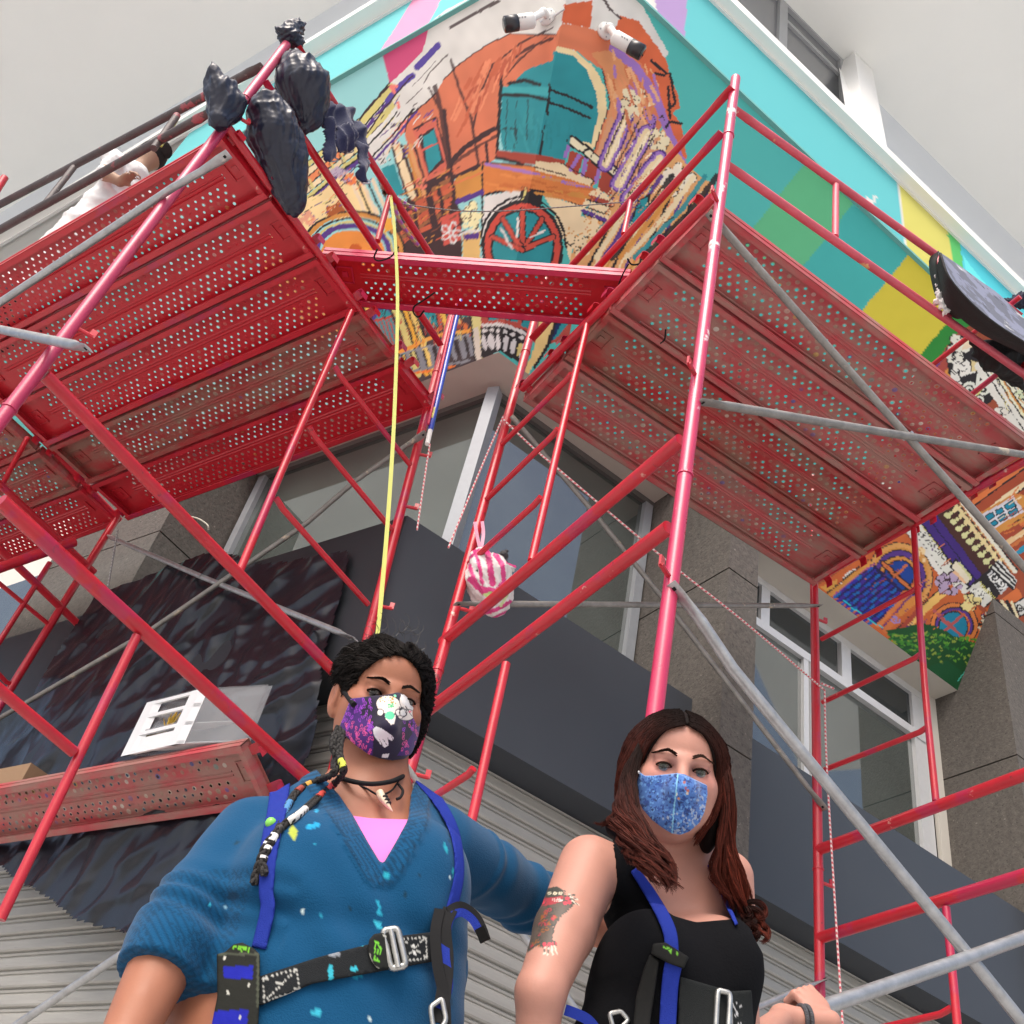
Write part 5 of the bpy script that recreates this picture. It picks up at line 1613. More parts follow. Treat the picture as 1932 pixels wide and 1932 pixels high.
def shell(ops, off, P, y0, y1, h, thick=None, disp=None):
    """skin of a shape pushed out by off and kept only inside the silhouette polygon P (front half y0..y1)"""
    lo, hi = bbox_of(P, y0, y1)
    xs, ys, zs = (axis(lo[i], hi[i], h) for i in range(3))
    D = field(ops, xs, ys, zs)
    px, py, sc, Y = grid_px(xs, ys, zs)
    if disp is not None: D = D + disp(px, py).astype(np.float32)
    G = D - off
    if thick: G = np.maximum(G, -(D - off + thick))
    G = np.maximum(G, (poly_sd(px, py, P) * sc).astype(np.float32))
    G[:, -1, :] = 0.1
    V, Q = nets(G, xs, ys, zs)
    return relax(V, Q, 1, 0.4), Q


def cloth_normal_mask(V, Q):
    """per-vertex facing to the camera"""
    n = np.cross(V[Q[:, 1]] - V[Q[:, 0]], V[Q[:, 2]] - V[Q[:, 0]])
    N = np.zeros_like(V)
    for k in range(4): np.add.at(N, Q[:, k], n)
    N /= np.linalg.norm(N, axis=1)[:, None] + 1e-12
    return -(N * V).sum(1) / np.linalg.norm(V, axis=1)


def lookat(px, py, rng, roll, yaw=0.0, pitch=0.0):
    """head frame: columns = right, up, towards the camera; origin at pixel and range"""
    r = ray(px, py); r = r / np.linalg.norm(r)
    o = r * rng
    c, s = math.cos(roll), math.sin(roll)
    iu = RM @ np.array([-s, c, 0.0])          # image up turned by roll
    f = -r
    iu = iu - f * (iu @ f); iu /= np.linalg.norm(iu)
    ir = np.cross(iu, f)
    cy, sy = math.cos(yaw), math.sin(yaw)
    f2 = f * cy + ir * sy; ir2 = ir * cy - f * sy
    cp_, sp_ = math.cos(pitch), math.sin(pitch)
    f3 = f2 * cp_ + iu * sp_; u3 = iu * cp_ - f2 * sp_
    return o, np.stack([ir2, u3, f3], 1)


def hair_strands(guides, n, r, seed, wave=.004, wfreq=9, jit=1.0, segs=16, taper=True, colf=None):
    """guides: list of (points, bundle radii, weight); thin three-sided strands"""
    g = np.random.default_rng(seed)
    V, Q, C = [], [], []
    wts = np.array([q[2] for q in guides], float); wts /= wts.sum()
    base = 0
    for gi, (pts, rads, w) in enumerate(guides):
        P = np.array(bez(pts, 6)); m = len(P)
        R_ = np.interp(np.linspace(0, 1, m), np.linspace(0, 1, len(rads)), rads)
        seglen = np.r_[0, np.cumsum(np.linalg.norm(np.diff(P, axis=0), axis=1))]
        L = seglen[-1]
        for i in range(int(n * wts[gi])):
            a, q = g.uniform(0, 6.283), math.sqrt(g.uniform(0.05, 1)) * jit
            s0, s1 = g.uniform(0, .12), g.uniform(.8, 1.0)
            t = np.linspace(s0, s1, segs)
            x = np.interp(t * L, seglen, np.arange(m))
            i0 = np.clip(x.astype(int), 0, m - 2); f = (x - i0)[:, None]
            c = P[i0] * (1 - f) + P[i0 + 1] * f
            tg = P[np.minimum(i0 + 1, m - 1)] - P[i0]; tg /= np.linalg.norm(tg, axis=1)[:, None] + 1e-9
            ref = np.array([0.3, -1.0, 0.2]); ref /= np.linalg.norm(ref)
            x1 = np.cross(tg, ref); x1 /= np.linalg.norm(x1, axis=1)[:, None] + 1e-9
            x2 = np.cross(tg, x1)
            rr = np.interp(t, np.linspace(0, 1, m), R_)[:, None]
            ph, fr = g.uniform(0, 6.28), wfreq * g.uniform(.8, 1.2)
            wv = wave * g.uniform(.5, 1.5) * (0.3 + t[:, None])
            aa = a + 0.5 * np.sin(t[:, None] * 3 + ph)
            c = c + x1 * rr * q * np.cos(aa) + x2 * rr * q * np.sin(aa) + x1 * wv * np.sin(fr * t[:, None] * 6.28 * L * 2 + ph) + x2 * wv * np.cos(fr * t[:, None] * 6.28 * L * 2 + ph)
            ra = np.full(segs, r) if not taper else r * (1 - 0.7 * np.linspace(0, 1, segs) ** 3)
            ring = np.concatenate([c + x1 * ra[:, None] * math.cos(u) + x2 * ra[:, None] * math.sin(u) for u in (0.5, 2.6, 4.7)], 1).reshape(-1, 3)
            V.append(ring)
            k = np.arange(segs - 1)[:, None] * 3
            q4 = np.concatenate([np.stack([k[:, 0] + j, k[:, 0] + (j + 1) % 3, k[:, 0] + 3 + (j + 1) % 3, k[:, 0] + 3 + j], 1) for j in range(3)])
            Q.append(q4 + base); base += len(ring)
            col = colf(gi, g, t) if colf else np.tile([.02, .015, .012], (segs, 1))
            C.append(np.repeat(col, 3, 0))
    return np.vstack(V), np.vstack(Q), np.vstack(C)


def onto(D, xs, ys, zs, P, off=.001, it=6):
    """pull points onto the surface of a sampled field"""
    P = np.array(P, float)
    ax = (xs, ys, zs)
    def val(Q):
        i, f = [], []
        for k in range(3):
            j = np.clip(np.searchsorted(ax[k], Q[:, k]) - 1, 0, len(ax[k]) - 2)
            i.append(j); f.append(np.clip((Q[:, k] - ax[k][j]) / (ax[k][j + 1] - ax[k][j]), 0, 1))
        v = 0
        for a in (0, 1):
            for b in (0, 1):
                for c in (0, 1):
                    v = v + D[i[0] + a, i[1] + b, i[2] + c] * (f[0] if a else 1 - f[0]) * (f[1] if b else 1 - f[1]) * (f[2] if c else 1 - f[2])
        return v
    h = .003
    for _ in range(it):
        g = np.stack([val(P + e) - val(P - e) for e in np.eye(3) * h], 1) / (2 * h)
        n = g / (np.linalg.norm(g, axis=1)[:, None] + 1e-6)
        P = P - n * np.clip(val(P) - off, -.03, .03)[:, None]
    return P
# ------------------------------------------------------------------ people
M_SKIN = mat('skin', (1, 1, 1), 0.5, attr=True, sss=0.12, bump=0.04, bscale=260, spec=0.35, var=0.04, scale=30)
M_HAIR = mat('hair', (1, 1, 1), 0.7, attr=True, spec=0.12)
M_CLOTH = mat('printed_cotton', (1, 1, 1), 0.85, attr=True, bump=0.12, bscale=500, sheen=0.2)
M_LASH = mat('dark_lashes', (0.010, 0.007, 0.006), 0.9, spec=0.05)
M_METAL = mat('worn_buckle_metal', (0.42, 0.42, 0.40), 0.35, metal=0.85, var=0.2, scale=60)

# knitted wool: fine vertical ribs as relief
def knit(name, base, scale, strength, spots):
    m = mat(name, base, 0.95, attr=True, sheen=0.12, spots=spots, spec=0.2)
    nt, N, L, b = nodes_of(m)
    nz = N.new('ShaderNodeTexNoise'); nz.inputs['Scale'].default_value = 420; nz.inputs['Detail'].default_value = 2
    tc = N.new('ShaderNodeTexCoord'); L.new(tc.outputs['Object'], nz.inputs[0])
    n2 = N.new('ShaderNodeTexNoise'); n2.inputs['Scale'].default_value = 9; n2.inputs['Detail'].default_value = 3; L.new(tc.outputs['Object'], n2.inputs[0])
    ad = N.new('ShaderNodeMath'); ad.operation = 'MULTIPLY_ADD'; ad.inputs[1].default_value = 3.0
    L.new(n2.outputs['Fac'], ad.inputs[0]); L.new(nz.outputs['Fac'], ad.inputs[2])
    bp = N.new('ShaderNodeBump'); bp.inputs['Strength'].default_value = strength; bp.inputs['Distance'].default_value = 0.003
    L.new(ad.outputs[0], bp.inputs['Height']); L.new(bp.outputs[0], b.inputs['Normal'])
    return m


def head_ops(o, R, s=1.0, brow=0.0):
    """head in its own frame (x right, y up, z towards the viewer)"""
    q = Ops()
    T = lambda x, y, z: o + R @ (np.array([x, y, z]) * s)
    e = lambda x, y, z, a, b, c, k=.02, sub=False: q.ell(T(x, y, z), np.array([a, b, c]) * s, R, k, sub)
    e(0, .026, -.022, .0765, .086, .094)
    e(0, -.030, .012, .066, .078, .070, .03)
    e(0, -.075, .022, .042, .040, .050, .03)                    # chin and jaw
    e(0, .050, .040, .056, .040, .036, .03)                     # forehead
    for g in (-1, 1):
        e(g * .040, -.019, .050, .027, .023, .026, .022)        # cheeks
        e(g * .048, -.050, .010, .020, .042, .040, .03)
        e(g * .0325, .004, .0865, .0175, .0105, .013, .012, True)   # sockets
        q.cap(T(g * .012, .018, .080), T(g * .044, .021, .068), .0075 * s, .006 * s, .012)  # brow ridge
        # lids closed round the eye except for the slit
        e(g * .0325, .003, .0660, .0155, .0130, .0150, .004)
        for u0, v0, u1, v1 in ((-.0115, .0006, -.005, .0030), (-.005, .0030, .005, .0030), (.005, .0030, .0115, .0006)):
            q.cap(T(g * .0325 + u0, .0010 + v0, .0850), T(g * .0325 + u1, .0010 + v1, .0850), .0019 * s, .0019 * s, .0012, True)
            q.cap(T(g * .0325 + u0, .0010 + v0, .0800), T(g * .0325 + u1, .0010 + v1, .0800), .0019 * s, .0019 * s, .0012, True)
        # ears
        e(g * .083, -.012, -.012, .009, .033, .020, .008)
        e(g * .092, -.008, -.004, .006, .019, .011, .006, True)
        e(g * .080, -.040, -.004, .006, .010, .008, .006)
    q.cap(T(0, .018, .078), T(0, -.026, .100), .0075 * s, .0125 * s, .014)
    for g in (-1, 1): e(g * .012, -.032, .094, .008, .007, .009, .008)
    q.cap(T(-.022, -.058, .082), T(.022, -.058, .082), .008 * s, .008 * s, .012)   # lips
    q.cap(T(-.018, -.067, .080), T(.018, -.067, .080), .008 * s, .008 * s, .01)
    return q, T


def hand_ops(q, w, f, n, s, curl, thumb=1, k=.006):
    """palm from the wrist w along f, palm normal n, finger side axis s; curl in radians per joint"""
    f, n, s = (np.asarray(v, float) / np.linalg.norm(v) for v in (f, n, s))
    R = np.stack([s, f, n], 1)
    pc = w + f * .048
    q.cap(w - f * .01, w + f * .02, .024, .026, .015)
    q.ell(pc, (.041, .050, .016), R, .015)
    base = [(-.030, .088, .0088, (.034, .022, .018)), (-.010, .095, .0092, (.042, .027, .020)), (.011, .092, .0092, (.040, .025, .019)), (.031, .080, .0080, (.030, .019, .016))]
    for x, y, r, L_ in base:
        p = w + s * x + f * y; d = f.copy(); nn = n.copy(); a = 0
        for L1, rr in zip(L_, (r, r * .93, r * .82)):
            a += curl
            d2 = f * math.cos(a) + n * math.sin(a)
            p2 = p + d2 * L1
            q.cap(p, p2, rr, rr * .95, k)
            p = p2
    # thumb from the side of the palm near its base
    p0 = w + s * (-.028 * thumb) + f * .030 + n * .006
    d1 = -s * thumb * .6 + f * .62 + n * .5; d1 /= np.linalg.norm(d1)
    p1 = p0 + d1 * .036; d2 = f * .55 + n * .8 - s * thumb * .05; d2 /= np.linalg.norm(d2)
    p2 = p1 + d2 * .030; d3 = f * .1 + n * .9 + s * thumb * .5; d3 /= np.linalg.norm(d3)
    q.cap(p0, p1, .014, .0105, .012); q.cap(p1, p2, .0105, .0095, k); q.cap(p2, p2 + d3 * .022, .0095, .008, k)
    return q


def leg_ops(q, hipL, hipR, foot_y, gz):
    for h_ in (hipL, hipR):
        kn = np.array([h_[0], h_[1] - .02, gz + .50]); an = np.array([h_[0], h_[1] + .02, gz + .09])
        q.chain([h_, kn, an], [.095, .062, .042], .03)
        q.cap(an + np.array([0, .03, -.045]), an + np.array([0, -.15, -.055]), .035, .03, .02)
    return q


def eyes(root, T, R, s, iris, gx=0.0, gy=-.0016):
    for g in (-1, 1):
        c = T(g * .0325, .0015, .0700)
        me = MB().ball((0, 0, 0), .0118 * s, 24, 16)
        V = np.vstack(me.v) ; me.v = [V @ np.array([[0, 0, 1], [0, 1, 0], [-1, 0, 0]]).T @ R.T + c]
        loc = V @ np.array([[0, 0, 1], [0, 1, 0], [-1, 0, 0]]).T
        ang = np.hypot(loc[:, 0] - gx, loc[:, 1] - gy) / (.0118 * s)
        col = np.tile([.19, .17, .155], (len(V), 1))
        fr = loc[:, 2] > 0
        col[fr & (ang < .52)] = iris; col[fr & (ang < .24)] = (.004, .004, .004)
        me.build('eyeball', M_EYE, root, True, colors=col)


M_EYE = mat('eye', (1, 1, 1), 0.12, attr=True, coat=0.5)


def brows_lashes(root, T, s, pts_by_side, seed, col=M_LASH):
    g = np.random.default_rng(seed)
    for pts in pts_by_side:
        q = MB()
        P = bez(pts, 8)
        for i in range(340):
            t = g.uniform(0, 1); k = t * (len(P) - 1); i0 = int(k); f = k - i0
            c = P[i0] * (1 - f) + P[min(i0 + 1, len(P) - 1)] * f
            d = (P[min(i0 + 1, len(P) - 1)] - P[max(i0 - 1, 0)]); d /= np.linalg.norm(d) + 1e-9
            up = np.array([0, .2, 1.0])
            c = c + up * g.uniform(-.0046, .0036) * (1 - .75 * t) + np.array([0, -.0012, 0])
            q.tube([c, c + d * .006 + up * g.uniform(-.001, .002)], [.0007, .0003], 3, cap=False)
        q.build('eyebrow', col, root)
    for gside in (-1, 1):
        q = MB()
        U = [T(gside * .0325 + x, .0015 + y, z) for x, y, z in ((-.0135, .0, .0765), (-.008, .0036, .0815), (0, .0052, .0832), (.008, .0036, .0815), (.0135, .0, .0765))]
        q.tube(bez(U, 3), .0019, 5)
        for i in range(16):
            t = i / 15; P = U[0] * 1
            k = t * 4; i0 = min(int(k), 3); f = k - i0
            c = U[i0] * (1 - f) + U[i0 + 1] * f
            e = T(gside * .0325 + (-.0135 + .027 * t) * 1.3, .010 - .006 * abs(t - .5), .090) 
            q.tube([c, c * .35 + e * .65], [.0005, .0002], 3, cap=False)
        Lw = [T(gside * .0325 + x, .0015 + y, z) for x, y, z in ((-.0125, -.001, .0765), (0, -.0036, .0818), (.0125, -.001, .0765))]
        q.tube(bez(Lw, 3), .0005, 4)
        q.build('eyelashes', col, root)


def person_mesh(root, ops, lo, hi, h, fines, paint, name='body', m=None, rel=2):
    xs, ys, zs = (axis(lo[i], hi[i], h, fines[i]) for i in range(3))
    D = field(ops, xs, ys, zs)
    V, Q = nets(D, xs, ys, zs)
    V = relax(V, Q, rel, 0.35)
    px, py = to_px(V)
    c = Canvas(px, py, (0, 0, 0), 0.5)
    c.mask = cloth_normal_mask(V, Q) > 0.05
    C = paint(c, V)
    loc = np.array(root['_w'])
    me = npmesh(name, V, Q, loc, C)
    return link(name, me, m or M_SKIN, root, loc)


def add_shell(root, name, ops, off, P, y0, y1, h, color, mtl, disp=None, thick=None, art=None, label=None):
    V, Q = shell(ops, off, P, y0, y1, h, thick, disp)
    px, py = to_px(V)
    c = Canvas(px, py, (0, 0, 0), 0.5)
    c.C[:] = color
    if art: art(c)
    loc = np.array(root['_w'])
    me = npmesh(name, V, Q, loc, c.C)
    return link(name, me, mtl, root, loc, label)


def splats(c, n, region, cols, seed, size=(1, 4)):
    g = np.random.default_rng(seed)
    for i in range(n):
        x, y = g.uniform(region[0], region[2]), g.uniform(region[1], region[3])
        r = g.uniform(*size) * g.uniform(.5, 1)
        col = cols[g.integers(0, len(cols))]
        c.ell((x, y), r, r * g.uniform(.5, 1), col, g.uniform(0, 180))
        if g.random() < .3: c.line([(x, y), (x + g.uniform(-2, 2), y + g.uniform(3, 12))], col, 1.2)


def seg_ribbon(root, name, pts, w, nrm, m, thick=.002, label=None):
    """flat webbing along pts, w wide, facing nrm"""
    P = [np.asarray(p, float) for p in bez(pts, 5)]
    q = MB(); V = []
    for i, p in enumerate(P):
        t = P[min(i + 1, len(P) - 1)] - P[max(i - 1, 0)]; t /= np.linalg.norm(t)
        n = np.asarray(nrm, float); n = n - t * (n @ t); n /= np.linalg.norm(n)
        s = np.cross(t, n)
        ww = w if not callable(w) else w(i / (len(P) - 1))
        V += [p - s * ww / 2, p + s * ww / 2, p + s * ww / 2 + n * thick, p - s * ww / 2 + n * thick]
    f = []
    for i in range(len(P) - 1):
        a, b = 4 * i, 4 * i + 4
        for k in range(4): f.append((a + k, a + (k + 1) % 4, b + (k + 1) % 4, b + k))
    f += [(3, 2, 1, 0), tuple(4 * (len(P) - 1) + k for k in range(4))]
    q.add(V, f)
    return smooth_angle(q.build(name, m, root, label=label), 50)


def surf_y(ops, px, py, y0=1.2, y1=2.2):
    """depth at which the view ray first meets a shape"""
    r = ray(px, py); r = r / r[1]
    ts = np.linspace(y0, y1, 90)
    for t in ts:
        P = r * t
        d = field(ops, np.array([P[0] - 1e-4, P[0] + 1e-4]), np.array([P[1] - 1e-4, P[1] + 1e-4]), np.array([P[2] - 1e-4, P[2] + 1e-4]))[0, 0, 0]
        if d < 0: return t
    return (y0 + y1) / 2


# ================================================================== the woman on the left
LR = 2.00
oL, RL = lookat(729, 1321, LR, math.radians(-17), yaw=math.radians(13), pitch=math.radians(10))
oL = oL + RL @ np.array([0, 0, -.045])
pL_ = thing('person', 'woman in a paint stained blue sweater with braids, dark printed mask and safety harness', 'person', (oL[0], oL[1], GROUND))
hqL, TL = head_ops(oL, RL, 1.0)
Y = at_y
neckL = Y(698, 1478, 1.79)
shA, shB = Y(478, 1588, 1.76), Y(832, 1596, 1.82)
elA, wrA = Y(332, 1765, 1.66), Y(222, 1990, 1.60)
elB, wrB = Y(1002, 1698, 2.03), Y(1180, 1770, 2.18)
chest, bust1, bust2 = Y(664, 1625, 1.80), Y(575, 1655, 1.68), Y(770, 1660, 1.70)
belly, hips = Y(602, 1850, 1.75), Y(565, 2010, 1.76)
up = np.array([0, 0, 1.0])
tor = Ops()
tor.ell(chest, (.165, .10, .15), None, .05)
tor.cap(shA + np.array([.03, 0, -.0]), shB - np.array([.03, 0, 0]), .052, .052, .05)
tor.ball(bust1, .088, .06); tor.ball(bust2, .088, .06)
tor.ell(belly + np.array([0, 0, .03]), (.215, .155, .15), None, .08)
tor.ell(hips, (.225, .16, .16), None, .07)
armA, armB = Ops(), Ops()
armA.chain([shA, elA], [.060, .052], .02); armB.chain([shB, elB], [.056, .047], .02)
foreA = Ops().chain([elA, wrA], [.050, .034], .012)
foreB = Ops().chain([elB, wrB], [.052, .034], .03)
skinL = Ops(list(hqL))
skinL.cap(TL(0, -.050, -.035), neckL, .054, .060, .03)
skinL.cap(neckL, neckL - up * .06 + np.array([0, .01, 0]), .062, .08, .04)
skinL += tor.grow(-.006) + armA.grow(-.006) + armB.grow(-.006) + foreA + foreB
hand_ops(skinL, wrA, wrA - elA, np.array([.7, -.3, .1]), np.array([0.2, 1, .1]), .35)
hand_ops(skinL, wrB, wrB - elB, np.array([-.1, -1, 0]), np.array([0, .1, 1]), .3)
leg_ops(skinL, hips + np.array([-.1, 0, -.12]), hips + np.array([.1, 0, -.12]), 0, GROUND)


def paint_skinL(c, V):
    c.C[:] = lin((160, 106, 82))
    loc = (V - oL) @ RL
    t = np.clip(1 - np.abs(loc[:, 1] + .02) / .04, 0, 1) * np.clip(1 - np.abs(np.abs(loc[:, 0]) - .045) / .03, 0, 1) * (loc[:, 2] > .02)
    c.C = c.C * (1 - .28 * t[:, None]) + lin((176, 92, 80)) * .28 * t[:, None]
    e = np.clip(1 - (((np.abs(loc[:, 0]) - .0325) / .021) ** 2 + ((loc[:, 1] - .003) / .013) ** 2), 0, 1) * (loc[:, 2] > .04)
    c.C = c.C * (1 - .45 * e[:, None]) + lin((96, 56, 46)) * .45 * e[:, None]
    return c.C


fx = lambda o, r, s_: [(o - r, o + r, s_)]
lo, hi = np.array([-.85, 1.38, GROUND - .02]), np.array([.42, 2.36, oL[2] + .16])
person_mesh(pL_, skinL, lo, hi, .012, [fx(oL[0], .11, .0026), [(oL[1] - .13, oL[1] + .02, .0026), (1.6, 2.0, .006)], [(oL[2] - .12, oL[2] + .10, .0026), (.45, oL[2] + .2, .007)]], paint_skinL)
eyes(pL_, TL, RL, 1.0, (.014, .008, .005), -.0024)
brows_lashes(pL_, TL, 1, [[TL(*p) for p in ((-.011, .0215, .0900), (-.027, .0270, .0850), (-.047, .0250, .0720))], [TL(*p) for p in ((.011, .0215, .0900), (.027, .0270, .0850), (.047, .0250, .0720))]], 3)

# sweater
M_KNIT = knit('teal_blue_knit', (1, 1, 1), 300, 0.35, [((0.006, 0.03, 0.05), 14, 0.74, 0.8), ((0.10, 0.32, 0.42), 7, 0.70, 0.35), ((0.22, 0.50, 0.58), 30, 0.78, 0.7)])
KN = lin((6, 70, 108))
swo = Ops(tor.grow(.012) + armA.grow(.013) + armB.grow(.013))
eA, eB = elA + (wrA - elA) * .36, elB + (wrB - elB) * .35
swo.chain([elA, eA], [.064, .061], .02); swo.chain([elB, eB], [.059, .052], .03)
swo.cap(neckL - up * .035 + np.array([-.04, .03, 0]), neckL - up * .035 + np.array([.05, .03, 0]), .06, .06, .04)
# rolled cuff
cu_d = (wrA - elA) / np.linalg.norm(wrA - elA)
xs, ys, zs = axis(-.80, .36, .0046), axis(1.42, 2.30, .0060), axis(.30, neckL[2] + .06, .0046)
Dw = field(swo, xs, ys, zs)
pxg, pyg, scg, Yg = grid_px(xs, ys, zs)
NECK = [(585, 1425), (600, 1455), (640, 1500), (667, 1540), (695, 1590), (721, 1633), (745, 1592), (770, 1546), (775, 1500), (790, 1455), (790, 1400), (690, 1360), (600, 1380)]
nd = poly_sd(pxg, pyg, NECK) * scg
front = Yg < neckL[1] + .045
ribm = (nd > 0) & (nd < .034) & front
Dw = Dw - np.where(ribm, .0035, 0).astype(np.float32)
# creases: rumpled sleeves, soft folds across the belly and under the bust
along = ((xs[:, None, None] - shA[0]) * (elA - shA)[0] + (ys[None, :, None] - shA[1]) * (elA - shA)[1] + (zs[None, None, :] - shA[2]) * (elA - shA)[2]) / float((elA - shA) @ (elA - shA))
armz = np.exp(-((along - .95) / .28) ** 2) * (xs[:, None, None] < elA[0] + .16)
alongB = ((xs[:, None, None] - shB[0]) * (elB - shB)[0] + (ys[None, :, None] - shB[1]) * (elB - shB)[1] + (zs[None, None, :] - shB[2]) * (elB - shB)[2]) / float((elB - shB) @ (elB - shB))
armb = (alongB > .3) * (xs[:, None, None] > shB[0])
Dw = Dw + (armz * .0035 * np.sin(along * 34 + 2.2 * np.sin(zs[None, None, :] * 37) + ys[None, :, None] * 30)).astype(np.float32)
Dw = Dw + (armb * .0038 * np.sin(alongB * 30 + 2.5 * np.sin(ys[None, :, None] * 41))).astype(np.float32)
fold = .0032 * np.sin(zs[None, None, :] * 60 + 3 * np.sin(xs[:, None, None] * 14 + 1) + xs[:, None, None] * 26) * np.exp(-((zs[None, None, :] - (belly[2] + .03)) / .10) ** 2)
Dw = Dw + fold.astype(np.float32)
Dw = Dw + (.006 * np.exp(-((zs[None, None, :] - (belly[2] + .035 + .16 * (xs[:, None, None] - belly[0]))) / .022) ** 2) * (Yg < belly[1])).astype(np.float32)
Dw = np.where(front, np.maximum(Dw, -nd), np.maximum(Dw, (zs[None, None, :] - (neckL[2] + .015)))).astype(np.float32)
# sleeve ends
for e_, d_ in ((eA, cu_d), (eB, (wrB - elB) / np.linalg.norm(wrB - elB))):
    pl = (xs[:, None, None] - e_[0]) * d_[0] + (ys[None, :, None] - e_[1]) * d_[1] + (zs[None, None, :] - e_[2]) * d_[2]
    near = (np.abs(xs[:, None, None] - e_[0]) < .16) & (np.abs(zs[None, None, :] - e_[2]) < .16) & (pl > -.02)
    Dw = np.where(near & (pl > 0) & ((xs[:, None, None] < elA[0] + .10) | (xs[:, None, None] > elB[0])), np.maximum(Dw, pl.astype(np.float32)), Dw)
V, Q = nets(Dw, xs, ys, zs); V = relax(V, Q, 1, .3)
px, py = to_px(V)
cv = Canvas(px, py, (0, 0, 0), 1.0); cv.C[:] = KN
cv.mask = cloth_normal_mask(V, Q) > .0
dn = poly_sd(px, py, NECK)
rb = (dn > 0) & (dn < 36) & (V[:, 1] < neckL[1] + .04)
cv.C[rb] *= (0.62 + 0.50 * (np.sin((py[rb] + px[rb] * .25) * .85) > 0))[:, None]
cv.C[(np.abs(dn - 36) < 1.6) & (V[:, 1] < 1.8)] *= .6
al = ((V - elA) @ cu_d)
cuf = (V[:, 0] < elA[0] + .09) & (al > -.115) & (al < .1) & (py > 1640)
cv.C[cuf] *= (.72 + .38 * (np.sin((px[cuf] - .5 * py[cuf]) * .8) > 0))[:, None]
for x, y, rx, ry, col in ((553, 1571, 7, 13, (178, 190, 70)), (592, 1558, 14, 5, (30, 150, 200)), (598, 1530, 4, 4, (40, 160, 205)), (716, 1712, 3, 14, (40, 160, 190)), (714, 1746, 6, 10, (60, 180, 205)), (728, 1652, 6, 5, (40, 160, 180)), (490, 1660, 10, 7, (12, 40, 60)), (860, 1650, 6, 14, (40, 170, 180)), (840, 1598, 3, 9, (30, 150, 170)), (440, 1690, 12, 8, (12, 50, 76)), (596, 1912, 9, 7, (60, 180, 205)), (428, 1710, 8, 2, (120, 160, 180)), (672, 1840, 10, 5, (30, 140, 170))):
    cv.ell((x, y), rx, ry, col, -15, alpha=.9 if rx < 20 else .35)
splats(cv, 46, (330, 1540, 860, 1930), [(50, 170, 200), (190, 210, 210), (14, 50, 70), (40, 140, 170)], 9, (1, 3))
me = npmesh('sweater', V, Q, pL_['_w'], cv.C); link('sweater', me, M_KNIT, pL_, pL_['_w'])
swo_s = swo
# pink camisole in the neckline
M_PINKC = mat('pink_camisole', (0.86, 0.17, 0.50), 0.75, bump=0.05, bscale=300)
add_shell(pL_, 'camisole', tor, .004, [(645, 1536), (700, 1544), (800, 1547), (790, 1680), (640, 1680)], 1.55, 1.82, .004, (0, 0, 0), M_PINKC)
# mask
MKL = [(662, 1318), (680, 1316), (700, 1313), (720, 1312), (738, 1309), (750, 1306), (762, 1310), (775, 1322), (788, 1334), (800, 1346), (800, 1362), (795, 1378), (788, 1400), (778, 1421), (762, 1432), (740, 1435), (716, 1431), (695, 1423), (672, 1407), (652, 1390), (639, 1374), (647, 1355), (655, 1335)]
mo = Ops([q for q in hqL[:7] if not q[-1]]).grow(.001)
mo.ell(TL(0, -.050, .012), (.077, .085, .082), RL, .02); mo.cap(TL(0, -.015, .088), TL(0, -.055, .108), .018, .016, .03); mo.ell(TL(0, -.085, .045), (.050, .040, .05), RL, .03)


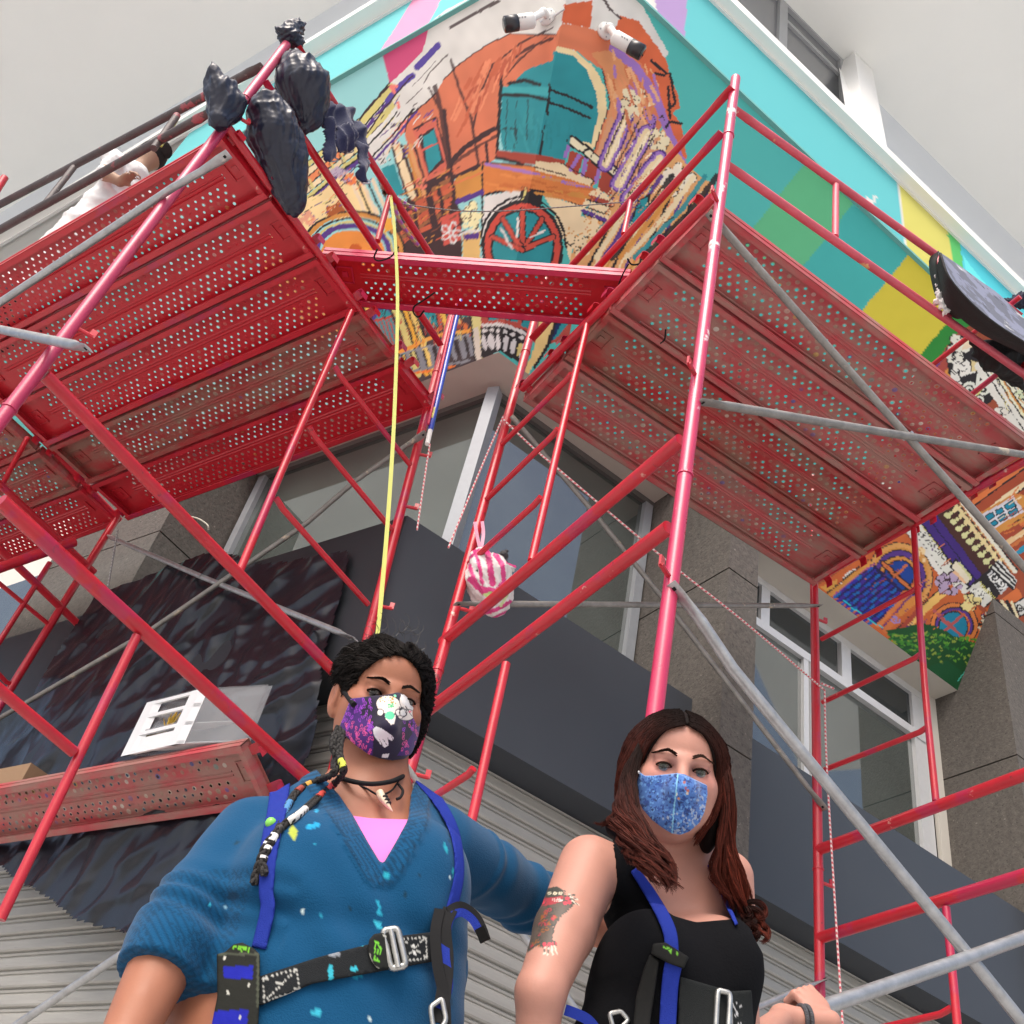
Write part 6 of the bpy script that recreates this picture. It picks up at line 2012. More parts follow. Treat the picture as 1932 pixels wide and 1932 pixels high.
def art_maskL(c):
    c.X, c.Y = c.px, c.py
    c.C[:] = lin((26, 18, 48))
    c.use(587, 1146, 0.1447)
    g = np.random.default_rng(4)
    c.poly([(520, 1160), (690, 1170), (640, 1400), (820, 1560), (800, 1932), (700, 1900), (350, 1570)], (72, 26, 120), .8)
    c.poly([(1330, 1350), (1480, 1380), (1440, 1600), (1300, 1932), (1120, 1932), (1320, 1650)], (66, 26, 116), .8)
    for i in range(150):
        if i < 115: x, y = g.uniform(370, 800), g.uniform(1200, 1920)
        else: x, y = g.uniform(1180, 1460), g.uniform(1380, 1900)
        if i < 115 and (x > 820 - (abs(y - 1500) * .1) or y < 1180 + (520 - x) * 1.2): continue
        f = np.clip((y - 1350) / 350, 0, 1)
        c.ell((x, y), 11, 24, ((150, 60, 190) if g.random() > f else (220, 80, 150)), g.uniform(-30, 40), 0, 360, 7)
    for p, rx, ry, a in (((1010, 1270), 160, 115, 10), ((1260, 1250), 90, 130, -35), ((1240, 1400), 110, 70, 0)): c.ell(p, rx + 8, ry + 8, (18, 14, 26), a); c.ell(p, rx, ry, (226, 216, 208), a)
    for i in range(26): c.ell((g.uniform(880, 1140), g.uniform(1170, 1260)), 9, 9, (190, 150, 70))
    for i in range(9): c.ell((g.uniform(1010, 1090), g.uniform(1250, 1310)), 14, 12, (90, 190, 130))
    for x, r in ((900, 46), (1140, 44), (1200, 50)): c.ell((x, 1370), r, r, (18, 14, 26), 0, 0, 360, 9); c.ell((x, 1370), r - 8, r - 8, (226, 222, 218))
    c.poly([(960, 1400), (1110, 1400), (1080, 1520), (1040, 1530), (970, 1450)], (226, 216, 208)); c.ell((1025, 1410), 62, 56, (96, 206, 156))
    for a in ([(790, 1340), (850, 1400), (930, 1420)], [(1110, 1340), (1200, 1300), (1250, 1400), (1180, 1450)], [(1230, 1290), (1290, 1380), (1320, 1420)], [(1150, 1300), (1160, 1380)]): c.line(a, (18, 14, 26), 9)
    c.poly([(1170, 1130), (1240, 1160), (1420, 1340), (1330, 1350), (1180, 1240)], (224, 220, 218)); c.ell((1290, 1360), 18, 12, (226, 120, 140)); c.ell((1095, 1152), 18, 18, (120, 210, 170))
    c.poly([(800, 1590), (850, 1550), (920, 1580), (1040, 1660), (1080, 1700), (1060, 1740), (1000, 1720), (1010, 1800), (960, 1830), (880, 1760), (820, 1680)], (224, 222, 226)); 
    for a in ([(890, 1720), (930, 1800)], [(940, 1720), (985, 1790)], [(1000, 1700), (1020, 1760)], [(1050, 1680), (1070, 1750)], [(800, 1590), (820, 1680), (890, 1770)]): c.line(a, (18, 14, 26), 8)
    c.poly([(930, 1915), (1020, 1905), (1000, 1960), (920, 1960)], (222, 220, 222))


add_shell(pL_, 'face_mask', mo, .002, MKL, oL[1] - .17, oL[1] + .05, .0014, (0, 0, 0), M_CLOTH, art=art_maskL)
tb(pL_, 'mask_strap', [at_y(*p) for p in ((668, 1330, oL[1] - .075), (655, 1312, oL[1] - .045), (643, 1296, oL[1] - .012))], .0055, M_BLACK, 8)
tb(pL_, 'mask_strap', [at_y(*p) for p in ((650, 1392, oL[1] - .03), (640, 1372, oL[1] - .01), (634, 1355, oL[1] + .0))], .003, M_BLACK, 8)

# hair: dark curls pulled back
def colL(gi, g, t):
    b = g.uniform(.5, 1.6)
    return np.tile(np.array([.009, .007, .006]) * b, (len(t), 1))
hc = Ops([hqL[0], hqL[3]]).grow(.005)
hc.ell(TL(0, .030, -.035), (.083, .085, .100), RL, .02)
hc.ell(TL(-.01, .080, -.02), (.050, .032, .06), RL, .03); hc.ell(TL(.03, .078, -.03), (.050, .030, .06), RL, .03)
hc.ell(TL(-.070, .050, -.02), (.022, .035, .05), RL, .02); hc.ell(TL(-.092, -.012, .004), (.022, .034, .034), RL, .01, True); hc.ell(TL(.078, .0, -.02), (.018, .075, .045), RL, .02)
xs, ys, zs = (axis(oL[i] - .17, oL[i] + .20, .004) for i in range(3))
Dh = field(hc, xs, ys, zs)
X_, Y_, Z_ = np.meshgrid(xs - oL[0], ys - oL[1], zs - oL[2], indexing='ij')
lx = X_ * RL[0, 0] + Y_ * RL[1, 0] + Z_ * RL[2, 0]; ly = X_ * RL[0, 1] + Y_ * RL[1, 1] + Z_ * RL[2, 1]; lz = X_ * RL[0, 2] + Y_ * RL[1, 2] + Z_ * RL[2, 2]
Dh += (0.002 * np.sin(lx * 190 + 2 * np.sin(ly * 90)) * np.sin(ly * 170 + lz * 120)).astype(np.float32)
capL = (Dh.copy(), xs, ys, zs)
opening = np.sqrt((lx / .071) ** 2 + ((ly + .035) / .114) ** 2) - 1
Dh = np.where(lz > -.01, np.maximum(Dh, (-opening * .07).astype(np.float32)), Dh)
V, Q = nets(Dh, xs, ys, zs)
hairL = link('hair', npmesh('hair', V, Q, pL_['_w'], np.tile([.005, .004, .0035], (len(V), 1))), M_HAIR, pL_, pL_['_w'])
gd = []
g = np.random.default_rng(77)
for i in range(330):
    a = math.radians(g.uniform(-32, 170)); q0 = g.uniform(.97, 1.22); pts = []
    for k in range(6):
        q = q0 + k * .07; aa = a + .04 * k * math.copysign(1, math.pi / 2 - a) * -1
        pts.append(TL(.071 * q * math.cos(aa), -.035 + .114 * (1 + (q - 1) * .55) * math.sin(aa), .082 - (q - .98) * .17 - .045 * abs(math.cos(aa)) ** 3))
    gd.append((list(onto(*capL, pts, .0015)), [.0025, .004, .005, .004], 1))
V, Q, C = hair_strands(gd, 4000, .0010, 5, wave=.0026, wfreq=13, segs=9, colf=colL)
link('hair_curls', npmesh('hair_curls', V, Q, pL_['_w'], C), M_HAIR, hairL, pL_['_w'])
g = np.random.default_rng(12)
q = MB()
for i in range(46):                                   # fly-away curls
    a = math.radians(g.uniform(15, 165)); rr = g.uniform(.118, .150)
    p = TL(.075 * math.cos(a), .0 + rr * math.sin(a), g.uniform(-.04, .03)); P = [p]
    d = RL @ np.array([math.cos(a), math.sin(a), g.uniform(-.3, .3)]); th = g.uniform(0, 6)
    for k in range(9):
        th += g.uniform(.3, .9); P.append(P[-1] + d * .0028 + RL @ np.array([math.cos(th), math.sin(th), 0]) * .0045)
    q.tube(P, .00045, 3, cap=False)
q.build('loose_curls', mat('loose_hair', (.05, .045, .04), .4), hairL)
# braids, wrapped with thread and white cord
def braid(pts, r, wraps, nm='braid', seed=0):
    P = bez(pts, 10); q = MB(); C = []
    L = np.r_[0, np.cumsum([np.linalg.norm(P[i + 1] - P[i]) for i in range(len(P) - 1)])]; n = int(L[-1] / .0022)
    ts = np.linspace(0, L[-1], n); idx = np.interp(ts, L, np.arange(len(P)))
    C3 = [[], [], []]
    for j, k in enumerate(idx):
        i0 = min(int(k), len(P) - 2); c = P[i0] + (P[i0 + 1] - P[i0]) * (k - i0)
        d = P[i0 + 1] - P[i0]; d /= np.linalg.norm(d); s = np.cross(d, [0, 1, 0]); s /= np.linalg.norm(s); w_ = np.cross(d, s)
        for m_ in range(3):
            ph = ts[j] * 150 + m_ * 2.094
            C3[m_].append(c + s * r * .6 * math.sin(ph) + w_ * r * .35 * math.sin(2 * ph))
    for m_ in range(3): q.tube(C3[m_], r * .62, 7)
    o = smooth_angle(q.build(nm, mat('braid_hair_%d' % seed, (.009, .007, .006), .7, bump=.4, bscale=300), hairL), 60)
    for (a, b, col) in wraps:
        i0, i1 = int(a * (len(P) - 1)), max(int(b * (len(P) - 1)), int(a * (len(P) - 1)) + 1)
        mm = MATS.get('cord_%d_%d_%d' % col) or mat('cord_%d_%d_%d' % col, tuple(lin(col)), .7, bump=.3, bscale=400)
        smooth_angle(MB().tube(P[i0:i1 + 1], r * 1.12, 9).build('cord_wrap', mm, o), 60)
    return o
def onsw(P): return [(x, y, (surf_y(swo_s, x, y, 1.4, 1.9) - .012) if y > 1470 else Y0) for x, y, Y0 in P]
br1 = [(640, 1372, 1.68), (628, 1402, 1.66), (636, 1435, 1.66), (628, 1460, 1.655), (596, 1474, 1.645), (560, 1494, 1.635), (540, 1528, 1.625), (528, 1560, 1.615), (507, 1598, 0), (496, 1626, 0), (500, 1650, 0)]
br2 = [(646, 1378, 1.67), (640, 1420, 1.655), (648, 1455, 1.645), (630, 1480, 1.64), (600, 1505, 1.63), (565, 1536, 1.615), (536, 1556, 1.605), (514, 1580, 1.60), (500, 1600, 1.60), (486, 1640, 1.61), (478, 1668, 1.62)]
braid([at_y(*p) for p in onsw(br1)], .0058, [(.47, .50, (150, 60, 50)), (.56, .64, (70, 130, 180)), (.42, .45, (200, 150, 60)), (.74, .77, (230, 228, 224)), (.86, .88, (230, 228, 224)), (.80, .82, (226, 224, 220))], 'braid', 1)
braid([at_y(*p) for p in onsw(br2)], .0058, [(.14, .18, (196, 200, 70)), (.30, .34, (190, 60, 70)), (.37, .40, (200, 70, 60)), (.47, .58, (206, 204, 200)), (.62, .65, (60, 60, 60)), (.66, .69, (230, 228, 224)), (.76, .78, (230, 228, 224)), (.71, .73, (20, 20, 20))], 'braid', 2)
MB().ball(at_y(511, 1553, surf_y(swo_s, 511, 1553, 1.4, 1.9) - .02), .009, 12, 8).build('green_bead', mat('green_bead', (.22, .62, .10), .3), hairL, True)
# ear ring side bun behind the ear
MB().ball(at_y(655, 1440, 1.76), (.03, .02, .035), 14, 9).build('hair_knot', mat('hair_knot', (.03, .026, .026), .7, bump=.8, bscale=120), hairL, True)

# choker and tooth pendant
def ring_pts(c, P, y0):
    return [at_y(x, y, yy) for x, y, yy in P]
smooth_angle(tb(pL_, 'choker', bez([at_y(*p) for p in ((625, 1461, 1.79), (638, 1466, 1.735), (668, 1475, 1.697), (702, 1479, 1.690), (735, 1475, 1.700), (756, 1467, 1.728), (764, 1461, 1.78))], 5), .0042, M_BLACK, 8), 60)
tb(pL_, 'necklace_cord', bez([at_y(*p) for p in ((655, 1474, 1.725), (690, 1487, 1.708), (715, 1500, 1.695), (738, 1492, 1.705), (752, 1474, 1.725))], 5), .0018, M_BLACK, 6)
tb(pL_, 'necklace_cord', bez([at_y(*p) for p in ((752, 1480, 1.722), (760, 1492, 1.715), (756, 1504, 1.708), (748, 1508, 1.706))], 5), .0026, M_BLACK, 6)
MB().tube(bez([at_y(*p) for p in ((716, 1494, 1.693), (722, 1507, 1.688), (732, 1520, 1.684), (741, 1531, 1.682))], 4), [.0065, .0068, .007, .0068, .0062, .0056, .005, .0044, .0038, .003, .0022, .0014, .0005][:13], 10).build('tooth_pendant', mat('bone', (.62, .50, .36), .4, var=.2, scale=200), pL_, True)

# --- harness of the left woman
M_WEBB = mat('blue_webbing', (.012, .030, .27), .75, spec=.2, bump=.35, bscale=700, spots=[((.45, .5, .6), 38, .72, .7), ((.02, .3, .4), 22, .76, .7)])
M_WEBK = mat('black_webbing', (.016, .018, .020), .75, attr=True, spec=.15, bump=.35, bscale=700, spots=[((.05, .32, .40), 13, .72, .8), ((.30, .30, .32), 30, .77, .6)])
M_PAD = mat('dark_rubber_pad', (.02, .021, .018), .7, attr=True, spec=.15, bump=.1, bscale=100, spots=[((.35, .34, .3), 30, .74, .6)])


def strip(pts, w):
    P = np.array(bez([np.array([p[0], p[1], 0.]) for p in pts], 5))[:, :2]
    Lf, Rt = [], []
    for i in range(len(P)):
        d = P[min(i + 1, len(P) - 1)] - P[max(i - 1, 0)]; d /= np.linalg.norm(d); n = np.array([-d[1], d[0]])
        ww = w if not hasattr(w, '__len__') else np.interp(i / (len(P) - 1), np.linspace(0, 1, len(w)), w)
        Lf.append(P[i] + n * ww / 2); Rt.append(P[i] - n * ww / 2)
    return Lf + Rt[::-1]


def stitchbox(c, q, col=(190, 190, 184), w=1.9):
    q = [np.array(p, float) for p in q]
    for a, b in ((0, 1), (1, 2), (2, 3), (3, 0), (0, 2), (1, 3)):
        c.line([q[a], q[b]], col, w)


def letters(c, txt, o, ux, uy, col, w):
    """simple stroke letters on a small grid"""
    F = {'F': [[(0, 1), (0, 0), (.7, 0)], [(0, .5), (.55, .5)]], 'S': [[(.7, 0), (0, 0), (0, .5), (.7, .5), (.7, 1), (0, 1)]], 'P': [[(0, 1), (0, 0), (.7, 0), (.7, .5), (0, .5)]],
         'O': [[(0, 0), (.7, 0), (.7, 1), (0, 1), (0, 0)]], 'G': [[(.7, 0), (0, 0), (0, 1), (.7, 1), (.7, .5), (.4, .5)]], 'I': [[(.3, 0), (.3, 1)]]}
    o, ux, uy = (np.array(v, float) for v in (o, ux, uy))
    for i, ch in enumerate(txt):
        for st in F.get(ch, []): c.line([o + ux * (i + p[0]) + uy * p[1] for p in st], col, w)


def art_beltL(c):
    c.X, c.Y = c.px, c.py
    stitchbox(c, [(496, 1845), (560, 1828), (566, 1868), (499, 1890)])
    stitchbox(c, [(760, 1772), (803, 1768), (806, 1808), (762, 1812)])
    for x, y, rx, ry, col in ((674, 1782, 14, 4, (70, 190, 210)), (624, 1835, 5, 16, (60, 180, 200)), (668, 1828, 8, 5, (60, 180, 200)), (781, 1784, 2.5, 2.5, (220, 220, 216)), (782, 1798, 3, 5, (220, 220, 216)), (630, 1800, 12, 6, (130, 136, 144))): c.ell((x, y), rx, ry, col)


hA = swo_s
add_shell(pL_, 'harness_strap', hA, .006, strip([(531, 1448), (524, 1520), (508, 1600), (502, 1680), (505, 1715), (488, 1790)], [38, 37, 34, 28, 28, 28]), 1.40, 1.80, .0035, (.02, .025, .3), M_WEBB, label='blue shoulder strap over the left side of the sweater')
add_shell(pL_, 'harness_strap', hA, .006, strip([(790, 1468), (828, 1513), (854, 1560), (865, 1608), (865, 1660), (850, 1722)], [20, 20, 19, 18, 20, 22]), 1.45, 1.86, .0035, (.02, .025, .3), M_WEBB, label='blue shoulder strap near the outstretched arm')
add_shell(pL_, 'waist_belt', hA, .008, [(480, 1846), (493, 1841), (600, 1806), (693, 1782), (760, 1765), (826, 1757), (829, 1812), (727, 1831), (590, 1856), (493, 1897), (482, 1895)], 1.36, 1.85, .0027, (.014, .016, .018), M_WEBK, art=art_beltL)


def art_padL(c):
    c.X, c.Y = c.px, c.py
    c.poly([(421, 1823), (478, 1822), (476, 1848), (422, 1845)], (28, 34, 150)); c.poly([(402, 1908), (468, 1904), (466, 1960), (396, 1960)], (28, 34, 150))
    for a in ([(414, 1800), (488, 1800)], [(487, 1800), (486, 1900)]): c.line(a, (70, 74, 62), 5)
    letters(c, 'FSPI', (440, 1786), (9, 0.4), (0, 9), (110, 180, 50), 1.7)
    for x, y in ((424, 1808), (470, 1858), (430, 1872), (452, 1920)): c.ell((x, y), 3, 3, (190, 190, 180))


add_shell(pL_, 'harness_pad', hA, .016, [(409, 1800), (424, 1797), (440, 1782), (457, 1778), (480, 1790), (490, 1800), (491, 1860), (486, 1960), (385, 1980), (398, 1940), (410, 1880)], 1.30, 1.70, .0026, (.016, .017, .014), M_PAD, art=art_padL)


def art_tag(c):
    c.X, c.Y = c.px, c.py
    letters(c, 'FSP', (706, 1812), (1, -13), (11, 1), (110, 190, 60), 2.2)
    c.ell((725, 1766), 4, 2, (190, 190, 180)); c.line([(697, 1800), (704, 1820), (716, 1828)], (150, 150, 140), 2)


add_shell(pL_, 'buckle_tab', hA, .014, [(693, 1790), (697, 1772), (706, 1762), (735, 1758), (740, 1800), (738, 1828), (712, 1828), (700, 1812)], 1.36, 1.75, .0024, (.014, .015, .014), M_PAD, art=art_tag)


def rect_ring(root, name, P, r, m):
    """closed metal loop through pixel corners (with depth)"""
    pts = [at_y(*p) for p in P]
    out = []
    n = len(pts)
    for i in range(n):
        a, b, c = pts[i - 1], pts[i], pts[(i + 1) % n]
        for t in (0, .33, .66, 1):
            p0 = b + (a - b) * .18; p1 = b + (c - b) * .18
            out.append((1 - t) ** 2 * p0 + 2 * t * (1 - t) * b + t * t * p1)
    return smooth_angle(MB().tube(out, r, 8, closed=True).build(name, m, root), 60)


yy = surf_y(hA, 742, 1790) - .022
rect_ring(pL_, 'belt_buckle', [(722, 1756, yy), (750, 1752, yy), (766, 1822, yy + .004), (738, 1828, yy + .004)], .0052, M_METAL)
tb(pL_, 'buckle_bar', [at_y(737, 1754, yy - .002), at_y(752, 1826, yy)], .0045, M_METAL, 8)
yb2 = surf_y(hA, 838, 1760) - .015
for P, w, m in (([(830, 1716), (822, 1760), (826, 1820), (838, 1880), (842, 1950)], .016, M_BLACK), ([(850, 1716), (838, 1750), (842, 1810), (838, 1870), (826, 1930)], .022, M_BLACK), ([(862, 1718), (846, 1740), (840, 1800), (846, 1860), (830, 1905)], .014, M_WEBB), ([(846, 1722), (868, 1712), (892, 1726), (906, 1748), (916, 1776)], .017, M_BLACK), ([(852, 1728), (872, 1722), (892, 1736), (904, 1756)], .012, M_WEBB)):
    seg_ribbon(pL_, 'webbing_loop', [at_y(x, y, yb2 - .012) for x, y in P], w, (-.2, -1, -.3), m, .003)
rect_ring(pL_, 'steel_ring', [(812, 1900, yb2 - .02), (834, 1884, yb2 - .02), (842, 1925, yb2 - .02), (820, 1960, yb2 - .02)], .004, M_METAL)
for P in ([(905, 1752), (916, 1776)],):
    seg_ribbon(pL_, 'strap_end', [at_y(P[0][0], P[0][1], yb2 - .014), at_y(P[1][0], P[1][1], yb2 - .014)], .015, (-.2, -1, -.3), M_PAD, .006)

# ================================================================== the woman on the right
oR, RR = lookat(1281, 1458, 2.06, math.radians(-8), yaw=math.radians(8), pitch=math.radians(10))
SR = 1.03
oR = oR + RR @ np.array([0, 0, -.045])
pR_ = thing('person', 'woman in a black tank top with long reddish hair, blue mask and a tattooed arm', 'person', (oR[0], oR[1], GROUND))
hqR, TR = head_ops(oR, RR, SR)
neckR = Y(1290, 1615, 1.93)
rA, rB = Y(1112, 1636, 1.85), Y(1372, 1655, 1.98)
reA, rwA = Y(1020, 1872, 1.74), Y(1003, 2080, 1.80)
HB = vp(sP1 + nst * .045, sP4 + nst * .045, 1518, 1909)
reB, rwB = Y(1398, 1990, 2.06), HB + np.array([-.075, -.06, -.050])
rchest, rb1, rb2 = Y(1272, 1690, 1.92), Y(1225, 1812, 1.79), Y(1352, 1812, 1.83)
rwaist, rhips = Y(1262, 1905, 1.86), Y(1245, 2080, 1.86)
rt = Ops()
rt.ell(rchest, (.135, .085, .15), None, .05)
rt.cap(rA + np.array([.035, 0, .0]), rB - np.array([.03, 0, 0]), .050, .050, .05)
rt.ball(rb1, .074, .045); rt.ball(rb2, .074, .045)
rt.ell(rwaist, (.135, .105, .13), None, .06)
rt.ell(rhips, (.165, .125, .14), None, .07)
skR = Ops(list(hqR))
skR.cap(TR(0, -.050, -.035), neckR, .050, .053, .03)
skR.cap(neckR, neckR - up * .05, .055, .07, .04)
skR += rt
skR.chain([rA, (rA * .45 + reA * .55), reA, rwA], [.057, .051, .039, .027], .012)
skR.chain([rB, (rB * .5 + reB * .5), reB, rwB], [.052, .044, .037, .026], .012)
hand_ops(skR, rwA, rwA - reA, np.array([.6, -.4, .1]), np.array([.2, 1, .1]), .4)
pd = vp(sP1 + nst * .045, sP4 + nst * .045, 1700, 1846) - HB; pd /= np.linalg.norm(pd)      # the pipe direction
# fist round the pipe: knuckles on the near side, fingers curl over it
fwd = np.array([.30, .35, .60]); fwd -= pd * (fwd @ pd); fwd /= np.linalg.norm(fwd)
pn = np.cross(pd, fwd)
if pn[1] < 0: pn = -pn
R_ = np.stack([pd, fwd, pn], 1)
wr = HB - pn * .036 - fwd * .062
skR.cap(rwB, wr, .028, .026, .02)
skR.ell(HB - pn * .036 - fwd * .010, (.042, .042, .016), R_, .012)
for i in range(4):
    b0 = HB - pn * .037 + fwd * .028 + pd * (-.030 + .020 * i)
    rr = (.0092, .0096, .0094, .0082)[i]
    b1_ = b0 + fwd * .006 + pn * .030 * (1, 1.08, 1.05, .95)[i]
    b2_ = b1_ - fwd * .024 + pn * .026; b3_ = b2_ - fwd * .024 - pn * .004
    skR.cap(b0 - fwd * .02, b0, rr, rr * 1.08, .006); skR.cap(b0, b1_, rr * 1.05, rr, .004); skR.cap(b1_, b2_, rr, rr * .92, .004); skR.cap(b2_, b3_, rr * .92, rr * .85, .004)
t0 = HB - pn * .034 - fwd * .030 - pd * .034
t1 = t0 - pd * .016 + pn * .030 - fwd * .004; t2 = t1 + pn * .028 + fwd * .012 + pd * .010
skR.cap(t0, t1, .0135, .011, .008); skR.cap(t1, t2, .011, .009, .004)
leg_ops(skR, rhips + np.array([-.08, 0, -.12]), rhips + np.array([.08, 0, -.12]), 0, GROUND)
skR.ell(rhips + up * -.08, (.16, .12, .10), None, .05)


def paint_skinR(c, V):
    c.C[:] = lin((184, 134, 118))
    loc = (V - oR) @ RR
    t = np.clip(1 - np.abs(loc[:, 1] + .01) / .04, 0, 1) * np.clip(1 - np.abs(np.abs(loc[:, 0]) - .042) / .035, 0, 1) * (loc[:, 2] > .02)
    c.C = c.C * (1 - .30 * t[:, None]) + lin((204, 110, 108)) * .30 * t[:, None]
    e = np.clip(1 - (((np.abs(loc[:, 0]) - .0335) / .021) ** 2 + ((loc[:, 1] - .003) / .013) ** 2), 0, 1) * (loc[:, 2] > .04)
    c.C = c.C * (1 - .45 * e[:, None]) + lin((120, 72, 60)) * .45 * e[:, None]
    near = c.mask.copy()
    c.mask &= (V[:, 0] < rA[0] + .04)
    c.X, c.Y = c.px, c.py
    c.use(615, 1261, 0.3472)
    G1, G2, RD = (62, 66, 60), (104, 104, 88), (170, 54, 66)
    c.poly([(1165, 1235), (1200, 1200), (1250, 1190), (1290, 1210), (1300, 1240), (1330, 1230), (1350, 1260), (1330, 1300), (1290, 1330), (1260, 1370), (1235, 1400), (1225, 1470), (1240, 1500), (1190, 1510), (1150, 1500), (1095, 1540), (1110, 1440), (1140, 1330)], (86, 76, 68))
    c.poly([(1165, 1235), (1210, 1195), (1270, 1192), (1298, 1225), (1250, 1250), (1200, 1245)], G1, .85)
    c.poly([(1160, 1250), (1220, 1245), (1290, 1235), (1280, 1270), (1200, 1290), (1165, 1290)], RD, .8)
    for p in ((1215, 1222), (1245, 1222), (1275, 1222)): c.ell(p, 11, 8, (206, 196, 170)); c.ell(p, 4, 4, G1)
    for i in range(6): c.line([(1230 + i * 10, 1250), (1234 + i * 10, 1264)], (220, 210, 200), 4)
    for p in ((1310, 1250), (1325, 1270), (1300, 1275), (1190, 1500), (1215, 1500), (1240, 1495), (1235, 1350), (1180, 1270)): c.ell(p, 15, 13, (196, 60, 76)); c.ell(p, 15, 13, G1, 0, 0, 360, 3)
    for a in ([(1330, 1240), (1365, 1255)], [(1335, 1260), (1370, 1285)], [(1320, 1230), (1350, 1235)], [(1185, 1515), (1190, 1555)], [(1205, 1515), (1208, 1560)], [(1225, 1512), (1232, 1560)], [(1243, 1505), (1252, 1550)]): c.line(a, (206, 196, 180), 8); c.line(a, G1, 3)
    gg = np.random.default_rng(8)
    for i in range(44):
        t_ = gg.uniform(0, 1); x = 1230 - 90 * t_ + gg.uniform(-40, 55) * (1 - .3 * t_); y = 1290 + 220 * t_
        c.ell((x, y), 9, 8, (G1, RD, (150, 90, 40), G1)[i % 4], 0, 0, 360 if i % 2 else 300, 5 if i % 3 else None, .85)
    for a in ([(1165, 1235), (1200, 1198), (1255, 1188), (1300, 1212), (1300, 1240), (1350, 1228)], [(1165, 1240), (1140, 1340), (1110, 1440), (1095, 1540), (1150, 1500), (1190, 1515)], [(1350, 1275), (1320, 1310), (1285, 1335), (1240, 1400), (1228, 1470), (1245, 1500)], [(1100, 1530), (1180, 1480)]): c.line(a, G1, 6)
    c.mask = near
    return c.C


lo, hi = np.array([.02, 1.55, GROUND - .02]), np.array([HB[0] + .14, HB[1] + .12, oR[2] + .16])
person_mesh(pR_, skR, lo, hi, .012, [[(oR[0] - .12, oR[0] + .11, .0028), (rA[0] - .14, rA[0] + .01, .0028), (HB[0] - .14, HB[0] + .1, .0042), (-1, 9, .0075)], [(oR[1] - .13, oR[1] + .02, .0028), (1.6, 2.05, .0055), (HB[1] - .12, HB[1] + .1, .0045), (-1, 9, .009)], [(oR[2] - .12, oR[2] + .10, .0028), (rA[2] - .21, rA[2] - .04, .0028), (HB[2] - .1, HB[2] + .08, .0045), (.3, 2, .007)]], paint_skinR)
eyes(pR_, TR, RR, SR, (.045, .055, .038), -.0014)
brows_lashes(pR_, TR, SR, [[TR(*p) for p in ((-.013, .0215, .0900), (-.030, .0280, .0845), (-.052, .0225, .0700))], [TR(*p) for p in ((.013, .0215, .0900), (.030, .0280, .0845), (.052, .0225, .0700))]], 6, mat('brown_brow_hair', (.026, .014, .010), .9, spec=0.05))
# tank top
M_TANK = mat('black_cotton', (.006, .0062, .0075), .95, spec=.1, bump=.15, bscale=240, spots=[((.5, .5, .5), 34, .785, .8)])
TANK = [(1153, 1560), (1164, 1660), (1151, 1712), (1128, 1745), (1096, 1790), (1050, 1932), (1040, 2200), (1560, 2200), (1470, 1932), (1445, 1860), (1440, 1800), (1420, 1764), (1412, 1700), (1400, 1635), (1370, 1635), (1378, 1700), (1383, 1734), (1313, 1740), (1271, 1728), (1230, 1700), (1203, 1655), (1192, 1600), (1188, 1560)]
xs, ys, zs = axis(.05, .85, .0045), axis(1.62, 2.12, .006), axis(.12, rA[2] + .10, .0045)
Dt = field(rt.grow(.006), xs, ys, zs)
pxg, pyg, scg, Yg = grid_px(xs, ys, zs)
td = poly_sd(pxg, pyg, TANK) * scg
Dt = Dt + (.0022 * np.sin(zs[None, None, :] * 70 + xs[:, None, None] * 40 + 2 * np.sin(xs[:, None, None] * 30)) * (zs[None, None, :] < rb1[2] - .05)).astype(np.float32)
Dt = np.where(Yg < rchest[1] + .02, np.maximum(Dt, td.astype(np.float32)), np.maximum(Dt, zs[None, None, :] - (rA[2] - .02)))
V, Q = nets(Dt.astype(np.float32), xs, ys, zs); V = relax(V, Q, 1, .3)
link('tank_top', npmesh('tank_top', V, Q, pR_['_w']), M_TANK, pR_, pR_['_w'])
rg = rt.grow(.008)
M_JEAN = mat('dark_denim', (.03, .035, .06), .85, bump=.2, bscale=200)
for pr_, hp, oo in ((pR_, rhips, (.08, .14)), (pL_, hips, (.10, .17))):
    tq = Ops(); tq.ell(hp + up * -.10, (oo[1] + .055, .15, .13), None, .05)
    for s_ in (-1, 1): tq.chain([hp + np.array([s_ * oo[0], 0, -.12]), np.array([hp[0] + s_ * oo[0], hp[1] - .02, GROUND + .5]), np.array([hp[0] + s_ * oo[0], hp[1] + .02, GROUND + .11])], [.108, .078, .062], .03)
    xs, ys, zs = axis(hp[0] - .36, hp[0] + .36, .014), axis(hp[1] - .25, hp[1] + .25, .014), axis(GROUND + .06, hp[2] - .02, .014)
    D = field(tq, xs, ys, zs); D[:, :, -1] = .1; D[:, :, 0] = .1
    V, Q = nets(D, xs, ys, zs); link('trousers', npmesh('trousers', V, Q, pr_['_w']), M_JEAN, pr_, pr_['_w'])
    for s_ in (-1, 1):
        q = Ops().cap(np.array([hp[0] + s_ * oo[0], hp[1] + .05, GROUND + .05]), np.array([hp[0] + s_ * oo[0], hp[1] - .14, GROUND + .045]), .052, .047)
        xs, ys, zs = axis(hp[0] + s_ * oo[0] - .08, hp[0] + s_ * oo[0] + .08, .012), axis(hp[1] - .24, hp[1] + .14, .012), axis(GROUND + .004, GROUND + .13, .012)
        D = field(q, xs, ys, zs); D[:, :, 0] = .1
        V, Q = nets(D, xs, ys, zs); link('shoe', npmesh('shoe', V, Q, pr_['_w']), M_BLACK, pr_, pr_['_w'])
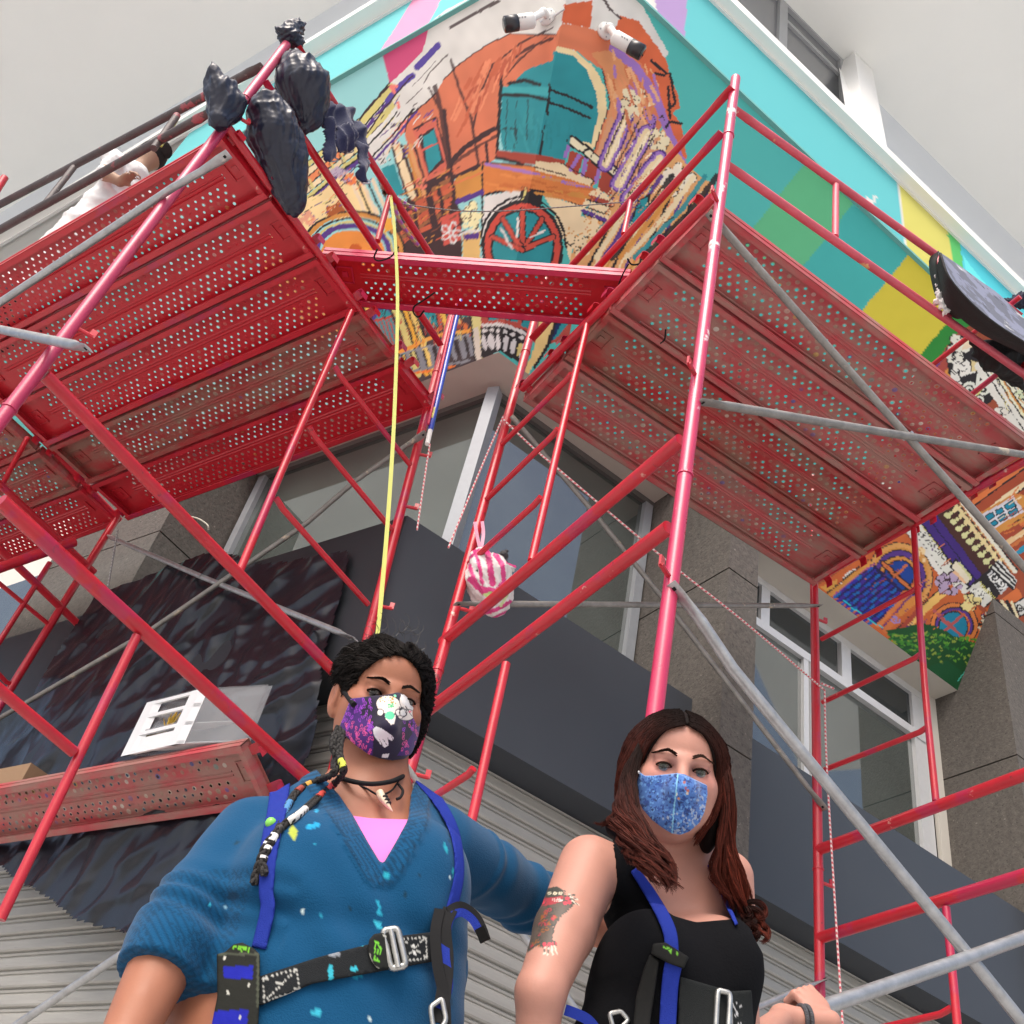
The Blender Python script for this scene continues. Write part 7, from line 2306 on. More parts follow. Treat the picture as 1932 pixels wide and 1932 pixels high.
# mask of the right woman 
MKR = [(1202, 1452), (1210, 1459), (1217, 1463.5), (1232, 1463.5), (1255, 1461), (1278, 1458.5), (1292, 1461), (1310, 1470), (1334, 1481.5), (1335, 1500), (1330, 1530), (1320, 1552), (1302, 1568), (1285, 1575), (1268, 1573), (1250, 1562), (1230, 1547), (1212, 1526), (1201, 1503), (1200, 1475)]
mr_ = Ops([q for q in hqR[:7] if not q[-1]]).grow(.001); mr_.ell(TR(0, -.050, .012), np.array((.079, .087, .083)) * SR, RR, .02); mr_.cap(TR(0, -.010, .094), TR(0, -.040, .106), .017, .019, .03); mr_.cap(TR(0, -.040, .104), TR(0, -.085, .095), .016, .014, .03); mr_.ell(TR(0, -.085, .045), (.050, .042, .05), RR, .03)


def art_maskR(c):
    c.X, c.Y = c.px, c.py
    c.C[:] = lin((64, 108, 176))
    g = np.random.default_rng(3)
    for i in range(900):
        x, y = g.uniform(1200, 1336), g.uniform(1452, 1576)
        low = np.clip((y - 1500) / 70 + (x - 1290) / 90, 0, 1)
        col = ((34, 66, 134), (96, 146, 206), (40, 76, 150), (76, 120, 190), (30, 52, 104))[g.integers(0, 5)]
        if g.random() < low * .45: col = (146, 160, 186)
        c.ell((x, y), g.uniform(1.2, 3.6), g.uniform(1, 2.8), col, g.uniform(0, 180))
    for x, y, col in ((1291, 1476, (150, 90, 90)), (1298, 1492, (170, 90, 70)), (1297, 1497, (206, 190, 170)), (1276, 1499, (226, 214, 190)), (1281, 1507, (190, 130, 90)), (1294, 1487, (130, 70, 90))): c.ell((x, y), 2.6, 3, col)
    c.line([(1279, 1459), (1276, 1490), (1271, 1530), (1268, 1574)], (126, 186, 216), 2.4)
    c.line([(1202, 1453), (1217, 1464), (1250, 1462), (1278, 1459), (1310, 1471), (1334, 1482)], (120, 150, 200), 1.6)


add_shell(pR_, 'face_mask', mr_, .002, MKR, oR[1] - .17, oR[1] + .05, .0015, (0, 0, 0), M_CLOTH, art=art_maskR)
tb(pR_, 'mask_strap', [at_y(*p) for p in ((1206, 1458, oR[1] - .055), (1198, 1446, oR[1] - .03), (1192, 1436, oR[1] - .01))], .0022, mat('pale_elastic', (.5, .5, .52), .7), 8)


# hair of the right woman
def colR(gi, g, t):
    a, b = np.array([.011, .0055, .0045]), np.array([.110, .022, .013])
    red = {0: .55, 1: .45, 2: 1.0, 3: 1.2, 4: .8}.get(RG[gi], .3)
    k = np.clip(t * 1.3 - .1, 0, 1)[:, None] * red * g.uniform(.4, 1.3)
    return (a + (b - a) * k) * g.uniform(.7, 1.5)
hr = Ops([hqR[0], hqR[3]]).grow(.007)
hr.ell(TR(0, .030, -.036), np.array((.087, .092, .100)) * SR, RR, .02)
hr.ell(TR(-.072, -.03, -.03), (.026, .085, .045), RR, .03); hr.ell(TR(.074, -.03, -.02), (.026, .095, .055), RR, .03)
xs, ys, zs = (axis(oR[i] - .19, oR[i] + .19, .0042) for i in range(3))
Dh = field(hr, xs, ys, zs)
X_, Y_, Z_ = np.meshgrid(xs - oR[0], ys - oR[1], zs - oR[2], indexing='ij')
lx = X_ * RR[0, 0] + Y_ * RR[1, 0] + Z_ * RR[2, 0]; ly = X_ * RR[0, 1] + Y_ * RR[1, 1] + Z_ * RR[2, 1]; lz = X_ * RR[0, 2] + Y_ * RR[1, 2] + Z_ * RR[2, 2]
capR = (Dh.copy(), xs, ys, zs)
opening = np.sqrt((lx / .0690) ** 2 + ((ly + .04) / .124) ** 2) - 1
Dh = np.where(lz > -.02, np.maximum(Dh, (-opening * .07).astype(np.float32)), Dh)
V, Q = nets(Dh, xs, ys, zs)
hairR = link('hair', npmesh('hair', V, Q, pR_['_w'], np.tile([.006, .0035, .003], (len(V), 1))), M_HAIR, pR_, pR_['_w'])
yo = oR[1]
guides, RG, CROWN = [], [], set()
def G_(pts, rads, w, grp): guides.append(([at_y(*p) for p in pts], rads, w)); RG.append(grp)
gk = np.random.default_rng(8)
for i in range(340):       # crown, parted in the middle, lying on the skull
    sd_ = 1 if i % 2 else -1; q = 1.0 + .62 * gk.uniform(0, 1) ** 1.2; e = gk.uniform(-12, 2); pts = []
    for k in range(7):
        a = math.radians(88 + (e - 88) * k / 6)
        pts.append(TR(sd_ * .0700 * (1 + (q - 1) * .4) * math.cos(a), -.04 + .126 * (1 + (q - 1) * .25) * math.sin(a), .088 - (q - 1) * .16 - .065 * abs(math.cos(a)) ** 3))
    guides.append((list(onto(*capR, pts, .0018)) [:4], [.0022, .0034, .0034], .5)); RG.append(0 if sd_ < 0 else 1)
    P7 = onto(*capR, pts, .0018); guides[-1] = (list(P7), [.0022, .0034, .004], .5); CROWN.add(len(guides) - 1)
gc = np.random.default_rng(41)
def clump(path, spread, amp, turns, rad, w, grp, yf, n):
    """n locks along one path, each turning into a loose curl towards its end"""
    P = np.array(path, float); m = len(P)
    for i in range(n):
        a, q = gc.uniform(0, 6.28), math.sqrt(gc.uniform(0, 1)); ph = gc.uniform(0, 6.28); tn = turns * gc.uniform(.75, 1.3); am = amp * gc.uniform(.5, 1.3)
        s1 = gc.uniform(.78, 1.0); dyo = gc.uniform(-.02, .03)
        pts = []
        for k in range(15):
            t = k / 14 * s1 * (m - 1); i0 = min(int(t), m - 2); f = t - i0; b = P[i0] * (1 - f) + P[i0 + 1] * f
            u = k / 14; sp = np.interp(u, np.linspace(0, 1, len(spread)), spread); ee = am * u ** 1.3
            x = b[0] + sp * q * math.cos(a) + ee * math.cos(ph + tn * 6.28 * u); y = b[1] + sp * .5 * q * math.sin(a) + ee * .45 * math.sin(ph + tn * 6.28 * u)
            pts.append(at_y(x, y, yf(b[1]) + dyo * u + ee / 1000 * math.sin(ph + tn * 6.28 * u)))
        guides.append((pts, [rad * .8, rad, rad, rad * .8, rad * .35], w)); RG.append(grp)
yfl = lambda y: yo - .045 - .0012 * max(0, y - 1470)
clump([(1216, 1392), (1200, 1430), (1184, 1480), (1178, 1530), (1196, 1575), (1228, 1620), (1252, 1660), (1262, 1680)], [3, 8, 14, 20, 26, 24], 14, 2.8, .0048, 1, 0, yfl, 34)
clump([(1210, 1405), (1192, 1450), (1178, 1510), (1172, 1550), (1192, 1600), (1222, 1640)], [3, 8, 12, 18, 22], 16, 2.6, .0046, 1, 0, yfl, 26)
clump([(1204, 1430), (1184, 1490), (1166, 1540), (1140, 1556), (1128, 1552)], [3, 6, 8, 9, 10], 8, 1.6, .0030, 1, 0, yfl, 9)
clump([(1194, 1470), (1196, 1530), (1226, 1582), (1256, 1625), (1272, 1680)], [4, 8, 14, 12], 9, 2.2, .0045, 1, 0, yfl, 14)
yfr = lambda y: yo - .040 + .0004 * max(0, y - 1480)
clump([(1324, 1376), (1354, 1410), (1370, 1460), (1372, 1530), (1376, 1600), (1394, 1670), (1408, 1720), (1420, 1752)], [3, 7, 9, 12, 13, 12], 8, 2.4, .0046, 1, 3, yfr, 30)
clump([(1332, 1384), (1356, 1430), (1360, 1490), (1344, 1540), (1322, 1575), (1306, 1598)], [2, 5, 8, 9, 7], 3, 1.0, .0034, 1, 2, yfr, 18)
clump([(1338, 1390), (1368, 1450), (1376, 1520), (1362, 1590), (1352, 1650), (1372, 1690), (1392, 1720)], [3, 7, 9, 12, 12], 9, 2.2, .0044, 1, 4, yfr, 24)
RG0 = list(RG)
for sel, n_, wv, fr, nm in (([i for i, q in enumerate(RG0) if q == 0 and i not in CROWN], 4000, .0012, 5, 'curly_locks'), ([i for i, q in enumerate(RG0) if q and i not in CROWN], 3600, .0010, 4, 'wavy_locks'), (sorted(CROWN), 4200, .0008, 4, 'crown_hair')):
    RG = [RG0[i] for i in sel]
    V, Q, C = hair_strands([guides[i] for i in sel], n_, .0010, 21, wave=wv, wfreq=fr, segs={'curly_locks': 17, 'wavy_locks': 12, 'crown_hair': 8}[nm], colf=colR)
    link(nm, npmesh(nm, V, Q, pR_['_w'], C), M_HAIR, hairR, pR_['_w'])
ringl, RG = [], []
gg = np.random.default_rng(2)
for i in range(9):       # ringlets in the mass on her shoulder and at the far end
    if i < 0: x, y, yd = gg.uniform(1135, 1270), gg.uniform(1555, 1672), yo - .15
    else: x, y, yd = gg.uniform(1392, 1425), gg.uniform(1700, 1755), yo + .05
    P = []; th, r0 = gg.uniform(0, 6.28), gg.uniform(9, 17)
    for k in range(9): P.append(at_y(x + r0 * math.cos(th + k * .75) + k * 2.2, y + r0 * .8 * math.sin(th + k * .75) + k * 2.5, yd - .010 * math.sin(k) - gg.uniform(0, .01)))
    ringl.append((P, [.003, .006, .006, .003], 1)); RG.append(2)
V, Q, C = hair_strands(ringl, 420, .0008, 22, wave=.0006, wfreq=5, segs=22, colf=colR)
link('ringlets', npmesh('ringlets', V, Q, pR_['_w'], C), M_HAIR, hairR, pR_['_w'])
tq = Ops()
for pts in ([(1196, 1460), (1184, 1530), (1196, 1590), (1232, 1632), (1256, 1660)], [(1190, 1500), (1160, 1560), (1190, 1610)]): tq.chain([at_y(x, y, yo - .012 - .0012 * max(0, y - 1480)) for x, y in pts], [.010, .012, .012, .010, .006][:len(pts)], .02)
tq.chain([at_y(*p) for p in ((1362, 1440, yo - .02), (1370, 1520, yo - .01), (1368, 1600, yo + .02), (1388, 1680, yo + .05), (1410, 1735, yo + .06))], [.012, .013, .013, .010, .005], .02)
lo, hi = np.array([.10, yo - .30, .55]), np.array([.62, yo + .16, oR[2] + .05])
xs, ys, zs = (axis(lo[i], hi[i], .006) for i in range(3))
V, Q = nets(field(tq, xs, ys, zs), xs, ys, zs)
link('hair_mass', npmesh('hair_mass', V, Q, pR_['_w'], np.tile([.006, .0035, .003], (len(V), 1))), M_HAIR, hairR, pR_['_w'])

# harness of the right woman
add_shell(pR_, 'harness_strap', rg, .007, strip([(1196, 1640), (1222, 1678), (1248, 1722), (1264, 1760), (1268, 1800)], [16, 21, 24, 26, 26]), 1.62, 1.98, .003, (0, 0, 0), M_WEBB)
add_shell(pR_, 'harness_strap', rg, .006, strip([(1338, 1630), (1356, 1665), (1372, 1705), (1390, 1745)], [10, 10, 9, 7]), 1.70, 2.02, .003, (0, 0, 0), M_WEBB)
add_shell(pR_, 'harness_strap', rg, .012, strip([(1272, 1812), (1264, 1860), (1258, 1960)], [34, 32, 32]), 1.56, 1.95, .003, (0, 0, 0), M_WEBB)
def art_plateR(c):
    c.X, c.Y = c.px, c.py
    letters(c, 'FSPI', (1252, 1784), (8, 4), (-1, 6), (110, 180, 60), 1.3)
add_shell(pR_, 'harness_pad', rg, .018, [(1232, 1780), (1256, 1778), (1300, 1806), (1290, 1828), (1262, 1818), (1228, 1800)], 1.50, 1.92, .0028, (.015, .015, .014), M_PAD, art=art_plateR)
add_shell(pR_, 'harness_pad', rg, .010, [(1226, 1800), (1244, 1812), (1236, 1870), (1222, 1960), (1192, 1960), (1200, 1880), (1214, 1830)], 1.50, 1.95, .003, (.015, .015, .014), M_PAD)
def art_beltR(c):
    c.X, c.Y = c.px, c.py
    stitchbox(c, [(1382, 1892), (1400, 1894), (1398, 1932), (1380, 1930)], (190, 190, 190), 1.1)
add_shell(pR_, 'waist_belt', rg, .009, [(1282, 1842), (1330, 1856), (1380, 1870), (1418, 1868), (1424, 1960), (1330, 1970), (1278, 1950)], 1.50, 2.0, .0034, (.014, .016, .016), M_WEBK, art=art_beltR)
yy = surf_y(rg, 1365, 1900, 1.5, 2.2) - .022
rect_ring(pR_, 'belt_buckle', [(1354, 1868, yy), (1378, 1874, yy), (1374, 1950, yy), (1350, 1945, yy)], .0048, M_METAL)
yy = surf_y(rg, 1160, 1905, 1.5, 2.2) - .02
rect_ring(pR_, 'steel_ring', [(1150, 1912, yy), (1172, 1908, yy), (1186, 1925, yy), (1160, 1950, yy)], .004, M_METAL)
seg_ribbon(pR_, 'webbing_loop', [at_y(x, y, yy - .005) for x, y in ((1066, 1905), (1085, 1912), (1110, 1925), (1130, 1950))], .016, (-.2, -1, -.3), M_WEBB, .003)
# bracelet
bc = rwB * .55 + wr * .45; bd = (wr - rwB) / np.linalg.norm(wr - rwB)
M_BRC = mat('grey_braided_bracelet', (.06, .062, .07), .6, bump=.6, bscale=250)
b1 = np.cross(bd, [0, 0, 1]); b1 /= np.linalg.norm(b1); b2 = np.cross(bd, b1)
for dz_ in (-.006, .006):
    MB().tube([bc + bd * dz_ + (b1 * math.cos(t) + b2 * math.sin(t)) * .030 for t in np.linspace(0, 6.28, 25)[:-1]], .0055, 8, closed=True).build('bracelet', M_BRC, pR_, True)

for (t0_, t1_) in ((.30, .36), (.45, .50), (.60, .64)):
    a_, b_ = at_y(716, 1494, 1.691), at_y(741, 1531, 1.680)
    MB().tube([a_ + (b_ - a_) * t0_ + np.array([.001, 0, .001]), a_ + (b_ - a_) * t1_ + np.array([.001, 0, .001])], .0078 - .004 * t0_, 10).build('pendant_wrap', MATS['hair_knot'], pL_, True)
# ------------------------------------------------------------------ things on and around the scaffold
LZP = 2.09                      # height of the low plank
def film(name, scale, strength, rough, col):
    m = mat(name, col, rough, spec=.5)
    nt, N, L, b = nodes_of(m)
    tc = N.new('ShaderNodeTexCoord')
    prev = None
    for sc_, st, dist in ((scale, strength, .03), (scale * 3.1, strength * .8, .010)):
        nz = N.new('ShaderNodeTexNoise'); nz.noise_type = 'RIDGED_MULTIFRACTAL'; nz.inputs['Scale'].default_value = sc_; nz.inputs['Detail'].default_value = 3
        nz.inputs['Distortion'].default_value = .8
        mp = N.new('ShaderNodeMapping'); mp.inputs['Scale'].default_value = (1, 1, .45); mp.inputs['Rotation'].default_value = (.3, .2, .1)
        L.new(tc.outputs['Object'], mp.inputs[0]); L.new(mp.outputs[0], nz.inputs['Vector'])
        bp = N.new('ShaderNodeBump'); bp.inputs['Strength'].default_value = st; bp.inputs['Distance'].default_value = dist
        L.new(nz.outputs['Fac'], bp.inputs['Height'])
        if prev is not None: L.new(prev.outputs[0], bp.inputs['Normal'])
        prev = bp
    L.new(prev.outputs[0], b.inputs['Normal'])
    return m


M_BAG = film('black_plastic_film', 5, .28, .30, (.012, .015, .032))
M_SHEET = film('black_plastic_sheet', 2.4, .42, .27, (.008, .009, .014))


def wrinkle(V, amp, f, seed, centre=None):
    r = np.random.default_rng(seed); o = np.zeros(len(V))
    for k in range(7):
        d = r.normal(size=3); d /= np.linalg.norm(d)
        if centre is not None: d[2] *= .25
        ph = V @ d * f * (1 + .7 * k) + 1.6 * np.sin(V @ r.normal(size=3) * f * .5)
        o += (1 - 2 * np.abs(np.sin(ph))) / (1 + .8 * k)
    return o * amp


def pleat(V, amp, n, seed):
    """lengthwise gathers running down from the knot, with small crinkles across"""
    g = np.random.default_rng(seed)
    t = (V[:, 2] - V[:, 2].min()) / (np.ptp(V[:, 2]) + 1e-9)
    # drifting axis of the bag
    bins = np.linspace(0, 1, 9); cx = np.array([[V[(np.abs(t - b) < .12)][:, 0].mean(), V[(np.abs(t - b) < .12)][:, 1].mean()] for b in bins])
    ax_, ay_ = np.interp(t, bins, cx[:, 0]), np.interp(t, bins, cx[:, 1])
    th = np.arctan2(V[:, 1] - ay_, V[:, 0] - ax_)
    o = 0
    for k, m in enumerate((n, n * 2 + 1, n * 3 + 2)):
        o = o + (1 - 2.0 * np.abs(np.sin(th * m / 2 + g.uniform(0, 6) + 1.3 * np.sin(t * (3 + 2 * k) + k) + .5 * np.sin(V[:, 2] * 40)))) / (1 + k)
    return o * amp * (.3 + .8 * t) + wrinkle(V, amp * .22, 30, seed)


def sdf_obj(name, ops, h, m, parent=None, disp=None, rel=1, colors=None, label=None):
    lo = np.min([np.minimum(q[1] - q[2].max(), q[1] - q[2].max()) if q[0] == 'e' else np.minimum(q[1], q[2]) - max(q[3]) for q in ops], 0) - .03
    hi = np.max([q[1] + q[2].max() if q[0] == 'e' else np.maximum(q[1], q[2]) + max(q[3]) for q in ops], 0) + .03
    xs, ys, zs = (axis(lo[i], hi[i], h) for i in range(3))
    V, Q = nets(field(ops, xs, ys, zs), xs, ys, zs)
    V = relax(V, Q, rel, .4)
    if disp:
        n = np.cross(V[Q[:, 1]] - V[Q[:, 0]], V[Q[:, 2]] - V[Q[:, 0]]); N = np.zeros_like(V)
        for k in range(4): np.add.at(N, Q[:, k], n)
        N /= np.linalg.norm(N, axis=1)[:, None] + 1e-12
        V = V + N * disp(V)[:, None]
    C = None
    if colors:
        px, py = to_px(V); c = Canvas(px, py, (0, 0, 0), .6); colors(c); C = c.C
    loc = np.array(parent['_w']) if parent is not None else np.array([V[:, 0].mean(), V[:, 1].mean(), V[:, 2].min()])
    return link(name, npmesh(name, V, Q, loc, C), m, parent, loc, label)


def blobs_px(pts, a, b, k=.03, sq=1.0):
    """pts: (px, py, radius in px); on the vertical plane through a and b"""
    o = Ops(); P = []
    for x, y, r in pts:
        p = vp(a, b, x, y); P.append((p, r * np.linalg.norm(p) / FPX))
    for (p, r), (q, s) in zip(P[:-1], P[1:]): o.cap(p, q, r, s, k)
    return o


qa, qb = sQ1 + np.array([.10, .02]), sQ2 + np.array([.10, .02])
bagA = blobs_px([(560, 102, 9), (563, 130, 32), (570, 160, 48), (577, 195, 38), (581, 222, 25), (577, 246, 8)], qa, qb)
tag(sdf_obj('rubbish_bag', bagA, .0065, M_BAG, disp=lambda V: pleat(V, .0075, 6, 3)), 'full black bag hanging highest, just under the tip of the left scaffold post', 'plastic bag', 'black plastic bags on the left scaffold')
bagB = blobs_px([(500, 180, 10), (506, 212, 38), (518, 252, 46), (534, 300, 42), (546, 345, 33), (553, 382, 22), (557, 404, 8)], qa + .06, qb + .06)
tag(sdf_obj('rubbish_bag', bagB, .0065, M_BAG, disp=lambda V: pleat(V, .0085, 6, 5)), 'long sagging black bag hanging down beside the end of the left platform', 'plastic bag', 'black plastic bags on the left scaffold')
bagC = blobs_px([(399, 116, 3), (403, 138, 9), (416, 168, 26), (426, 196, 33), (414, 226, 20)], qa - .10, qb - .10)
tag(sdf_obj('rubbish_bag', bagC, .0065, M_BAG, disp=lambda V: pleat(V, .0065, 5, 8)), 'small black bag with an upright twisted neck, leftmost of the three bags', 'plastic bag', 'black plastic bags on the left scaffold')
cap_ = blobs_px([(560, 52, 16), (545, 66, 20), (557, 80, 16)], sQ1, sQ2); 
tag(sdf_obj('plastic_wrap', cap_, .007, M_BAG, disp=lambda V: wrinkle(V, .007, 50, 9, 1)), 'scrap of black plastic tied round the very top of the left scaffold post', 'plastic wrap')

# navy garment over the end rail
M_NAVY = mat('navy_fleece', (.010, .015, .062), .9, bump=.3, bscale=180, sheen=.4)
M_NAVYE = mat('white_seam', (.5, .5, .52), .8)


def drape(name, P, a, b, off, m, parent, amp=.03, step=.010, seed=1, fr=(8, 26), bulge=.03):
    """hanging cloth inside a silhouette: folded grid with two faces"""
    t = (b - a) / np.linalg.norm(b - a); n = np.array([t[1], -t[0]])
    if n @ a > 0: n = -n
    a2, b2 = a + n * off, b + n * off
    Pw = np.array([vp(a2, b2, *p) for p in P])
    U_ = (Pw[:, :2] - a2) @ t
    us_, zs_ = np.arange(U_.min() - .02, U_.max() + .02, step), np.arange(Pw[:, 2].min() - .02, Pw[:, 2].max() + .02, step)
    Ug, Zg = np.meshgrid(us_, zs_, indexing='ij')
    g = np.random.default_rng(seed); dz = np.zeros_like(Ug)
    for k in range(14):
        al, f, ph = g.uniform(-.5, .5) if k % 2 else g.uniform(.2, 1.2), g.uniform(*fr), g.uniform(0, 6.28)
        dz += (.5 - np.abs(np.sin((Ug * math.cos(al) + Zg * math.sin(al)) * f + ph + 1.1 * np.sin(Zg * 7 + ph)))) * amp / (1 + k * .35)
    Q0 = np.stack([a2[0] + t[0] * Ug, a2[1] + t[1] * Ug, Zg], -1)
    px, py = to_px(Q0); sd = poly_sd(px, py, P)
    dz = dz + bulge * np.clip(-sd / 18, 0, 1) ** .5
    P3 = Q0 + np.stack([n[0] * dz, n[1] * dz, np.zeros_like(dz)], -1)
    sd = sd + 1.2 * np.sin(Ug * 90) * np.sin(Zg * 80)
    idx = np.arange(Ug.size).reshape(Ug.shape)
    keep = (sd[:-1, :-1] < 0) & (sd[1:, :-1] < 0) & (sd[1:, 1:] < 0) & (sd[:-1, 1:] < 0)
    Qs = np.stack([idx[:-1, :-1][keep], idx[:-1, 1:][keep], idx[1:, 1:][keep], idx[1:, :-1][keep]], 1)
    used = np.unique(Qs); rem = -np.ones(Ug.size, int); rem[used] = np.arange(len(used)); Qs = rem[Qs]
    Vs = P3.reshape(-1, 3)[used]; w_ = np.clip(-sd.ravel()[used] / 14, 0.03, 1)[:, None] * .05
    Vb = Vs - np.array([n[0], n[1], 0]) * w_
    loc = np.array(parent['_w']) if parent is not None else np.array([Vs[:, 0].mean(), Vs[:, 1].mean(), Vs[:, 2].min()])
    # close the rim
    from collections import Counter
    ed = Counter()
    E1 = [tuple(e) for q in Qs.tolist() for e in ((q[0], q[1]), (q[1], q[2]), (q[2], q[3]), (q[3], q[0]))]
    S_ = set(E1); rim = [(x, y) for x, y in E1 if (y, x) not in S_]
    nn_ = len(Vs)
    R4 = np.array([[y, x, x + nn_, y + nn_] for x, y in rim])
    return link(name, npmesh(name, np.vstack([Vs, Vb]), np.vstack([Qs, Qs[:, ::-1] + nn_, R4]), loc), m, parent, loc)


jt = thing('blue_jacket', 'crumpled navy blue garment hanging over the red end rail of the left platform', 'jacket', vp(qa, qb, 650, 240))
drape('body_cloth', [(606, 194), (628, 188), (648, 190), (668, 204), (686, 224), (696, 250), (694, 280), (684, 276), (676, 262), (668, 282), (650, 282), (640, 268), (634, 240), (618, 232), (608, 222)], qa, qb, .03, M_NAVY, jt, .030, seed=2, fr=(14, 38), bulge=.018)
drape('sleeve', [(608, 214), (634, 232), (642, 262), (640, 296), (626, 306), (614, 296), (616, 262)], qa, qb, .05, M_NAVY, jt, .022, seed=3, fr=(14, 38), bulge=.02)
drape('sleeve', [(676, 256), (698, 276), (702, 320), (700, 342), (688, 346), (676, 326), (680, 296)], qa, qb, .05, M_NAVY, jt, .022, seed=4, fr=(14, 38), bulge=.02)
drape('hood', [(634, 236), (660, 228), (680, 244), (676, 276), (662, 290), (644, 286), (632, 264)], qa, qb, .07, M_NAVY, jt, .026, seed=5, fr=(14, 38), bulge=.03)
for x, y, r in ((626, 301, 11), (655, 284, 12), (690, 343, 9)):
    MB().tube([vp(qa - .10, qb - .10, x + r * math.cos(t), y + r * .35 * math.sin(t)) for t in np.linspace(0, 6.28, 17)[:-1]], .004, 6, closed=True).build('hem_seam', M_NAVYE, jt, True)

# yellow webbing line from the rail down to the left woman's harness
M_YEL = mat('yellow_webbing', (.38, .39, .08), .7, bump=.2, bscale=300, spots=[((.2, .2, .08), 9, .72, .5)])
yl = [vp(sQ1, sQ2, 736, 362), at_y(744, 430, 3.18), at_y(750, 560, 2.95), at_y(745, 760, 2.6), at_y(734, 950, 2.3), at_y(720, 1120, 2.02), at_y(712, 1200, 1.95)]
ln = seg_ribbon(None, 'lifeline', yl, lambda t: .017 - .008 * t, (0, -1, -.4), M_YEL, .002)
tag(ln, 'long yellow webbing line hanging from the left rail to the woman in blue', 'safety line')

# paint pole
pt_ = thing('paint_pole', 'long blue extension pole with white tip hanging beside the corner window', 'pole', at_y(808, 832, 3.86))
M_BLUEP = mat('blue_pole_enamel', (.015, .05, .42), .3, coat=.4, var=.1)
pole = [at_y(869, 566, 3.90), at_y(822, 768, 3.87), at_y(812, 812, 3.865)]
tb(pt_, 'shaft', [pole[0], pole[2]], .0145, M_BLUEP)
tb(pt_, 'shaft_stripe', [at_y(862, 566, 3.885), at_y(808, 800, 3.85)], .007, MATS['glossy_pink_red_paint'], 8)
tb(pt_, 'sticker', [at_y(820, 772, 3.87), at_y(816, 792, 3.868)], .0152, mat('pole_sticker', (.55, .52, .12), .5, var=.5, scale=60))
tb(pt_, 'tip', [pole[2], at_y(806, 838, 3.86)], .0125, MAT_W)


# ropes: twisted red and white cord
def rope(name, pts, r, label, cols=((.72, .68, .66), (.60, .06, .09)), pitch=.024, parent=None, cat='rope', grp=None):
    P = bez(pts, 8); L = np.r_[0, np.cumsum([np.linalg.norm(P[i + 1] - P[i]) for i in range(len(P) - 1)])]
    n = max(6, int(L[-1] / (pitch / 4))); idx = np.interp(np.linspace(0, L[-1], n), L, np.arange(len(P)))
    C = [P[min(int(k), len(P) - 2)] + (P[min(int(k), len(P) - 2) + 1] - P[min(int(k), len(P) - 2)]) * (k - min(int(k), len(P) - 2)) for k in idx]
    q = MB().tube(C, r, 6, cap=False)
    ca = np.array(cols[0]); cb = np.array(cols[1])
    col = np.array([(ca if ((i * 1.5 + k) % 6) < 3 else cb) for i in range(n) for k in range(6)])
    m = MATS.get('twisted_cord') or mat('twisted_cord', (1, 1, 1), .8, attr=True)
    o = q.build(name, m, parent, True, colors=col)
    if parent is None: tag(o, label, cat, grp)
    return o


rope('rope', [at_y(950, 785, 3.74), at_y(905, 890, 3.76), at_y(846, 1034, 3.82)], .0052, 'red and white cord hanging down in front of the corner mullion')
rope('rope', [at_y(948, 790, 3.74), at_y(1007, 846, 3.72), at_y(1059, 890, 3.70), at_y(1257, 1057, 3.85), at_y(1400, 1170, 4.05), at_y(1553, 1300, 4.50)], .0052, 'red and white cord stretched from the corner post across to the right frame')
rope('rope', [at_y(1556, 1302, 4.50), at_y(1558, 1400, 4.52), at_y(1564, 1520, 4.50), at_y(1575, 1700, 4.48), at_y(1590, 1935, 4.44), at_y(1596, 2010, 4.42)], .0052, 'red and white cord hanging straight down along the right frame')
rope('rope', [at_y(811, 838, 3.86), at_y(800, 910, 3.88), at_y(787, 1000, 3.90)], .0048, 'short red and white cord hanging from the tip of the blue pole')
rope('rope', [vp(sP2, sP3, 1536, 1296) + v3(nst * .05, 0), vp(sP2, sP3, 1560, 1306) + v3(nst * .05, 0)], .006, 'turns of red and white cord tied round the right post')
rope('wire', [vp(sQ1, sQ2, 748, 384), at_z(913, 399, 4.85), vp(sP1, sP2, 1186, 381)], .0035, 'thin grey wire stretched over the bridging plank between the two scaffolds', ((.25, .25, .25), (.12, .12, .12)), cat='wire')
for pts, lab in (([(716, 336), (732, 352), (742, 372), (760, 384), (786, 400)], 'knot of purple and yellow rag rope tied to the left end rail'), ([(742, 376), (750, 408), (768, 440), (790, 466)], 'purple and yellow rag rope tail hanging below the knot')):
    rope('rag_rope', [vp(sQ1 - .01, sQ2 - .01, *p) - RM[:, 2] * -.03 for p in pts], .013, lab, ((.35, .10, .40), (.45, .42, .16)), .05)
rope('rag_rope', [vp(sQ1 - .01, sQ2 - .01, x, y) for x, y in ((720, 338), (728, 344), (722, 352), (731, 358), (726, 364))], .017, 'frayed tan rag knotted round the left end rail', ((.45, .38, .26), (.30, .24, .16)), .04)
rope('rope', [at_y(380, 984, 5.3), at_y(384, 1150, 5.2), at_y(374, 1230, 5.15)][:0] or [at_y(222, 1000, 5.25), at_y(205, 1100, 5.22), at_y(200, 1120, 5.2)], .006, 'thin grey cord hanging by the far left post', ((.2, .2, .2), (.4, .4, .4)))
rope('cord', [at_y(620, 620 + 616, 5.0)][:0] or [on(345, 973, NL, -(DL0 - .1)), on(372, 978, NL, -(DL0 - .12)), on(391, 990, NL, -(DL0 - .12)), on(393, 1000, NL, -(DL0 - .1))], .006, 'curl of pale string stuck out from the stone pier', ((.5, .48, .40), (.5, .48, .40)))

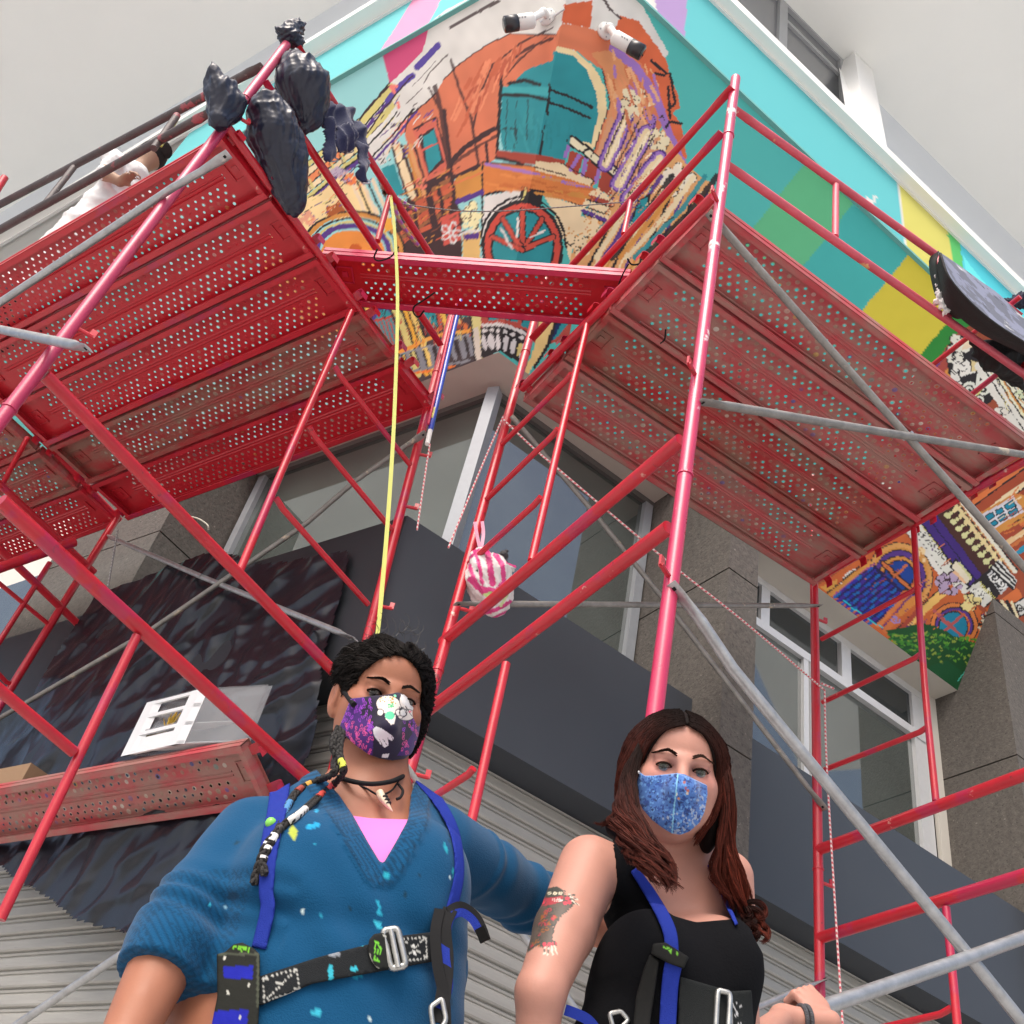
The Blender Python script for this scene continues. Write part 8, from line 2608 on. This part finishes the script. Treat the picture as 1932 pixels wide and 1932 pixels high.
# black cable ties
def tie(pts, z, r=.0045, lab=''):
    P = [at_z(x, y, z) for x, y in pts]
    o = MB().tube(bez(P, 5), r, 6).build('cable_tie', M_BLACK, None, True); tag(o, lab, 'cable tie', 'cable ties on the planks'); return o
tie([(712, 470), (706, 486), (716, 492), (738, 484), (748, 470), (752, 466)], 4.36, lab='black cable tie at the upper edge of the bridging plank by the left rail')
tie([(820, 552), (800, 566), (782, 578), (780, 590), (790, 598), (800, 586)], 4.30, lab='black cable tie under the bridging plank with its tail pointing right')
tie([(1184, 488), (1192, 499), (1208, 497), (1225, 486), (1214, 482), (1240, 488), (1286, 490)], 4.38, lab='black cable tie at the right end of the bridging plank, tail over the dusty deck')
tie([(1186, 498), (1174, 520), (1166, 548), (1172, 594)], 4.36, .0035, lab='long thin black tie dangling below the right end of the bridging plank')
tie([(1246, 648), (1254, 640), (1256, 622)], 4.16, .004, lab='hooked black tie sticking out of a right platform plank')

# cctv cameras on the mural
def cctv(plate, body, front, off, label, side):
    n = NR if side == 'R' else NL
    N3 = np.array([n[0], n[1], -LEAN]); N3 /= np.linalg.norm(N3)
    c = -(DR0 + LEAN * Z0) if side == 'R' else -(DL0 + LEAN * Z0)
    p = on(*plate, np.array([n[0], n[1], -LEAN]), c)
    t = thing('security_camera', label, 'security camera', p, 'white security cameras on the mural')
    MB().tube([p, p + N3 * .022], .062, 20).build('wall_plate', MAT_W, t, True)
    for k in range(4):
        a = k * 1.571 + .5
        s1 = np.cross(N3, [0, 0, 1.0]); s1 /= np.linalg.norm(s1); s2 = np.cross(N3, s1)
        MB().tube([p + (s1 * math.cos(a) + s2 * math.sin(a)) * .048 + N3 * .018, p + (s1 * math.cos(a) + s2 * math.sin(a)) * .048 + N3 * .026], .006, 8).build('screw', M_GALV, t)
    s = off / np.linalg.norm(p)
    A = ray(*body[0]); A = A / np.linalg.norm(A) * (np.linalg.norm(p) - off); Bq = ray(*body[1]); Bq = Bq / np.linalg.norm(Bq) * (np.linalg.norm(p) - off * 1.25)
    d = (Bq - A) / np.linalg.norm(Bq - A)
    MB().tube(bez([p + N3 * .02, p + N3 * .06, A + d * .05]), .026, 12).build('arm', MAT_W, t, True)
    MB().ball(p + N3 * .065, .034, 14, 8).build('joint', MAT_W, t, True)
    L_ = np.linalg.norm(Bq - A)
    MB().tube([A, A + d * .015, Bq], [.04, .053, .053], 24).build('housing', MAT_W, t, True)
    MB().tube([A + d * L_ * .70, Bq + d * .035], [.0545, .0555], 24).build('sun_hood', mat('smoked_plastic', (.03, .03, .035), .3) if 'smoked_plastic' not in MATS else MATS['smoked_plastic'], t, True)
    MB().tube([Bq + d * .036, Bq + d * .040], .047, 24).build('lens_glass', M_GLASSD, t, True)
    up_ = np.cross(d, np.cross([0, 0, 1.0], d))
    for k in range(3): MB().box(A + d * (.06 + .02 * k) - N3 * 0 + np.cross(d, [0, 0, 1.0]) * .0 - RM[:, 2] * -.054, d * .012, RM[:, 1] * .012, RM[:, 2] * .001).build('small_print', M_GREYF, t)
    return t
cctv((1034, 34), ((1008, 38), (962, 45)), 0, .22, 'white bullet camera pointing left, left of the orange keystone', 'L')
cctv((1141, 60), ((1157, 69), (1203, 95)), 0, .22, 'white bullet camera pointing right, over the purple and orange paint', 'R')
rope('cable', [on(1064, 22, np.array([NL[0], NL[1], -LEAN]), -(DL0 + LEAN * Z0)) + np.array([0, -.02, 0]), on(1046, 34, np.array([NL[0], NL[1], -LEAN]), -(DL0 + LEAN * Z0)) + np.array([0, -.02, -.01])], .008, 'short white cable running to the left security camera', ((.6, .6, .6), (.6, .6, .6)), cat='cable')

# black plastic sheet draped over the fascia on the left
SHP = [(-60, 1395), (0, 1352), (58, 1312), (110, 1232), (150, 1160), (188, 1104), (214, 1062), (262, 1050), (330, 1046), (420, 1040), (486, 1062), (560, 1052), (655, 1036), (664, 1060), (640, 1140), (618, 1200), (604, 1330), (585, 1420), (560, 1500), (548, 1700), (480, 1800), (380, 1800), (250, 1771), (208, 1758), (146, 1737), (87, 1695), (21, 1653), (-60, 1600)]
dS = FL_ - .012
us = np.arange(1.3, 7.4, .0135); zs_ = np.arange(1.2, 3.70, .0135)
cL = -NL * dS
Ug, Zg = np.meshgrid(us, zs_, indexing='ij')
P0 = np.stack([cL[0] + UL[0] * Ug, cL[1] + UL[1] * Ug, Zg], -1)
g = np.random.default_rng(31)
dz = np.zeros_like(Ug)
for k in range(110):
    a = g.uniform(-.6, 1.5); f = g.uniform(3, 18); ph = g.uniform(0, 6.28)
    w_ = np.exp(-(((Ug - g.uniform(1.5, 6.5)) / g.uniform(.15, 1.0)) ** 2 + ((Zg - g.uniform(1.4, 3.6)) / g.uniform(.12, .7)) ** 2))
    x_ = (Ug * math.cos(a) + Zg * math.sin(a)) * f + 1.2 * np.sin(Ug * 3 + Zg * 2 + ph)
    dz += w_ * (1 - np.abs(np.sin(x_ + ph)) * 1.6) * .045 / (1 + f * .06)
sag = np.clip((FZ0 + .02 - Zg) / .9, 0, 1) * .10
dz = .012 * (np.sin(Ug * 4.1 + 1.7 * np.sin(Zg * 2.3)) + np.sin(Zg * 5.3 + 1.9 * np.sin(Ug * 1.7 + 1))) + np.clip(dz * .34, -.010, .040) + .022 + sag * .3 + .006 * np.sin(Ug * 5 + Zg * 3)
P1_ = P0 + np.stack([NL[0] * dz, NL[1] * dz, np.zeros_like(dz)], -1)
pxs, pys = to_px(P1_)
sd = poly_sd(pxs, pys, SHP) + 4 * np.sin(Ug * 7) * np.sin(Zg * 9 + 1) + 1.5 * np.sin(Ug * 31 + Zg * 17)
idx = np.arange(Ug.size).reshape(Ug.shape)
keep = (sd[:-1, :-1] < 0) & (sd[1:, :-1] < 0) & (sd[1:, 1:] < 0) & (sd[:-1, 1:] < 0)
Qs = np.stack([idx[:-1, :-1][keep], idx[:-1, 1:][keep], idx[1:, 1:][keep], idx[1:, :-1][keep]], 1)
used = np.unique(Qs); rem = -np.ones(Ug.size, int); rem[used] = np.arange(len(used))
Vs = P1_.reshape(-1, 3)[used]; Qs = rem[Qs]
Vb = Vs + np.array([-NL[0], -NL[1], 0]) * .0015
loc = np.array([Vs[:, 0].mean(), Vs[:, 1].mean(), Vs[:, 2].min()])
o = link('plastic_sheet', npmesh('plastic_sheet', np.vstack([Vs, Vb]), np.vstack([Qs, Qs[:, ::-1] + len(Vs)]), loc), M_SHEET, None, loc)
tag(o, 'large crumpled black plastic sheet draped over the left fascia and hanging over the shutter', 'plastic sheet')

# drawer box on the low plank
bz0 = LZP + .004
bA_, bB_, bC_ = at_z(228, 1427, bz0), at_z(331, 1404, bz0), at_z(506, 1388, bz0)
ex, ey = bB_ - bA_, bC_ - bB_
ex[2] = ey[2] = 0
ey = (ey - ex * (ey @ ex) / (ex @ ex) * .35) * 1.1
hz = .0
for hh in np.arange(.1, .6, .005):
    if to_px(bA_ + np.array([0, 0, hh]))[1] < 1327: hz = hh; break
bt = thing('drawer_box', 'white plastic drawer unit with a yellow brush lying in it, on the low plank', 'storage box', bA_)
M_WPL = mat('white_plastic', (.70, .71, .72), .35, var=.04)
M_TPL = mat('cloudy_clear_plastic', (.36, .37, .38), .25, alpha=.30, var=.1, scale=12)
ux_, uy_ = ex / np.linalg.norm(ex), ey / np.linalg.norm(ey); Lx, Ly = np.linalg.norm(ex), np.linalg.norm(ey)
zz = np.array([0, 0, 1.0]); th = .018 * Lx / .25
for k, zf in enumerate((0, .34, .67, .93)): MB().box(bA_ + zz * hz * zf, ex, uy_ * th * 1.6, zz * hz * .065).build('frame_bar', M_WPL, bt)
for f_ in (0, 1): MB().box(bA_ + ux_ * (Lx - th * 2.2) * f_ + zz * 0 - uy_ * .001, ux_ * th * 2.2, uy_ * th * 1.8, zz * hz).build('frame_post', M_WPL, bt)
MB().box(bA_ + zz * hz * .99, ex, ey, zz * .006).build('lid', M_TPL, bt)
MB().box(bA_ + ex - ux_ * .004 + uy_ * th * 1.9, ey * .93, ux_ * .004, zz * hz * .985).build('side_panel', M_TPL, bt)
MB().box(bA_ + uy_ * th * 1.9, ey * .93, ux_ * .004, zz * hz * .985).build('side_panel', M_TPL, bt)
MB().box(bA_ + ey * .98, ex, uy_ * .004, zz * hz * .985).build('back_panel', M_TPL, bt)
for zf, col in ((.05, M_WPL), (.40, M_TPL)):
    MB().box(bA_ + ux_ * th * 2.4 + uy_ * th * .8 + zz * hz * zf, ux_ * (Lx - th * 4.8), uy_ * .005, zz * hz * (.24 if zf < .1 else .05)).build('drawer_front', col, bt)
    MB().box(bA_ + ux_ * th * 2.4 + uy_ * th * 2 + zz * hz * zf, ux_ * (Lx - th * 4.8), ey * .85, zz * .004).build('drawer_floor', M_WPL, bt)
M_YBR = mat('yellow_bristle', (.62, .40, .05), .7, bump=.6, bscale=200)
br = thing('paint_brush', 'yellow handled brush with yellow bristles lying in the drawer box', 'brush', at_z(280, 1380, LZP + hz * .45))
tb(br, 'handle', [at_z(262, 1388, LZP + hz * .48), at_z(312, 1378, LZP + hz * .50)], .012, mat('yellow_handle', (.55, .42, .05), .4))
qq = MB(); gg = np.random.default_rng(3); c0 = at_z(318, 1372, LZP + hz * .52)
for i in range(60):
    a = gg.normal(size=3) * .010; qq.tube([c0 + a * .5, c0 + a * 1.4 + np.array([.01, 0, .055]) + gg.normal(size=3) * .008], [.004, .001], 4, cap=False)
b_o = qq.build('bristles', M_YBR, br)
b_o['kind'] = 'stuff'

# striped carrier bag on the corner post
sa, sb = sP2 + np.array([.06, -.04]), sP3 + np.array([.06, -.04])
sbg = blobs_px([(906, 1035, 6), (905, 1052, 20), (922, 1088, 44), (930, 1120, 38), (936, 1142, 22)], sa, sb, .03)
for q in blobs_px([(950, 1072, 10), (968, 1072, 9)], sa, sb, .02): sbg.append(q)
M_STR = mat('striped_bag_film', (1, 1, 1), .45, attr=True, bump=.5, bscale=35, spec=.4)
def art_bag(c):
    c.C[:] = lin((216, 210, 208)); c.use(615, 615, .3472)
    pk = (208, 62, 128)
    for a, w in (([(800, 1200), (830, 1290), (850, 1400)], 20), ([(870, 1180), (890, 1290), (905, 1400)], 34), ([(920, 1240), (960, 1300), (965, 1390), (930, 1440), (820, 1420), (780, 1380)], 26), ([(780, 1300), (800, 1370), (850, 1450), (930, 1470)], 22), ([(990, 1280), (1030, 1300), (1050, 1310)], 26), ([(760, 1280), (790, 1250), (830, 1215)], 14), ([(860, 1560), (930, 1540), (1000, 1500)], 22), ([(900, 1590), (990, 1550)], 12)): c.line(a, pk, w)
    c.ell((820, 1330), 5, 6, (20, 20, 20)); c.poly([(850, 1460), (900, 1440), (930, 1460), (890, 1480)], (180, 206, 130)); c.line([(1000, 1430), (950, 1520)], (196, 206, 150), 16)
sbt = thing('carrier_bag', 'round white and pink striped plastic bag knotted on the corner scaffold post', 'plastic bag', vp(sa, sb, 925, 1150))
sdf_obj('bag_body', sbg, .0065, M_STR, sbt, disp=lambda V: wrinkle(V, .0055, 40, 4, 1), colors=art_bag)
for P in ([(906, 1036), (900, 1010), (896, 985)], [(908, 1036), (912, 1008), (910, 984)]):
    seg_ribbon(sbt, 'bag_handle', [vp(sa, sb, *p) for p in P], .016, (-.2, -1, -.2), mat('pink_strap', (.62, .30, .42), .5) if 'pink_strap' not in MATS else MATS['pink_strap'], .003)
M_PLAID = mat('dark_plaid', (.05, .05, .055), .85, var=.9, scale=90)
pl_ = Ops()
for q in blobs_px([(935, 1052, 5), (948, 1048, 9), (957, 1040, 4)], sa - .04, sb - .04, .01): pl_.append(q)
for q in blobs_px([(948, 1050, 6), (952, 1060, 7), (957, 1063, 3)], sa - .04, sb - .04, .01): pl_.append(q)
tag(sdf_obj('plaid_ribbon', pl_, .006, M_PLAID, disp=lambda V: wrinkle(V, .004, 60, 4)), 'dark plaid rag tied like a bow on top of the striped bag', 'rag')

# paint tray folder hung over the right guard rail
ta_, tb_ = sP1 + nst * .06, sP4 + nst * .06
M_TARP = mat('paint_stained_canvas', (.12, .13, .17), .7, bump=.3, bscale=60, spots=[((.62, .62, .62), 3.2, .62, .9), ((.25, .27, .38), 7, .50, .7), ((.04, .32, .36), 16, .74, .8), ((.03, .03, .05), 11, .62, .8)])
M_TARPD = mat('black_canvas', (.014, .014, .014), .75, bump=.3, bscale=60, spots=[((.30, .08, .05), 12, .76, .8)])
def tp(x, y, o_=0.0): return vp(ta_ + nst * o_, tb_ + nst * o_, x, y)
tt = thing('tarpaulin', 'stiff dark canvas with grey paint stains folded over the right guard rail', 'tarpaulin', tp(1770, 480))
c1 = [tp(x, y, .02) for x, y in ((1771, 474), (1812, 502), (1850, 530), (1886, 556), (1932, 600), (1990, 650))]
c2 = [tp(x, y, .16) for x, y in ((1774, 478), (1791, 524), (1833, 573), (1880, 612), (1936, 648), (2000, 690))]
c3 = [tp(x, y, .05) for x, y in ((1768, 500), (1784, 566), (1815, 600), (1860, 632), (1932, 668), (1990, 705))]
c0_ = [tp(x, y, -.06) for x, y in ((1754, 492), (1766, 556), (1790, 590), (1830, 615), (1880, 650), (1940, 690))]
def sheet(A, Bq, name, m, th=.006):
    A, Bq = bez(A, 4), bez(Bq, 4); n = min(len(A), len(Bq)); k = 5; V = []
    for i in range(n):
        for j in range(k + 1):
            t = j / k; V.append(A[i] * (1 - t) + Bq[i] * t + np.array([0, 0, -.02 * math.sin(t * math.pi)]))
    V = np.array(V); F = [(i * (k + 1) + j, (i + 1) * (k + 1) + j, (i + 1) * (k + 1) + j + 1, i * (k + 1) + j + 1) for i in range(n - 1) for j in range(k)]
    W_ = V + np.array([nst[0], nst[1], 0]) * -th
    q = MB().add(np.vstack([V, W_]), F + [tuple(i + len(V) for i in reversed(f)) for f in F])
    q.build(name, m, tt, True)
sheet(c1, c2, 'top_flap', M_TARP); sheet(c2, c3, 'under_flap', M_TARPD); sheet([tp(1771, 473, .02)] + c0_[:3], [tp(1773, 476, .03)] + c3[:3], 'inner_flap', M_TARPD)
MB().tube(bez(c2, 4), .006, 6).build('piping', M_TARPD, tt, True)
gb = blobs_px([(1830, 640, 6), (1872, 672, 26), (1925, 690, 34), (1990, 720, 34)], ta_ - nst * .12, tb_ - nst * .12, .03)
tag(sdf_obj('black_sack', gb, .011, M_TARPD, disp=lambda V: wrinkle(V, .008, 18, 14)), 'black sack lying on the right platform under the stained canvas', 'sack')
gb = blobs_px([(1900, 572, 10), (1925, 566, 14), (1960, 575, 16)], ta_ - nst * .25, tb_ - nst * .25, .03)
tag(sdf_obj('dark_jacket', gb, .010, mat('dark_blue_cloth', (.02, .022, .045), .9, bump=.3), disp=lambda V: wrinkle(V, .012, 26, 15)), 'dark blue cloth bundle showing behind the stained canvas at the right edge', 'cloth')
tpw = Ops()
for q in blobs_px([(1772, 505, 5), (1774, 522, 7), (1779, 548, 9), (1778, 566, 12), (1783, 582, 9)], ta_ + nst * .02, tb_ + nst * .02, .01): tpw.append(q)
tag(sdf_obj('masking_tape', tpw, .006, MAT_W, disp=lambda V: wrinkle(V, .010, 60, 16)), 'torn white masking tape wrapped round the last upright of the right guard rail', 'tape')

# painter kneeling on the left platform, seen through the gap over its edge
kp = vp(sQ1 + UL * 0 + np.array([.30, .25]), sQ3 + np.array([.30, .25]), 290, 262)
KZ = PZ + .06
kt = thing('person', 'painter in a white shirt and dark cap crouching on the left platform', 'person', (kp[0], kp[1], KZ))
ho = vp(sQ1 - nsl * .30, sQ3 - nsl * .30, 286, 296)
ko = Ops()
hd = ho
to_ = vp(sQ1 - nsl * .30, sQ3 - nsl * .30, 222, 352)
bk = np.array([UL[0], UL[1], 0])
pel = to_ + bk * .22; pel[2] = KZ + .15
kn_ = pel - bk * .30; kn_[2] = KZ + .07
ft = pel + bk * .10; ft[2] = KZ + .05
inn = np.array([-nsl[0], -nsl[1], 0])
ko.ell(hd, (.075, .085, .10), None, .02).cap(hd - up * .06, to_ - bk * .12 + up * .02, .05, .06, .03).cap(to_ - bk * .10, pel, .11, .12, .05)
for s_ in (-1, 1):
    hp_ = pel + inn * .09 * s_
    k2 = kn_ + inn * .10 * s_; f2 = ft + inn * .10 * s_
    ko.chain([hp_, k2], [.075, .055], .03).chain([k2, f2], [.05, .04], .03)
    sh_ = to_ - bk * .12 + inn * .15 * s_; el_ = sh_ - bk * .06 - up * .22; ha_ = el_ - bk * .10 - up * .05 + inn * .08
    ko.chain([sh_, el_, ha_], [.05, .042, .03], .03)
    hand_ops(ko, ha_, -bk + up * .2, inn * s_ * -1 * .5 - up, np.cross(-bk, up), .4)
sdf_obj('body', ko, .014, mat('painter_skin', (.36, .22, .15), .6), kt, rel=1)
kq = Ops()
for s_ in (-1, 1): kq.chain([pel + inn * .09 * s_, kn_ + inn * .10 * s_, ft + inn * .10 * s_], [.088, .07, .055], .03)
sdf_obj('trousers', kq, .012, MATS['dark_denim'], kt)
kc = Ops().chain([to_ - bk * .12 + inn * .15, to_ - bk * .18 + inn * .15 - up * .22], [.062, .055], .03).chain([to_ - bk * .12 - inn * .15, to_ - bk * .18 - inn * .15 - up * .22], [.062, .055], .03).cap(to_ - bk * .12, pel + up * .01, .125, .130, .05).cap(to_ - bk * .12 - inn * .15, to_ - bk * .12 + inn * .15, .066, .066, .04)
for s_ in (-1, 1): sh_ = to_ - bk * .12 + inn * .15 * s_; kc.cap(sh_, sh_ - bk * .09 - up * .10, .062, .058, .03)
sdf_obj('shirt', kc, .012, mat('white_cotton_shirt', (.74, .74, .74), .85, bump=.1), kt, disp=lambda V: wrinkle(V, .006, 16, 4))
MB().ball(hd + up * .020, (.092, .096, .092), 20, 12).build('cap', mat('black_cap', (.012, .012, .013), .8), kt, True)
MB().ball(hd + up * .01 - bk * .11, (.06, .07, .012), 14, 8).build('cap_peak', MATS['black_cap'], kt, True)
# thin yellow measuring stick standing on the same platform
o = tb(None, 'measuring_stick', [vp(sQ1 - nsl * .2, sQ3 - nsl * .2, 337, 222), vp(sQ1 - nsl * .2, sQ3 - nsl * .2, 304, 276)], .008, M_YEL, 6)
tag(o, 'thin yellow stick leaning on the rail of the left platform above the painter', 'stick')
# cardboard scrap at the left end of the low plank
o = MB().box(at_z(40, 1474, LZP + .012) , Xl * .34, np.array([Yl[0], Yl[1], 0]) * .16, (0, 0, .10)).build('cardboard_box', mat('brown_cardboard', (.30, .19, .11), .85, bump=.1))
tag(o, 'small brown cardboard box at the left edge on the low plank', 'box')
for _o in bpy.data.objects:
    if '_w' in _o.keys(): del _o['_w']
